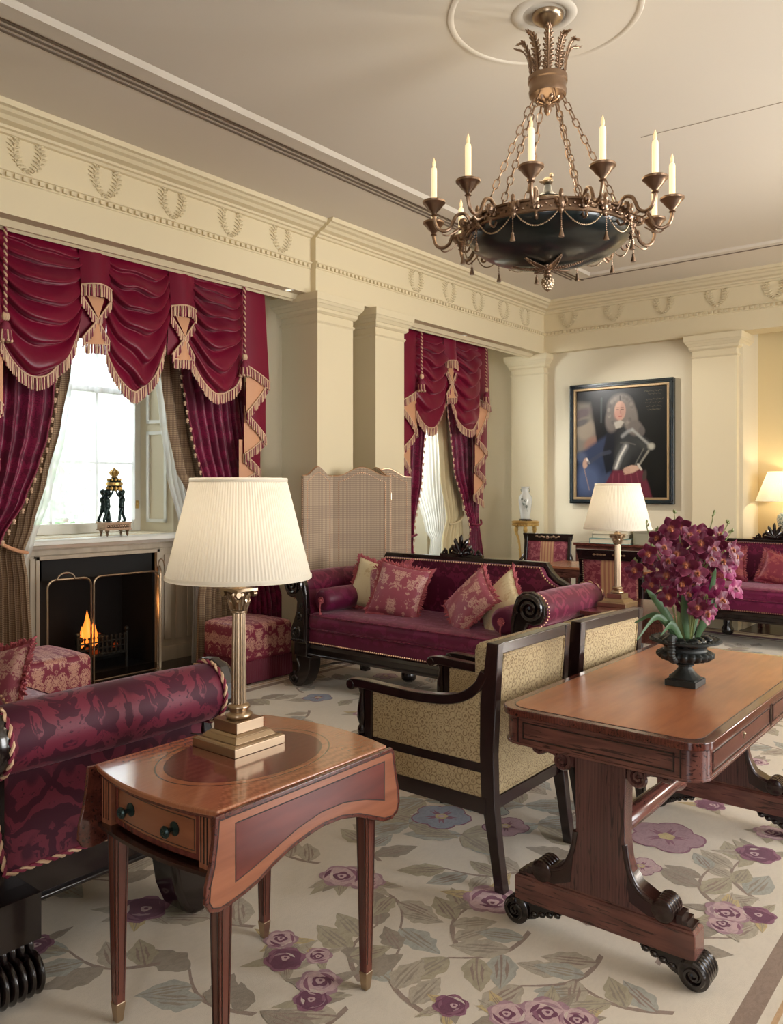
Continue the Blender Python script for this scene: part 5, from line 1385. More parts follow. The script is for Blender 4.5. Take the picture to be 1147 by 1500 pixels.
# camera-right direction in plan is (.778,.628); spread stems as a fan in space
RT = V((.778, .628, 0)); BK = V((-.628, .778, 0))
stems = [(-.20, .02, .27, 5), (-.15, -.05, .36, 5), (-.10, .05, .40, 5), (-.04, -.03, .44, 4), (.02, .03, .41, 6), (.06, -.05, .38, 6), (.10, .04, .40, 6), (.15, .0, .37, 6), (.18, .05, .30, 5), (.13, -.06, .22, 4), (-.02, -.08, .28, 4), (-.03, .04, .50, 0), (.13, .03, .47, 0), (.17, -.02, .46, 0), (-.15, .03, .43, 0), (.20, .02, .42, 0), (-.10, -.07, .20, 3), (.05, -.09, .16, 3)]
for i, (r, b, h, n) in enumerate(stems):
    base = V((0, 0, 0)) + RT * (r * .12) + BK * (b * .3); r *= .82; h *= .90; tip = RT * r + BK * b + V((0, 0, h))
    mid = base.lerp(tip, .5) - RT * (r * .22) + V((0, 0, .04))
    P = bez([base, mid, tip, tip + RT * (r * .12) + V((0, 0, .03 if i % 2 else .055))], 8)
    mb = MB(); mb.tube([tuple(p) for p in P], [.0035 - .002 * k / len(P) for k in range(len(P))], 6)
    for k in range(4):
        q = P[-1 - k]; mb.ball(tuple(q + V((rr.uniform(-.006, .006), rr.uniform(-.006, .006), .004))), .0045 - .0006 * k, 6, sc=(1, 1, 1.8))
    mb.build('flower_stem', M['stem'], op)
    L = len(P)
    for k in range(n):
        t = .30 + .60 * k / max(1, n - 1); q = P[min(L - 1, int(t * L))]
        side = (-1) ** k; out = RT * (side * .03 + rr.uniform(-.012, .012)) - BK * (.025 + .02 * rr.random()) + V((0, 0, rr.uniform(-.01, .012)))
        face = -BK + RT * (side * .45 + rr.uniform(-.3, .3)) + V((0, 0, rr.uniform(-.25, .15)))
        pos = q + out; put_flower(tuple(pos), face, rr.uniform(1.05, 1.38), 2 if (i in (9,) or (i == 8 and k < 3)) else k % 2)
        mb = MB(); mb.tube([tuple(q), tuple(q.lerp(pos, .6) + V((0, 0, .004))), tuple(pos + BK * .003)], .0014, 5); mb.build('flower_stalk', M['stem'], op)
def strap(bx, tip, w, bend):
    a, c = V(bx), V(tip); m_ = a.lerp(c, .5) + V(bend); P = bez([a, m_, c], 10); side = (c - a).cross(BK).normalized()
    mb = MB(); n = len(P); vs = []; fs = []
    for i, p in enumerate(P):
        t = i / (n - 1); ww = w * (sin(pi * min(1, .15 + t * .82)) ** .7) * (1 if i < n - 1 else .1)
        vs += [tuple(p - side * ww), tuple(p + BK * .004), tuple(p + side * ww)]
    for i in range(n - 1):
        for j in range(2): fs.append((i * 3 + j, i * 3 + j + 1, i * 3 + 4 + j, i * 3 + 3 + j))
    mb.add(vs, fs); mb.build('leaf', M['leaf'], op, smooth=180, solid=.002)
def L3(r, b, z): return tuple(RT * r + BK * b + V((0, 0, z)))
strap(L3(-.03, -.03, .0), L3(-.17, -.08, .20), .016, (0, 0, .02))
strap(L3(.0, -.03, .0), L3(-.035, -.10, .24), .013, (-.01, 0, .0))
strap(L3(.03, -.03, .0), L3(.075, -.10, .28), .014, (.01, 0, .0))
strap(L3(.03, -.02, .0), L3(.12, -.06, .20), .012, (.0, 0, .0))
strap(L3(-.03, -.02, .0), L3(-.20, -.03, .07), .012, (0, 0, .06))
strap(L3(-.03, -.03, .0), L3(-.215, -.10, .015), .012, (0, 0, .09))
strap(L3(-.02, -.03, .0), L3(-.12, -.08, .03), .016, (0, 0, .05))
strap(L3(.02, .0, .0), L3(.10, .0, .24), .010, (0, 0, .02))
# ================================================================== CHANDELIER
cx0, cy0 = -1.845, 3.47
ch = thing('chandelier', 'dark green bowl chandelier with gilt candle arms hung on chains below a feather crown', 'chandelier', (cx0, cy0, 0))
B_, D_ = M['brassd'], M['brass']
mb = MB(); mb.lathe([(1e-4, 3.70), (.02, 3.70), (.035, 3.705), (.045, 3.715), (.062, 3.722), (.073, 3.735), (.075, 3.75)], 40); mb.build('ceiling_canopy', D_, ch)
mb = MB(); mb.tube([(0, 0, 3.71), (0, 0, 3.35)], .009, 10); mb.ball((0, 0, 3.66), .016, 10); mb.ball((0, 0, 3.60), .012, 8); mb.build('stem', B_, ch)
mb = MB(); mb.lathe([(.02, 3.335), (.065, 3.35), (.086, 3.365), (.090, 3.385), (.086, 3.395), (.087, 3.425), (.093, 3.43), (.093, 3.452), (.084, 3.455), (.078, 3.44), (.076, 3.38)], 40)
for k in range(30): a = k * pi / 15; mb.ball((.08 * cos(a), .08 * sin(a), 3.415), .005, 6)
mb.lathe([(1e-4, 3.27), (.008, 3.275), (.019, 3.295), (.016, 3.315), (.008, 3.32), (.018, 3.33), (.03, 3.35)], 18)
for k in range(8): a = k * pi / 4; mb.tube([(.02 * cos(a), .02 * sin(a), 3.33), (.05 * cos(a), .05 * sin(a), 3.34), (.07 * cos(a), .07 * sin(a), 3.37)], [.004, .010, .005], 6)
mb.build('crown_ring', B_, ch)
def feather(a, r1=.145, h=.19):
    mb = MB(); u = V((cos(a), sin(a), 0)); w = V((-sin(a), cos(a), 0))
    P = bez([tuple(u * r + V((0, 0, z))) for r, z in ((.080, 3.43), (.084, 3.49), (.094, 3.55), (.118, 3.60), (r1, 3.43 + h))], 5); n = len(P)
    mb.tube([tuple(p) for p in P], [.0035] * n, 5)
    for i, p in enumerate(P[3:]):
        t = (i + 3) / n; wd = .026 * sin(pi * min(1, .25 + t * .7)) * (1 if i % 2 else .72); T = (P[min(n - 1, i + 4)] - P[i + 2]).normalized()
        for s in (-1, 1):
            q = p + w * s * wd + T * .012; e = T.cross(w) * .002
            mb.add([tuple(p - T * .006), tuple(p + T * .008), tuple(q + T * .006), tuple(q + w * s * .002 - T * .003)], [(0, 1, 2, 3)])
    return mb.build('crown_feather', B_, ch, smooth=60, solid=.0015)
for k in range(10): feather(radians(12 + 36 * k), .155 if k % 2 else .14, .17 + .012 * (k % 3))
# bowl
mb = MB(); prof = [(1e-4, 2.555)] + [(.382 * sin(radians(t)), 2.70 - .145 * cos(radians(t)) ** 1.15) for t in range(6, 90, 6)] + [(.382, 2.70), (.37, 2.705), (.345, 2.66), (1e-4, 2.60)]
mb.lathe(prof, 96); mb.build('bowl', M['green'], ch, smooth=60)
mb = MB(); mb.lathe([(.383, 2.690), (.391, 2.693), (.391, 2.70), (.384, 2.703), (.383, 2.738), (.391, 2.741), (.391, 2.75), (.378, 2.752), (.371, 2.748), (.372, 2.695)], 96, cap=False)
for k in range(120):
    a = k * pi / 60; mb.ball((.386 * cos(a), .386 * sin(a), 2.720 + .006 * (1 if k % 2 else -1)), .0075, 5, sc=(1, 1, .8))
mb.build('pierced_rim', B_, ch)
MT5 = Matrix.Translation((0, 0, .05))
# centre post inside the bowl
mb = MB(MT5); mb.lathe([(.055, 2.57), (.055, 2.80), (1e-4, 2.80)], 28); mb.lathe([(.075, 2.825), (.05, 2.835), (.022, 2.86), (.016, 2.89), (1e-4, 2.89)], 28); mb.build('centre_vase', M['green'], ch)
mb = MB(MT5); mb.lathe([(.058, 2.795), (.074, 2.80), (.076, 2.82), (.06, 2.828)], 28, cap=False); mb.ball((0, 0, 2.91), .022, 10, sc=(1.3, 1, .9)); mb.ball((.02, 0, 2.935), .011, 8); mb.tube([(-.02, 0, 2.91), (-.045, 0, 2.92)], [.01, .004], 6); mb.build('vase_mount', D_, ch)
# star mount and pineapple finial below
mb = MB()
for k in range(6):
    a = radians(20 + 60 * k); u = V((cos(a), sin(a), 0)); w = V((-sin(a), cos(a), 0)); z0 = 2.548
    P = [u * r + V((0, 0, z)) for r, z in ((.02, z0 - .006), (.07, z0 + .0), (.12, z0 + .008), (.17, z0 + .022))]
    for i in range(3):
        wa, wb = (.020, .017, .010, .001)[i], (.020, .017, .010, .001)[i + 1]; p, q = P[i], P[i + 1]
        dn = V((0, 0, -.007))
        mb.add([tuple(p - w * wa), tuple(p + dn), tuple(p + w * wa), tuple(q + w * wb), tuple(q + dn * (wb / .02)), tuple(q - w * wb)], [(0, 1, 4, 5), (1, 2, 3, 4)])
        for j in range(5):
            c = p.lerp(q, j / 5); ww = lerp(wa, wb, j / 5)
            for s in (-1, 1): mb.ball(tuple(c + w * s * ww + V((0, 0, -.003))), .0045, 5)
mb.lathe([(.035, 2.56), (.032, 2.545), (.016, 2.538), (.012, 2.525), (.02, 2.515), (.018, 2.505), (.012, 2.50)], 20)
mb.build('star_mount', B_, ch, smooth=50)
mb = MB(); mb.lathe([(1e-4, 2.432), (.008, 2.438), (.024, 2.465), (.027, 2.485), (.018, 2.503), (1e-4, 2.506)], 20)
for j in range(5):
    for k in range(10):
        z = 2.448 + j * .011; r = interp([(2.438, .008), (2.465, .024), (2.485, .027), (2.503, .018)], z); a = (k + .5 * (j % 2)) * pi / 5
        mb.ball((r * cos(a), r * sin(a), z), .0055, 5)
mb.build('pineapple_finial', D_, ch)
# chains
def chain(a0, r0, z0, a1, r1, z1):
    A = V((r0 * cos(a0), r0 * sin(a0), z0)); B = V((r1 * cos(a1), r1 * sin(a1), z1)); d = B - A; L = d.length; u = d / L; w = u.orthogonal().normalized(); x = u.cross(w)
    mb = MB(); n = int(L / .043)
    for i in range(n):
        c = A + u * (L * (i + .5) / n); s = w if i % 2 else x; h, g = .024, .0125
        if i % 2 == 0: h = .026
        P = [c + u * h * .6 + s * g, c + u * h + s * g * .4, c + u * h - s * g * .4, c + u * h * .6 - s * g, c - u * h * .6 - s * g, c - u * h - s * g * .4, c - u * h + s * g * .4, c - u * h * .6 + s * g]
        mb.tube([tuple(p) for p in P], .0032, 5, closed=True)
    mb.build('chain', B_, ch)
for k in range(6): a = radians(-61.8 + 24 + 60 * k); chain(a, .35, 2.745, a, .066, 3.365)
# ten arms
camang = -61.8
arms = []
for k in range(12):
    a = radians(camang - 7 + 30 * k)
    u = V((cos(a), sin(a), 0)); w = V((-sin(a), cos(a), 0))
    def q(r, z, s=0): p = u * r + w * s; return (p.x, p.y, z)
    mb = MB()
    P = bez([q(.372, 2.70), q(.385, 2.745), (q(.415, 2.775)), q(.45, 2.765), q(.468, 2.735), q(.482, 2.705), q(.512, 2.688), q(.543, 2.70), q(.558, 2.735), q(.56, 2.770)], 5)
    mb.tube([tuple(p) for p in P], [.0085 if i > 6 else .010 for i in range(len(P))], 8)
    Q = [q(.418 + .030 * (1 - t) * cos(2.2 + t * 9), 2.735 + .032 * (1 - t) * sin(2.2 + t * 9)) for t in [i / 24 for i in range(25)]]
    mb.tube(Q, [.006] * 25, 6); mb.ball(q(.418, 2.735), .017, 8)
    for j in range(8): b = j * pi / 4; mb.ball(q(.418 + .016 * cos(b), 2.735 + .016 * sin(b)), .006, 5)
    mb.tube([tuple(p) for p in bez([q(.44, 2.70), q(.47, 2.68), q(.50, 2.668), q(.52, 2.676), q(.51, 2.688)], 4)], .004, 5)
    mb.tube([tuple(p) for p in bez([q(.372, 2.69), q(.39, 2.66), q(.415, 2.665), q(.41, 2.685)], 4)], .006, 6)
    mb.ball(q(.39, 2.715), .016, 8)
    mb.lathe([(.010, 2.752), (.016, 2.757), (.011, 2.763), (.014, 2.770), (.030, 2.785), (.040, 2.800), (.046, 2.806), (.053, 2.812), (.054, 2.820), (.050, 2.823), (.046, 2.818), (.016, 2.812)], 32, q(.56, 0))
    am = mb.build('candle_arm', B_, ch)
    mb = MB(); mb.lathe([(.0155, 2.81), (.0155, 2.832), (.012, 2.836)], 16, q(.56, 0)); mb.build('candle_collar', plain('collar_amber', srgb(190, 120, 70), .5) if k == 0 else bpy.data.materials['collar_amber'], am)
    mb = MB(); mb.lathe([(.0135, 2.83), (.0135, 2.965), (.011, 2.975), (.005, 2.979)], 16, q(.56, 0)); mb.build('candle', M['candle'], am)
    mb = MB(); mb.lathe([(.004, 2.975), (.0075, 2.988), (.0078, 2.998), (.004, 3.012), (1e-4, 3.025)], 12, q(.56, 0)); mb.build('flame_bulb', M['bulb'], am, smooth=180)
    # beaded festoon to the next arm and hanging tassel
    a = radians(camang + 8 + 30 * k); a2 = a + radians(30); u = V((cos(a), sin(a), 0)); mb = MB(); pr = []
    for i in range(25):
        t = i / 24; aa = lerp(a, a2, t); z = 2.705 - .075 * 4 * t * (1 - t); r = .392 - .0 * t
        pr.append((r * cos(aa), r * sin(aa), z))
    for p in pr: mb.ball(p, .0042, 5)
    mb.tube(pr, .0018, 4); mb.build('bead_festoon', D_, ch)
    mb = MB(); q = lambda r, z, s=0: (u.x * r - u.y * s, u.y * r + u.x * s, z)
    mb.ball(q(.392, 2.725), .018, 8, sc=(1, 1, 1.7)); mb.ball(q(.398, 2.76), .011, 8, sc=(1, 1, 2)); mb.ball(q(.392, 2.695), .012, 8, sc=(1, 1, 1.7))
    for s in (-1, 1): mb.ball(q(.394, 2.735, s * .020), .010, 6, sc=(1, 1, 1.6)); mb.ball(q(.394, 2.712, s * .013), .008, 6)
    mb.build('mask_mount', B_, ch)
    mb = MB(); tp = q(.402, 2.68)
    for i in range(9): mb.ball((tp[0], tp[1], 2.685 - i * .0085), .0035, 5)
    mb.lathe([(.003, 2.612), (.007, 2.606), (.006, 2.60), (.0125, 2.575), (.012, 2.572)], 10, (tp[0], tp[1], 0)); mb.build('tassel', B_, ch)
ld = bpy.data.lights.new('chandelier_glow', 'POINT'); ld.energy = 10; ld.color = (1, .82, .55); ld.shadow_soft_size = .3
lo = bpy.data.objects.new('chandelier_glow', ld); COL.objects.link(lo); lo.location = (cx0, cy0, 3.02)

# ================================================================== FAR END OF THE ROOM
to = thing('torchere_stand', 'tall gilt carved stand with scrolled legs beside the far corner column', 'stand', (-4.86, 8.58, 0))
mb = MB(); mb.lathe([(1e-4, 1.065), (.12, 1.065), (.125, 1.045), (.15, 1.05), (.155, 1.08), (.162, 1.085), (.165, 1.10), (.15, 1.11), (1e-4, 1.11)], 40)
for k in range(28): a = k * pi / 14; mb.ball((.152 * cos(a), .152 * sin(a), 1.06), .01, 6)
mb.build('stand_top', M['gilt'], to)
for k in range(3):
    a = radians(-60 + 120 * k); mb = MB()
    P = bez([(.12 * cos(a), .12 * sin(a), 1.04), (.13 * cos(a), .13 * sin(a), .98), (.085 * cos(a), .085 * sin(a), .85), (.06 * cos(a), .06 * sin(a), .55), (.07 * cos(a), .07 * sin(a), .25), (.14 * cos(a), .14 * sin(a), .06), (.17 * cos(a), .17 * sin(a), .02)], 6)
    mb.tube([tuple(p) for p in P], [.024 - .012 * sin(pi * i / len(P)) for i in range(len(P))], 8)
    mb.ball((.125 * cos(a), .125 * sin(a), 1.0), .028, 8, sc=(1, 1, 1.4)); mb.ball((.12 * cos(a), .12 * sin(a), .955), .018, 8, sc=(1, 1, 1.6))
    for j in range(9): mb.ball(tuple(P[8 + j * 2] + V((.012 * cos(a), .012 * sin(a), 0))), .010, 6)
    mb.build('leg', M['gilt'], to)
mb = MB(); mb.lathe([(1e-4, .28), (.05, .29), (.075, .32), (.05, .34), (1e-4, .35)], 20); mb.lathe([(1e-4, .0), (.18, .0), (.18, .03), (.1, .05), (1e-4, .05)], 24); mb.build('platform', M['gilt'], to)
vs_ = thing('porcelain_vase', 'white Chinese baluster vase on a dark wooden foot, on the gilt stand', 'vase', (-4.86, 8.58, 1.11))
mb = MB(); mb.lathe([(1e-4, .022), (.052, .022), (.056, .03), (.060, .08), (.074, .18), (.082, .24), (.078, .28), (.060, .31), (.045, .33), (.040, .36), (.046, .39), (.056, .405), (.054, .408), (.044, .40), (.036, .37), (1e-4, .35)], 48); mb.build('vase_body', M['porc'], vs_, smooth=60)
mb = MB()
for (a, z) in ((-75, .20), (-60, .24), (-50, .17), (-90, .26)):
    a = radians(a); r = .079
    for j in range(6): b = j * pi / 3; mb.ball((r * cos(a + .12 * cos(b)), r * sin(a + .12 * cos(b)), z + .012 * sin(b)), .007, 6, sc=(1, 1, .8))
    mb.tube([(r * cos(a + .02 * j), r * sin(a + .02 * j), z - .012 * j) for j in range(6)], .002, 5)
for s in (-1, 1): mb.tube([(s * .045, 0, .385), (s * .062, 0, .37), (s * .05, 0, .345)], .005, 6)
mb.build('painted_sprays', plain('famille_enamel', srgb(128, 136, 122), .3, nz=.3), vs_)
mb = MB(); mb.lathe([(1e-4, .004), (.07, .004), (.075, .012), (.066, .022), (1e-4, .022)], 24)
for k in range(4): a = k * pi / 2 + .7; mb.ball((.068 * cos(a), .068 * sin(a), .008), .011, 6)
mb.build('wooden_foot', M['ebony'], vs_)

def regency_chair(label, loc, rz):
    th = thing('regency_armchair', label, 'armchair', loc, rz, 'striped black armchairs at the writing table'); W = M['ebony']
    for s in (-1, 1):
        mb = MB(); mb.prism([(.10, 0), (.14, 0), (.07, .25), (.04, .45), (.045, .7), (.085, .975), (.05, .985), (.01, .72), (.0, .45), (.02, .25)], s * .245 - .018, s * .245 + .018, 'x'); mb.build('rear_leg', W, th, smooth=30, bevel=.004)
        mb = MB(); mb.prism([(-.56, 0), (-.52, 0), (-.47, .22), (-.46, .42), (-.52, .42), (-.51, .22)], s * .25 - .018, s * .25 + .018, 'x'); mb.build('front_leg', W, th, smooth=30, bevel=.004)
        P = bez([(s * .245, .045, .78), (s * .285, .0, .70), (s * .30, -.10, .645), (s * .30, -.26, .64), (s * .30, -.38, .65), (s * .30, -.425, .62), (s * .30, -.41, .575), (s * .29, -.36, .54), (s * .27, -.34, .49), (s * .26, -.38, .44)], 5)
        mb = MB(); mb.tube([tuple(p) for p in P], .017, 8); mb.build('scroll_arm', W, th)
    mb = MB(); mb.prism([(-.285, .985), (.285, .985), (.262, .90), (-.262, .90)], .045, .085, 'y'); mb.box(-.24, .24, .0, .03, .50, .53); o = mb.build('top_rail', W, th, smooth=None, bevel=.006)
    mb = MB()
    for s in (-1, 1):
        for k in range(4): mb.ball((s * (.04 + .028 * k), .043, .945 + .008 * (k % 2)), .013, 7, sc=(1.3, .4, .8)); mb.ball((s * (.04 + .028 * k), .088, .945), .011, 6, sc=(1.3, .4, .8))
    mb.ball((0, .043, .945), .018, 8, sc=(1, .4, 1)); mb.build('carving', M['brassd'], o)
    mb = MB(); mb.grid(lambda u, v: (lerp(-.225, .225, u), .008 + .045 * v - .02 * (sin(pi * u) * sin(pi * v)) ** .5, lerp(.53, .90, v)), 12, 12); mb.grid(lambda u, v: (lerp(-.225, .225, u), .018 + .045 * v + .02 * (sin(pi * u) * sin(pi * v)) ** .5, lerp(.44, .90, v)), 12, 12); mb.build('back_upholstery', M['striped'], th, smooth=60)
    mb = MB(); rbox(mb, -.27, .27, -.53, .03, .41, .49, .03, .02); mb.build('seat', M['striped'], th, smooth=180)
    mb = MB(); mb.box(-.265, .265, -.52, .03, .37, .42); mb.build('seat_rail', W, th, smooth=None, bevel=.004)
    mb = MB(); nails(mb, [(-.22, .045, .455), (.22, .045, .455)], .005, .016); nails(mb, [(-.222, .04, .47), (-.222, .085, .89)], .005, .016); nails(mb, [(.222, .04, .47), (.222, .085, .89)], .005, .016); mb.build('nailhead_trim', M['nail'], th)
    return th
regency_chair('black framed armchair with striped back facing us behind the writing table', (-4.28, 8.02, 0), 12)
rc2 = regency_chair('black framed armchair with striped back turned away from us, behind the second lamp', (-2.76, 6.30, 0), 184)
wt = thing('writing_table', 'light wood writing table between the two striped chairs', 'table', (-3.2, 7.22, 0))
mb = MB(); mb.box(-.62, .62, -.30, .30, .73, .752); mb.build('table_top', M['libtop'], wt, smooth=None, bevel=.004)
mb = MB(); mb.box(-.58, .58, -.27, .27, .65, .73); mb.build('frieze', M['rosewx'], wt, smooth=None)
for sx in (-1, 1):
    for sy in (-1, 1): mb = MB(); mb.frustum((sx * .55, sy * .24, 0), .014, .014, (sx * .55, sy * .24, .66), .024, .024); mb.build('leg', M['rosew'], wt, smooth=None)
dk = thing('low_bookcase', 'reddish wooden side cabinet below the portrait carrying the boxes', 'cabinet', (-3.89, 8.86, 0))
mb = MB(); mb.box(-.38, .50, -.21, .14, .84, .87); mb.build('cabinet_top', M['roset'], dk, smooth=None, bevel=.004)
mb = MB(); mb.box(-.36, .48, -.19, .14, 0.05, .84); mb.box(-.37, .49, -.2, .14, 0, .06); mb.build('cabinet_body', M['rosewx'], dk, smooth=None, bevel=.003)
for s in (-1, 1):
    mb = MB(); mb.box(s * .165 - .15, s * .165 + .15, -.20, -.19, .1, .76); d = mb.build('cabinet_door', M['rosew'], dk, smooth=None, bevel=.003)
    mb = MB(); mb.ball((s * .03, -.21, .45), .012, 8); mb.build('knob', M['brass'], d)
def book(x, y, z, w, d, h, rz, mat, label):
    th = thing('book', label, 'book', (x, y, z), rz, None)
    mb = MB(); mb.box(-w / 2, w / 2, -d / 2, d / 2, 0, .005); mb.box(-w / 2, w / 2, -d / 2, d / 2, h - .005, h); mb.box(-w / 2, -w / 2 + .006, -d / 2, d / 2, 0, h); mb.build('cover', mat, th, smooth=None)
    mb = MB(); mb.box(-w / 2 + .006, w / 2 - .006, -d / 2 + .006, d / 2 - .006, .005, h - .005); mb.build('pages', M['page'], th, smooth=None)
book(-3.84, 8.80, .87, .46, .30, .06, 2, M['book'], 'large teal book, lowest of the stack on the cabinet below the portrait')
book(-3.84, 8.80, .93, .40, .28, .05, -3, M['book2'], 'grey-green book in the middle of the stack below the portrait')
book(-3.83, 8.80, .98, .42, .27, .045, 1, M['page'], 'pale book, topmost of the stack on the cabinet below the portrait')
bx = thing('storage_box', 'olive grey box beside the book stack, right of the second lamp shade', 'box', (-3.50, 8.84, .87))
mb = MB(); mb.box(-.085, .085, -.1, .1, 0, .13); mb.build('box_body', M['book2'], bx, smooth=None, bevel=.003)
mb = MB(); mb.box(-.09, .09, -.105, .105, .13, .155); mb.build('lid', M['book2'], bx, smooth=None, bevel=.003)
co_ = thing('console_table', 'dark console table in the recess behind the far sofa', 'table', (-1.95, 9.40, 0))
mb = MB(); mb.box(-.5, .5, -.2, .2, .94, .975); mb.build('table_top', M['roset'], co_, smooth=None, bevel=.004)
mb = MB(); mb.box(-.46, .46, -.17, .17, .84, .94); mb.build('frieze', M['rosewx'], co_, smooth=None)
for sx in (-1, 1):
    for sy in (-1, 1): mb = MB(); mb.box(sx * .43 - .02, sx * .43 + .02, sy * .14 - .02, sy * .14 + .02, 0, .84); mb.build('leg', M['rosew'], co_, smooth=None)
jl = thing('jar_lamp', 'blue and white ginger jar lamp with white shade in the recess at the right edge', 'lamp', (-2.12, 9.36, .975))
t = NT('blue_white_porcelain'); v = t.co(); nz = t.step(t.noise(v, 34, 3, .6, 1.5).outputs[0], .48, .56)
t.set(Base__Color=t.mix(nz, srgb(206, 210, 206), srgb(110, 134, 142)), Roughness=.15, Coat__Weight=.5); M['bw'] = t.mat
mb = MB(); mb.lathe([(1e-4, 0), (.075, 0), (.08, .02), (.085, .06), (.115, .14), (.125, .19), (.118, .23), (.09, .262), (.06, .27), (.06, .30), (.064, .302), (.05, .32), (.02, .33), (1e-4, .335)], 40); mb.build('jar', M['bw'], jl)
mb = MB(); mb.tube([(0, 0, .32), (0, 0, .44)], .008, 8); mb.build('lamp_holder', M['brass'], jl)
mb = MB(); mb.lathe([(lerp(.33, .21, k / 8), lerp(.385, .70, k / 8)) for k in range(9)], 440, cap=False, rf=lambda t, r, z: r + .0024 * sin(110 * t)); mb.build('lamp_shade', M['shade'], jl, smooth=180)
mb = MB(); mb.ball((0, 0, .50), .03, 12); mb.build('light_bulb', bpy.data.materials['lamp_bulb'], jl, smooth=180)
ld = bpy.data.lights.new('jar_lamp_glow', 'POINT'); ld.energy = 9; ld.color = (1, .80, .52); ld.shadow_soft_size = .04
lo = bpy.data.objects.new('jar_lamp_glow', ld); COL.objects.link(lo); lo.location = (-2.12, 9.36, 1.54)

# portrait
po = thing('portrait_painting', 'oil portrait of a bewigged man in armour, dark and gilt frame, far wall', 'painting', (-3.845, 9.01, 2.025), 0)
W2, H2 = .63, .71
def frame_ring(hx0, hz0, hx1, hz1, y0, y1, mb, m=0):
    for (a, b, c, d) in ((-hx0, hx0, hz1, hz0), (-hx0, hx0, -hz0, -hz1), (-hx0, -hx1, -hz1, hz1), (hx1, hx0, -hz1, hz1)): mb.box(a, b, y0, y1, c, d, m)
mb = MB(); frame_ring(W2, H2, W2 - .05, H2 - .05, -.045, .02, mb); frame_ring(W2 - .012, H2 - .012, W2 - .032, H2 - .032, -.055, -.03, mb); mb.build('outer_frame', plain('black_green_frame', srgb(18, 34, 40), .25, coat=.4), po, smooth=None, bevel=.006)
mb = MB(); frame_ring(W2 - .050, H2 - .050, W2 - .078, H2 - .078, -.036, .01, mb)
mb.build('gilt_slip', plain('aged_gilt_slip', srgb(172, 146, 108), .45, .4, nz=.25), po, smooth=None, bevel=.004)
NU, NV = 150, 176
cvs = [[None] * (NU + 1) for _ in range(NV + 1)]
def C(r, g, b): return srgb(r, g, b)[:3]
layers = []
def blob(cx, cy, rx, ry, rot, c, soft=.35, al=1.): layers.append(('b', cx, cy, rx, ry, radians(rot), C(*c), soft, al))
def stroke(pts, w, c, al=1., soft=.5): layers.append(('s', pts, w, C(*c), al, soft))
def shape(pts, c, soft=.012, al=1.): layers.append(('p', pts, C(*c), soft, al))
shape([(0, .10), (.16, .12), (.20, .30), (.24, .45), (.20, .56), (0, .58)], (120, 112, 102), .05, .9)
blob(.05, .22, .12, .05, -20, (96, 84, 84), .6); blob(.10, .36, .11, .10, 10, (140, 128, 112), .5); blob(.17, .49, .09, .05, -30, (140, 104, 90), .6, .8); blob(.05, .30, .1, .03, -15, (70, 70, 74), .6, .8)
shape([(.16, 0), (.28, 0), (.30, .5), (.24, .5)], (20, 20, 20), .02); stroke([(.29, .08), (.285, .3)], .02, (70, 76, 76), .7)
shape([(.02, .60), (.20, .50), (.36, .42), (.44, .60), (.38, .85), (.30, 1), (0, 1)], (50, 60, 84), .04); blob(.14, .84, .14, .14, 20, (86, 100, 132), .7, .7); blob(.05, .62, .07, .05, 0, (88, 98, 120), .7, .6); blob(.32, .88, .06, .12, 20, (74, 86, 112), .7, .6)
shape([(.34, .34), (.45, .33), (.60, .38), (.74, .43), (.86, .53), (.80, .60), (.72, .70), (.60, .76), (.42, .78), (.38, .60)], (34, 36, 38), .012)
blob(.60, .50, .12, .12, 20, (58, 60, 60), .8, .8); blob(.52, .62, .08, .12, 15, (64, 66, 66), .8, .8); blob(.76, .52, .08, .05, 35, (62, 64, 62), .8, .8)
shape([(.36, .36), (.44, .34), (.42, .74), (.34, .78), (.30, .6)], (26, 30, 38), .02)
blob(.50, .17, .145, .12, 0, (122, 114, 106), .3); blob(.42, .26, .085, .14, 12, (112, 104, 98), .3); blob(.60, .26, .085, .15, -12, (118, 110, 102), .3); blob(.66, .37, .08, .07, 20, (108, 100, 94), .35); blob(.73, .40, .035, .045, 0, (94, 88, 84), .4)
for i in range(24):
    import random as _r
    q_ = _r.Random(i); a_ = q_.random() * 6.28; blob(.50 + .13 * cos(a_), .21 + .13 * sin(a_), .018, .02, a_ * 57, (142, 134, 124) if i % 2 else (92, 86, 82), .6, .6)
stroke([(.495, .07), (.50, .12)], .012, (50, 46, 44), .8)
blob(.495, .205, .062, .088, 0, (196, 156, 136), .16); blob(.475, .24, .045, .05, 0, (184, 132, 118), .5, .6); blob(.525, .2, .03, .07, 0, (160, 118, 104), .6, .5)
for ex in (.468, .520): stroke([(ex - .014, .195), (ex + .014, .195)], .006, (60, 42, 38), .9); stroke([(ex - .018, .178), (ex + .016, .176)], .005, (90, 66, 56), .7)
stroke([(.497, .19), (.503, .232)], .006, (150, 106, 92), .8); stroke([(.482, .258), (.512, .258)], .007, (150, 60, 60), .9); blob(.497, .285, .02, .012, 0, (176, 136, 118), .5, .6)
shape([(.43, .31), (.50, .29), (.54, .31), (.50, .36), (.45, .37)], (178, 170, 156), .012)
stroke([(.52, .44), (.58, .40), (.63, .385)], .03, (160, 160, 156), .75, 1.5); stroke([(.63, .385), (.70, .44), (.80, .52)], .024, (170, 170, 162), .7, 1.4); stroke([(.56, .53), (.50, .62), (.45, .73)], .05, (150, 150, 146), .85, 1.5); stroke([(.56, .53), (.50, .62), (.45, .73)], .018, (226, 224, 212), .8, 1.2)
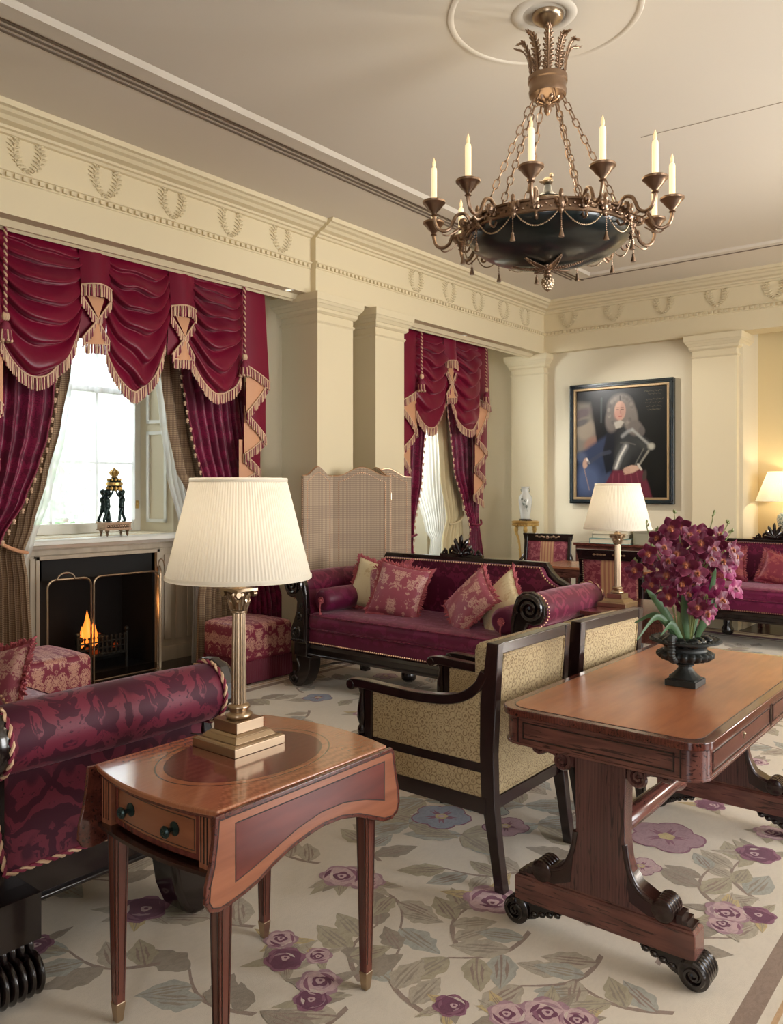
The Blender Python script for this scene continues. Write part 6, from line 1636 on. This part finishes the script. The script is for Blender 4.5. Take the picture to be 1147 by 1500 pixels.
blob(.83, .54, .035, .028, 0, (176, 172, 156), .8); stroke([(.80, .58), (.70, .71)], .02, (150, 146, 132), .8); stroke([(.75, .56), (.66, .70)], .012, (110, 108, 100), .8); stroke([(.50, .50), (.58, .50), (.66, .52)], .012, (100, 98, 92), .8)
shape([(.42, .75), (.74, .75), (.80, .88), (.84, 1.0), (.28, 1.0), (.34, .86)], (104, 42, 58), .02)
for x_ in (.40, .48, .56, .64, .72): stroke([(.5 + (x_ - .5) * .8, .78), (x_, .95)], .010, (138, 72, 84), .6)
shape([(.54, .73), (.62, .705), (.68, .71), (.71, .74), (.64, .775), (.56, .79), (.53, .76)], (196, 162, 140), .01)
for i in range(4): stroke([(.60, .735 + i * .012), (.525 + .006 * i, .745 + i * .015)], .008, (184, 148, 128), .9)
stroke([(.69, .70), (.725, .745)], .022, (206, 198, 184), .9)
blob(.105, .68, .03, .05, 15, (180, 146, 126), .3); stroke([(.12, .64), (.15, .68)], .02, (214, 206, 196), .9); stroke([(.09, .73), (.15, .93)], .012, (150, 128, 120), .8)
stroke([(.38, .58), (.28, .60), (.14, .68)], .04, (66, 70, 84), .7)
for i, (y_, x0_, x1_) in enumerate(((.045, .76, .95), (.07, .80, .93), (.12, .78, .96), (.15, .77, .95), (.18, .78, .94), (.21, .79, .93))):
    for k in range(11):
        xa = lerp(x0_, x1_, k / 11); stroke([(xa, y_), (xa + .008, y_ - .006 + .012 * ((k * 7 + i) % 3) / 2)], .004, (96, 88, 68), .8)
blob(.76, .80, .022, .05, 10, (70, 60, 56), .5)
def segd(px_, py_, a, b):
    dx, dy = b[0] - a[0], b[1] - a[1]; t = max(0, min(1, ((px_ - a[0]) * dx + (py_ - a[1]) * dy) / (dx * dx + dy * dy + 1e-9))); return sqrt((px_ - a[0] - t * dx) ** 2 + (py_ - a[1] - t * dy) ** 2)
def paint(u, v):
    c = list(C(14, 17, 18)); n_ = .5 + .5 * noise.noise(V((u * 5, v * 6, 2)))
    c = [x * (.6 + .8 * n_) for x in c]
    for L in layers:
        if L[0] == 'b':
            _, cx, cy, rx, ry, ro, col, so, al = L; dx, dy = u - cx, v - cy
            if abs(dx) > rx * 1.8 + ry or abs(dy) > ry * 1.8 + rx: continue
            a, b = dx * cos(ro) + dy * sin(ro), -dx * sin(ro) + dy * cos(ro); d = sqrt((a / rx) ** 2 + (b / ry) ** 2); k = max(0, min(1, (1 + so * .5 - d) / so)) * al
        elif L[0] == 's':
            _, pts, w, col, al, so = L; d = min(segd(u, v, a, b) for a, b in zip(pts, pts[1:])) / (w / 2)
            k = max(0, min(1, (1 + so * .5 - d) / so)) * al
        else:
            _, pts, col, so, al = L; ins = False; n = len(pts); dm = 9
            xs = [p[0] for p in pts]; ys = [p[1] for p in pts]
            if u < min(xs) - so or u > max(xs) + so or v < min(ys) - so or v > max(ys) + so: continue
            for i in range(n):
                a, b = pts[i], pts[(i + 1) % n]
                if (a[1] > v) != (b[1] > v) and u < (b[0] - a[0]) * (v - a[1]) / (b[1] - a[1]) + a[0]: ins = not ins
                dm = min(dm, segd(u, v, a, b))
            k = max(0, min(1, .5 + (dm if ins else -dm) / so)) * al
        if k > 0: c = [x + (y - x) * k for x, y in zip(c, col)]
    return c
hw, hh = W2 - .076, H2 - .076
mb = MB(); mb.grid(lambda u, v: (lerp(-hw, hw, u), -.012, lerp(hh, -hh, v)), NU, NV); pc = mb.build('canvas', M['wall'], po, smooth=None)
ca = pc.data.color_attributes.new('paint', 'FLOAT_COLOR', 'POINT'); buf = []
for j in range(NV + 1):
    for i in range(NU + 1): buf += paint(i / NU, j / NV) + [1.]
ca.data.foreach_set('color', buf)
t = NT('oil_paint'); t.set(Base__Color=t.n('ShaderNodeAttribute', _attribute_name='paint').outputs['Color'], Roughness=.3, Specular__IOR__Level=.4); pc.data.materials.clear(); pc.data.materials.append(t.mat)

# ================================================================== CARPET
PAL = dict(base=(210, 198, 180), plum=(112, 62, 84), plum2=(140, 92, 110), rose=(166, 130, 138), pink=(196, 164, 164), pale=(208, 188, 178), dark=(84, 50, 68),
           leaf=(178, 165, 145), leafd=(154, 141, 124), olive=(172, 160, 134), grey=(168, 165, 153), blue=(142, 146, 158), ochre=(194, 172, 126), brown=(150, 130, 116), band=(144, 122, 106), band2=(170, 144, 118), oran=(190, 154, 116), teal=(158, 160, 150))
PK = list(PAL)
mats = []
for k in PK:
    t = NT('carpet_' + k); v = t.co(); a = t.noise(v, 7, 3).outputs[0]; b = t.noise(v, 420, 1).outputs[0]; pz = t.noise(t.co(scale=(1, .5, 1), rot=(0, 0, .6)), 46, 3, .65, 1.2).outputs[0]; col = srgb(*PAL[k])
    f = t.math('ADD', t.math('MULTIPLY', a, .20), t.math('MULTIPLY', b, .12)); f = t.math('ADD', f, t.math('MULTIPLY', t.step(pz, .42, .62), .07 if k == 'base' else .30))
    c = t.mix(f, tuple(min(1, x * 1.10) for x in col[:3]) + (1,), tuple(x * .60 for x in col[:3]) + (1,))
    t.set(Base__Color=c, Roughness=.95, Specular__IOR__Level=.1, Sheen__Weight=.15); t.bump(b, .4, .003); mats.append(t.mat)
cm = MB(); RZ = .012; cnt = [0]
def flat(pts, col, layer):
    cnt[0] += 1; z = RZ + .0002 + layer * .00022 + (cnt[0] % 101) * .0000019
    # fan from centroid so concave outlines stay clean
    cx_ = sum(p[0] for p in pts) / len(pts); cy_ = sum(p[1] for p in pts) / len(pts)
    cm.add([(cx_, cy_, z)] + [(p[0], p[1], z) for p in pts], [(0, i + 1, (i + 1) % len(pts) + 1) for i in range(len(pts))], PK.index(col))
cr = random.Random(5)
J = lambda: (cnt[0] % 101) * .0000019
def wob(cx, cy, r, n, lob, amp, ph=0, sq=1.):
    return [(cx + r * (1 + amp * abs(sin(lob * (2 * pi * i / n + ph) / 2)) + .04 * cr.uniform(-1, 1)) * cos(2 * pi * i / n), cy + sq * r * (1 + amp * abs(sin(lob * (2 * pi * i / n + ph) / 2)) + .04 * cr.uniform(-1, 1)) * sin(2 * pi * i / n)) for i in range(n)]
def leafshape(x, y, ang, L, w, col, cold, lay):
    P = []; ca_, sa_ = cos(ang), sin(ang); n = 22; bend = cr.uniform(-.15, .15)
    def tr(t, s): a = t * L; b = s * w * sin(pi * t ** .8) * (1 + .08 * sin(t * 22) + .16 * noise.noise(V((t * 7, s * 3, x * 9 + y * 5)))) + bend * L * t * t; return (x + a * ca_ - b * sa_, y + a * sa_ + b * ca_)
    up = [tr(i / n, 1) for i in range(n + 1)]; dn = [tr(i / n, -1) for i in range(n + 1)]; mid = [tr(i / n, 0) for i in range(n + 1)]
    for A, B, c in ((up, mid, col), (mid, dn, col)):
        cnt[0] += 1
        for i in range(n):
            z = RZ + .0002 + lay * .00022 + (cnt[0] % 101) * .0000019; cm.add([(*A[i], z), (*A[i + 1], z), (*B[i + 1], z), (*B[i], z)], [(0, 1, 2, 3)], PK.index(c))
    for i in range(1, n):
        hw_ = w * .07 * (1 - i / n) + .001; z = RZ + .0002 + (lay + 1) * .00022 - .00001 + J() * .05
        a, b = mid[i - 1], mid[i]; dx, dy = -sa_ * hw_, ca_ * hw_
        cm.add([(a[0] - dx, a[1] - dy, z), (b[0] - dx, b[1] - dy, z), (b[0] + dx, b[1] + dy, z), (a[0] + dx, a[1] + dy, z)], [(0, 1, 2, 3)], PK.index(cold))
    for s in (-.45, .5):
        A = [tr(.15 + .6 * i / 6, s * .9) for i in range(7)]; B = [tr(.15 + .6 * i / 6, s * .9 - .22 * (1 if s > 0 else -1) * sin(pi * i / 6)) for i in range(7)]
        z = RZ + .0002 + (lay + 1) * .00022 + .00001 + J() * .05
        for i in range(6): cm.add([(*A[i], z), (*A[i + 1], z), (*B[i + 1], z), (*B[i], z)], [(0, 1, 2, 3)], PK.index(cold))
    cnt[0] += 1
def rose(x, y, r, dark=False):
    for k in range(5): leafshape(x, y, cr.random() * 6.28, r * cr.uniform(1.5, 2.3), r * .34, cr.choice(['olive', 'leaf', 'ochre', 'leafd']), cr.choice(['leafd', 'olive', 'brown']), 4)
    flat(wob(x, y, r * .86, 42, 6, .22, cr.random()), 'rose' if not dark else 'plum2', 7)
    flat(wob(x, y, r * .74, 40, 5, .2, cr.random()), 'pink' if not dark else 'plum', 8)
    for k in range(6):
        a = cr.random() * 6.28; q = 0; R0_ = cr.uniform(.5, .84); sp_ = cr.uniform(.5, .95)
        P = []; 
        for i in range(11): b = a - sp_ + 2 * sp_ * i / 10; P.append((x + r * R0_ * cos(b), y + r * R0_ * sin(b)))
        for i in range(11): b = a + sp_ - 2 * sp_ * i / 10; rr_ = r * (R0_ - .2 * sin(pi * i / 10)); P.append((x + rr_ * cos(b), y + rr_ * sin(b)))
        n = 11; z = RZ + .0002 + 9 * .00022 + k * .00003
        for i in range(n - 1): cm.add([(*P[i], z), (*P[i + 1], z), (*P[2 * n - 2 - i], z), (*P[2 * n - 1 - i], z)], [(0, 1, 2, 3)], PK.index(['plum', 'plum2', 'pale', 'plum2', 'rose', 'plum'][k]))
    ox, oy = cr.uniform(-.12, .12) * r, cr.uniform(-.12, .12) * r; flat(wob(x + ox, y + oy, r * .30, 30, 4, .35, cr.random()), 'plum', 10); flat(wob(x + ox * 1.6, y + oy * 1.4, r * .17, 20, 3, .35), 'pink', 11); flat(wob(x + ox * 1.6, y + oy * 1.9, r * .07, 14, 3, .3), 'plum', 12)
def pansy(x, y, r, c1='blue', c2='plum2', c3='pink'):
    for k in range(5):
        a = 2 * pi * k / 5 + .3; px_, py_ = x + r * .52 * cos(a), y + r * .52 * sin(a)
        flat(wob(px_, py_, r * .53, 26, 3, .06, k), c2, 6); flat(wob(px_, py_, r * .48, 26, 3, .06, k), c1, 8)
    for k in range(5):
        a = 2 * pi * k / 5 + .3
        flat([(x + r * .12 * cos(a - 1.2), y + r * .12 * sin(a - 1.2)), (x + r * .6 * cos(a - .14), y + r * .6 * sin(a - .14)), (x + r * .35 * cos(a), y + r * .35 * sin(a)), (x + r * .62 * cos(a + .12), y + r * .62 * sin(a + .12)), (x + r * .12 * cos(a + 1.2), y + r * .12 * sin(a + 1.2))], c2, 9)
    flat(wob(x, y, r * .2, 20, 5, .2), 'ochre', 10); flat(wob(x, y, r * .1, 14, 5, .2), c3, 11)
def spray(x, y, L=.34, big=1.):
    a = cr.random() * 6.28; P = []; cx_, cy_ = x - L / 2 * cos(a), y - L / 2 * sin(a)
    for i in range(9): t = i / 8; P.append((cx_ + L * t * cos(a) - .06 * sin(pi * t) * sin(a), cy_ + L * t * sin(a) + .06 * sin(pi * t) * cos(a)))
    for i in range(8):
        w = .010 * (1 - .6 * i / 8); dx, dy = -sin(a) * w, cos(a) * w; z = RZ + .0002 + 1 * .00022 + (cnt[0] % 101) * .0000019; cm.add([(P[i][0] - dx, P[i][1] - dy, z), (P[i + 1][0] - dx, P[i + 1][1] - dy, z), (P[i + 1][0] + dx, P[i + 1][1] + dy, z), (P[i][0] + dx, P[i][1] + dy, z)], [(0, 1, 2, 3)], PK.index('brown'))
    for i in (1, 3, 4, 6, 8):
        s = (-1) ** i; l = L * cr.uniform(.42, .6) * big
        leafshape(P[i][0], P[i][1], a + s * cr.uniform(.5, 1.0) * (1 if i < 8 else .2), l, l * .27, cr.choice(['leaf', 'leaf', 'leafd', 'grey', 'olive']), cr.choice(['leafd', 'brown']), 1 + (i % 2) * 2)
    cnt[0] += 1
CX0, CX1, CY0, CY1 = -4.70, -.52, .3, 6.4
cm.box(CX0, CX1, CY0, CY1, .001, RZ, 0)
def bandrect(i0, i1, col, lay):
    z = RZ + .0001 + lay * .00022
    for (a, b, c, d) in ((CX0 + i0, CX0 + i1, CY0 + i0, CY1 - i0), (CX1 - i1, CX1 - i0, CY0 + i0, CY1 - i0), (CX0 + i1, CX1 - i1, CY0 + i0, CY0 + i1), (CX0 + i1, CX1 - i1, CY1 - i1, CY1 - i0)):
        cm.add([(a, c, z), (b, c, z), (b, d, z), (a, d, z)], [(0, 1, 2, 3)], PK.index(col))
bandrect(.0, .035, 'band', 0); bandrect(.06, .075, 'oran', 0); bandrect(.105, .165, 'band', 0)
# irregular painterly brown border line with small posies
zones = []
for (x, y, r) in ((-2.10, 2.30, .085), (-2.0, 2.33, .07), (-1.96, 1.85, .056), (-1.87, 1.78, .065), (-1.70, 1.76, .068), (-1.66, 1.69, .055), (-1.80, 1.86, .045), (-2.48, 1.68, .09), (-1.56, 2.51, .10), (-1.33, 1.92, .052), (-1.10, 2.06, .075), (-1.18, 1.99, .06), (-1.02, 2.09, .057), (-.91, 3.50, .083), (-.87, 2.95, .075), (-.78, 3.00, .06), (-.85, 2.86, .06), (-.92, 3.75, .073)): rose(x, y, r, cr.random() < .35); zones.append((x, y, r + .05))
pansy(-2.13, 3.00, .13); pansy(-1.85, 3.09, .10, 'rose', 'plum', 'pale'); pansy(-2.09, 3.26, .09, 'pink', 'plum2'); pansy(-1.26, 3.43, .15, 'rose', 'plum2', 'ochre'); pansy(-1.24, 3.10, .075, 'pink', 'plum2'); pansy(-1.98, 3.2, .07, 'teal', 'dark', 'pale')
for x, y in ((-2.3, 3.1), (-1.95, 2.9), (-2.2, 2.85), (-1.75, 3.2), (-2.25, 3.3), (-1.9, 3.35)):
    for k in range(4): leafshape(x, y, cr.random() * 6.28, .26, .06, cr.choice(['teal', 'olive', 'grey']), 'leafd', 3)
zones += [(-2.1, 3.1, .3), (-1.26, 3.4, .18)]
for (x, y) in ((-1.84, 2.23), (-1.69, 1.98), (-1.50, 1.95), (-1.41, 2.26), (-1.62, 1.58), (-1.90, 1.55), (-2.16, 2.62), (-2.44, 2.9), (-1.4, 3.02), (-.95, 3.10), (-.88, 2.64), (-.98, 2.28), (-1.16, 2.28), (-2.3, 1.45), (-.88, 3.25), (-1.53, 2.33), (-2.25, 1.85), (-1.7, 2.7), (-1.3, 2.7), (-2.4, 2.35), (-1.2, 1.6), (-.9, 1.8)): spray(x, y, .32, 1.05); zones.append((x, y, .12))
tries = 0; nroses = 0
while tries < 420 and nroses < 88:
    tries += 1; x = cr.uniform(CX0 + .35, CX1 - .3); y = cr.uniform(CY0 + .3, CY1 - .3)
    if any((x - a) ** 2 + (y - b) ** 2 < (c + .17) ** 2 for a, b, c in zones): continue
    k = cr.random(); nroses += 1
    if k < .35: rose(x, y, cr.uniform(.06, .1), cr.random() < .4); rose(x + .11, y + .05, .06) if cr.random() < .5 else None
    elif k < .5: pansy(x, y, cr.uniform(.08, .13), cr.choice(['rose', 'pink', 'blue']), 'plum2')
    else: spray(x, y, .38)
    zones.append((x, y, .14))
rg = cm.build('floral_carpet', mats, None, smooth=None)
tag(rg, 'large cream carpet woven with plum roses, blue pansies and tan leaves under the near furniture', 'carpet')
cm = MB(); CX0, CX1, CY0, CY1 = -4.6, 2.4, 6.55, 8.85; cm.box(CX0, CX1, CY0, CY1, .001, RZ, 0)
bandrect(.0, .04, 'dark', 0); bandrect(.07, .11, 'brown', 0); bandrect(.2, .30, 'plum', 0); bandrect(.34, .37, 'band', 0)
zones = []
for k in range(26):
    x, y = cr.uniform(-3.6, -.6), cr.uniform(6.95, 8.3)
    if any((x - a) ** 2 + (y - b) ** 2 < .06 for a, b in zones): continue
    zones.append((x, y)); rose(x, y, .11, True) if k % 2 else spray(x, y, .4)
rg2 = cm.build('floral_carpet', mats, None, smooth=None)
tag(rg2, 'second carpet with dark plum border bands in front of the far sofa', 'carpet')

for o in list(S.objects):      # everything on the two carpets rests on the pile
    if o.parent or o.type not in ('MESH', 'EMPTY'): continue
    if o.name.split('.')[0] in ('scroll_arm_sofa', 'throw_pillow', 'bolster', 'pembroke_table', 'table_lamp', 'side_table', 'library_table', 'open_frame_armchair', 'garden_urn', 'river_pebble', 'orchid_plant', 'regency_armchair', 'writing_table'): o.location.z += .0125
GR = dict(scroll_arm_sofa='matching burgundy scroll-arm sofas', bolster='bolsters of the middle sofa', damask_footstool='pair of damask footstools by the fire', table_lamp='pair of brass column lamps', book='stacked books on the cabinet',
          velvet_curtain='burgundy velvet window curtains', trellis_curtain='trellis patterned under-curtains', sheer_curtain='white voile sheers', net_curtain='net curtains across the panes', curtain_valance='swagged valances', recessed_downlight='soffit downlights', floral_carpet='floral carpets', throw_pillow='fringed throw pillows on the sofas')
for o in S.objects:
    k = o.name.split('.')[0]
    if not o.parent and k in GR and not o.get('group'): o['group'] = GR[k]
# ================================================================== LIGHT, CAMERA
w = bpy.data.worlds.new('world'); S.world = w; w.use_nodes = True; nt = w.node_tree; bg = nt.nodes['Background']
bg.inputs[0].default_value = (.86, .93, 1., 1); bg.inputs[1].default_value = 7.0
def area(name, loc, tgt, sx, sy, en, col, spread=180):
    l = bpy.data.lights.new(name, 'AREA'); l.shape = 'RECTANGLE'; l.size = sx; l.size_y = sy; l.energy = en; l.color = col; l.spread = radians(spread)
    o = bpy.data.objects.new(name, l); COL.objects.link(o); o.location = loc
    o.rotation_euler = (V(tgt) - V(loc)).to_track_quat('-Z', 'Y').to_euler(); return o
# added key and fill area lamps outside the openings of the unseen walls
area('key_right_mid', (XR + .35, 3.5, 1.9), (-4, 3.4, 1.7), 1.7, 2.5, 150, (1, .95, .90))
area('key_right_far', (XR + .35, 6.3, 1.9), (-4, 6.3, 1.7), 1.7, 2.5, 120, (1, .94, .88))
area('fill_near_right', (1.1, YF - .35, 1.9), (-2, 4, 1.6), 1.3, 2.5, 24, (1, .86, .88))
# daylight outside the two windows of the fireplace wall
area('daylight_far_window', (-7.2, 6.3, 3.0), (-3.2, 9.2, 1.3), 1.6, 1.8, 800, (.95, .97, 1))
def spot(name, loc, tgt, en, col, size, blend, rad):
    l = bpy.data.lights.new(name, 'SPOT'); l.energy = en; l.color = col; l.spot_size = radians(size); l.spot_blend = blend; l.shadow_soft_size = rad
    o = bpy.data.objects.new(name, l); COL.objects.link(o); o.location = loc; o.rotation_euler = (V(tgt) - V(loc)).to_track_quat('-Z', 'Y').to_euler(); return o
spot('far_wall_fill_spot', (-4.90, 7.32, 3.13), (-3.0, 9.03, 1.3), 210, (1., .97, .92), 75, .6, .03)  # added spot that brightens the far wall
area('daylight_fire_window', (-7.6, 3.2, 4.2), (-4.0, 3.8, .4), 2.0, 1.5, 200, (.92, .96, 1))
spot('ceiling_fill_spot', (.9, 6.6, 1.55), (-1.75, 3.6, 3.75), 230, (1, .92, .82), 120, .8, .11)  # added unseen spot lighting the ceiling from below, no lamp stands there
fl_ = bpy.data.lights.new('fire_glow', 'POINT'); fl_.energy = 3; fl_.color = (1, .45, .15); fl_.shadow_soft_size = .06
fo = bpy.data.objects.new('fire_glow', fl_); COL.objects.link(fo); fo.location = (-5.80, 3.5, .42)

cam = bpy.data.cameras.new('camera'); co = bpy.data.objects.new('camera', cam); COL.objects.link(co)
co.location = (0, 0, 1.5); co.rotation_euler = (radians(90), 0, radians(38.9))
cam.sensor_fit = 'AUTO'; cam.sensor_width = 36; cam.lens = 1188 / 1500 * 36; cam.shift_y = -35 / 1500; cam.clip_start = .05
S.camera = co
S.view_settings.view_transform = 'Standard'; S.view_settings.look = 'None'; S.view_settings.gamma = 1; S.view_settings.use_curve_mapping = False
S.view_settings.exposure = -0.13
cy = S.cycles; cy.use_denoising = True; cy.max_bounces = 10; cy.diffuse_bounces = 5; cy.glossy_bounces = 4; cy.transmission_bounces = 6; cy.transparent_max_bounces = 16
cy.sample_clamp_indirect = 6; cy.caustics_reflective = False; cy.caustics_refractive = False
cy.use_adaptive_sampling = True; cy.adaptive_threshold = .02
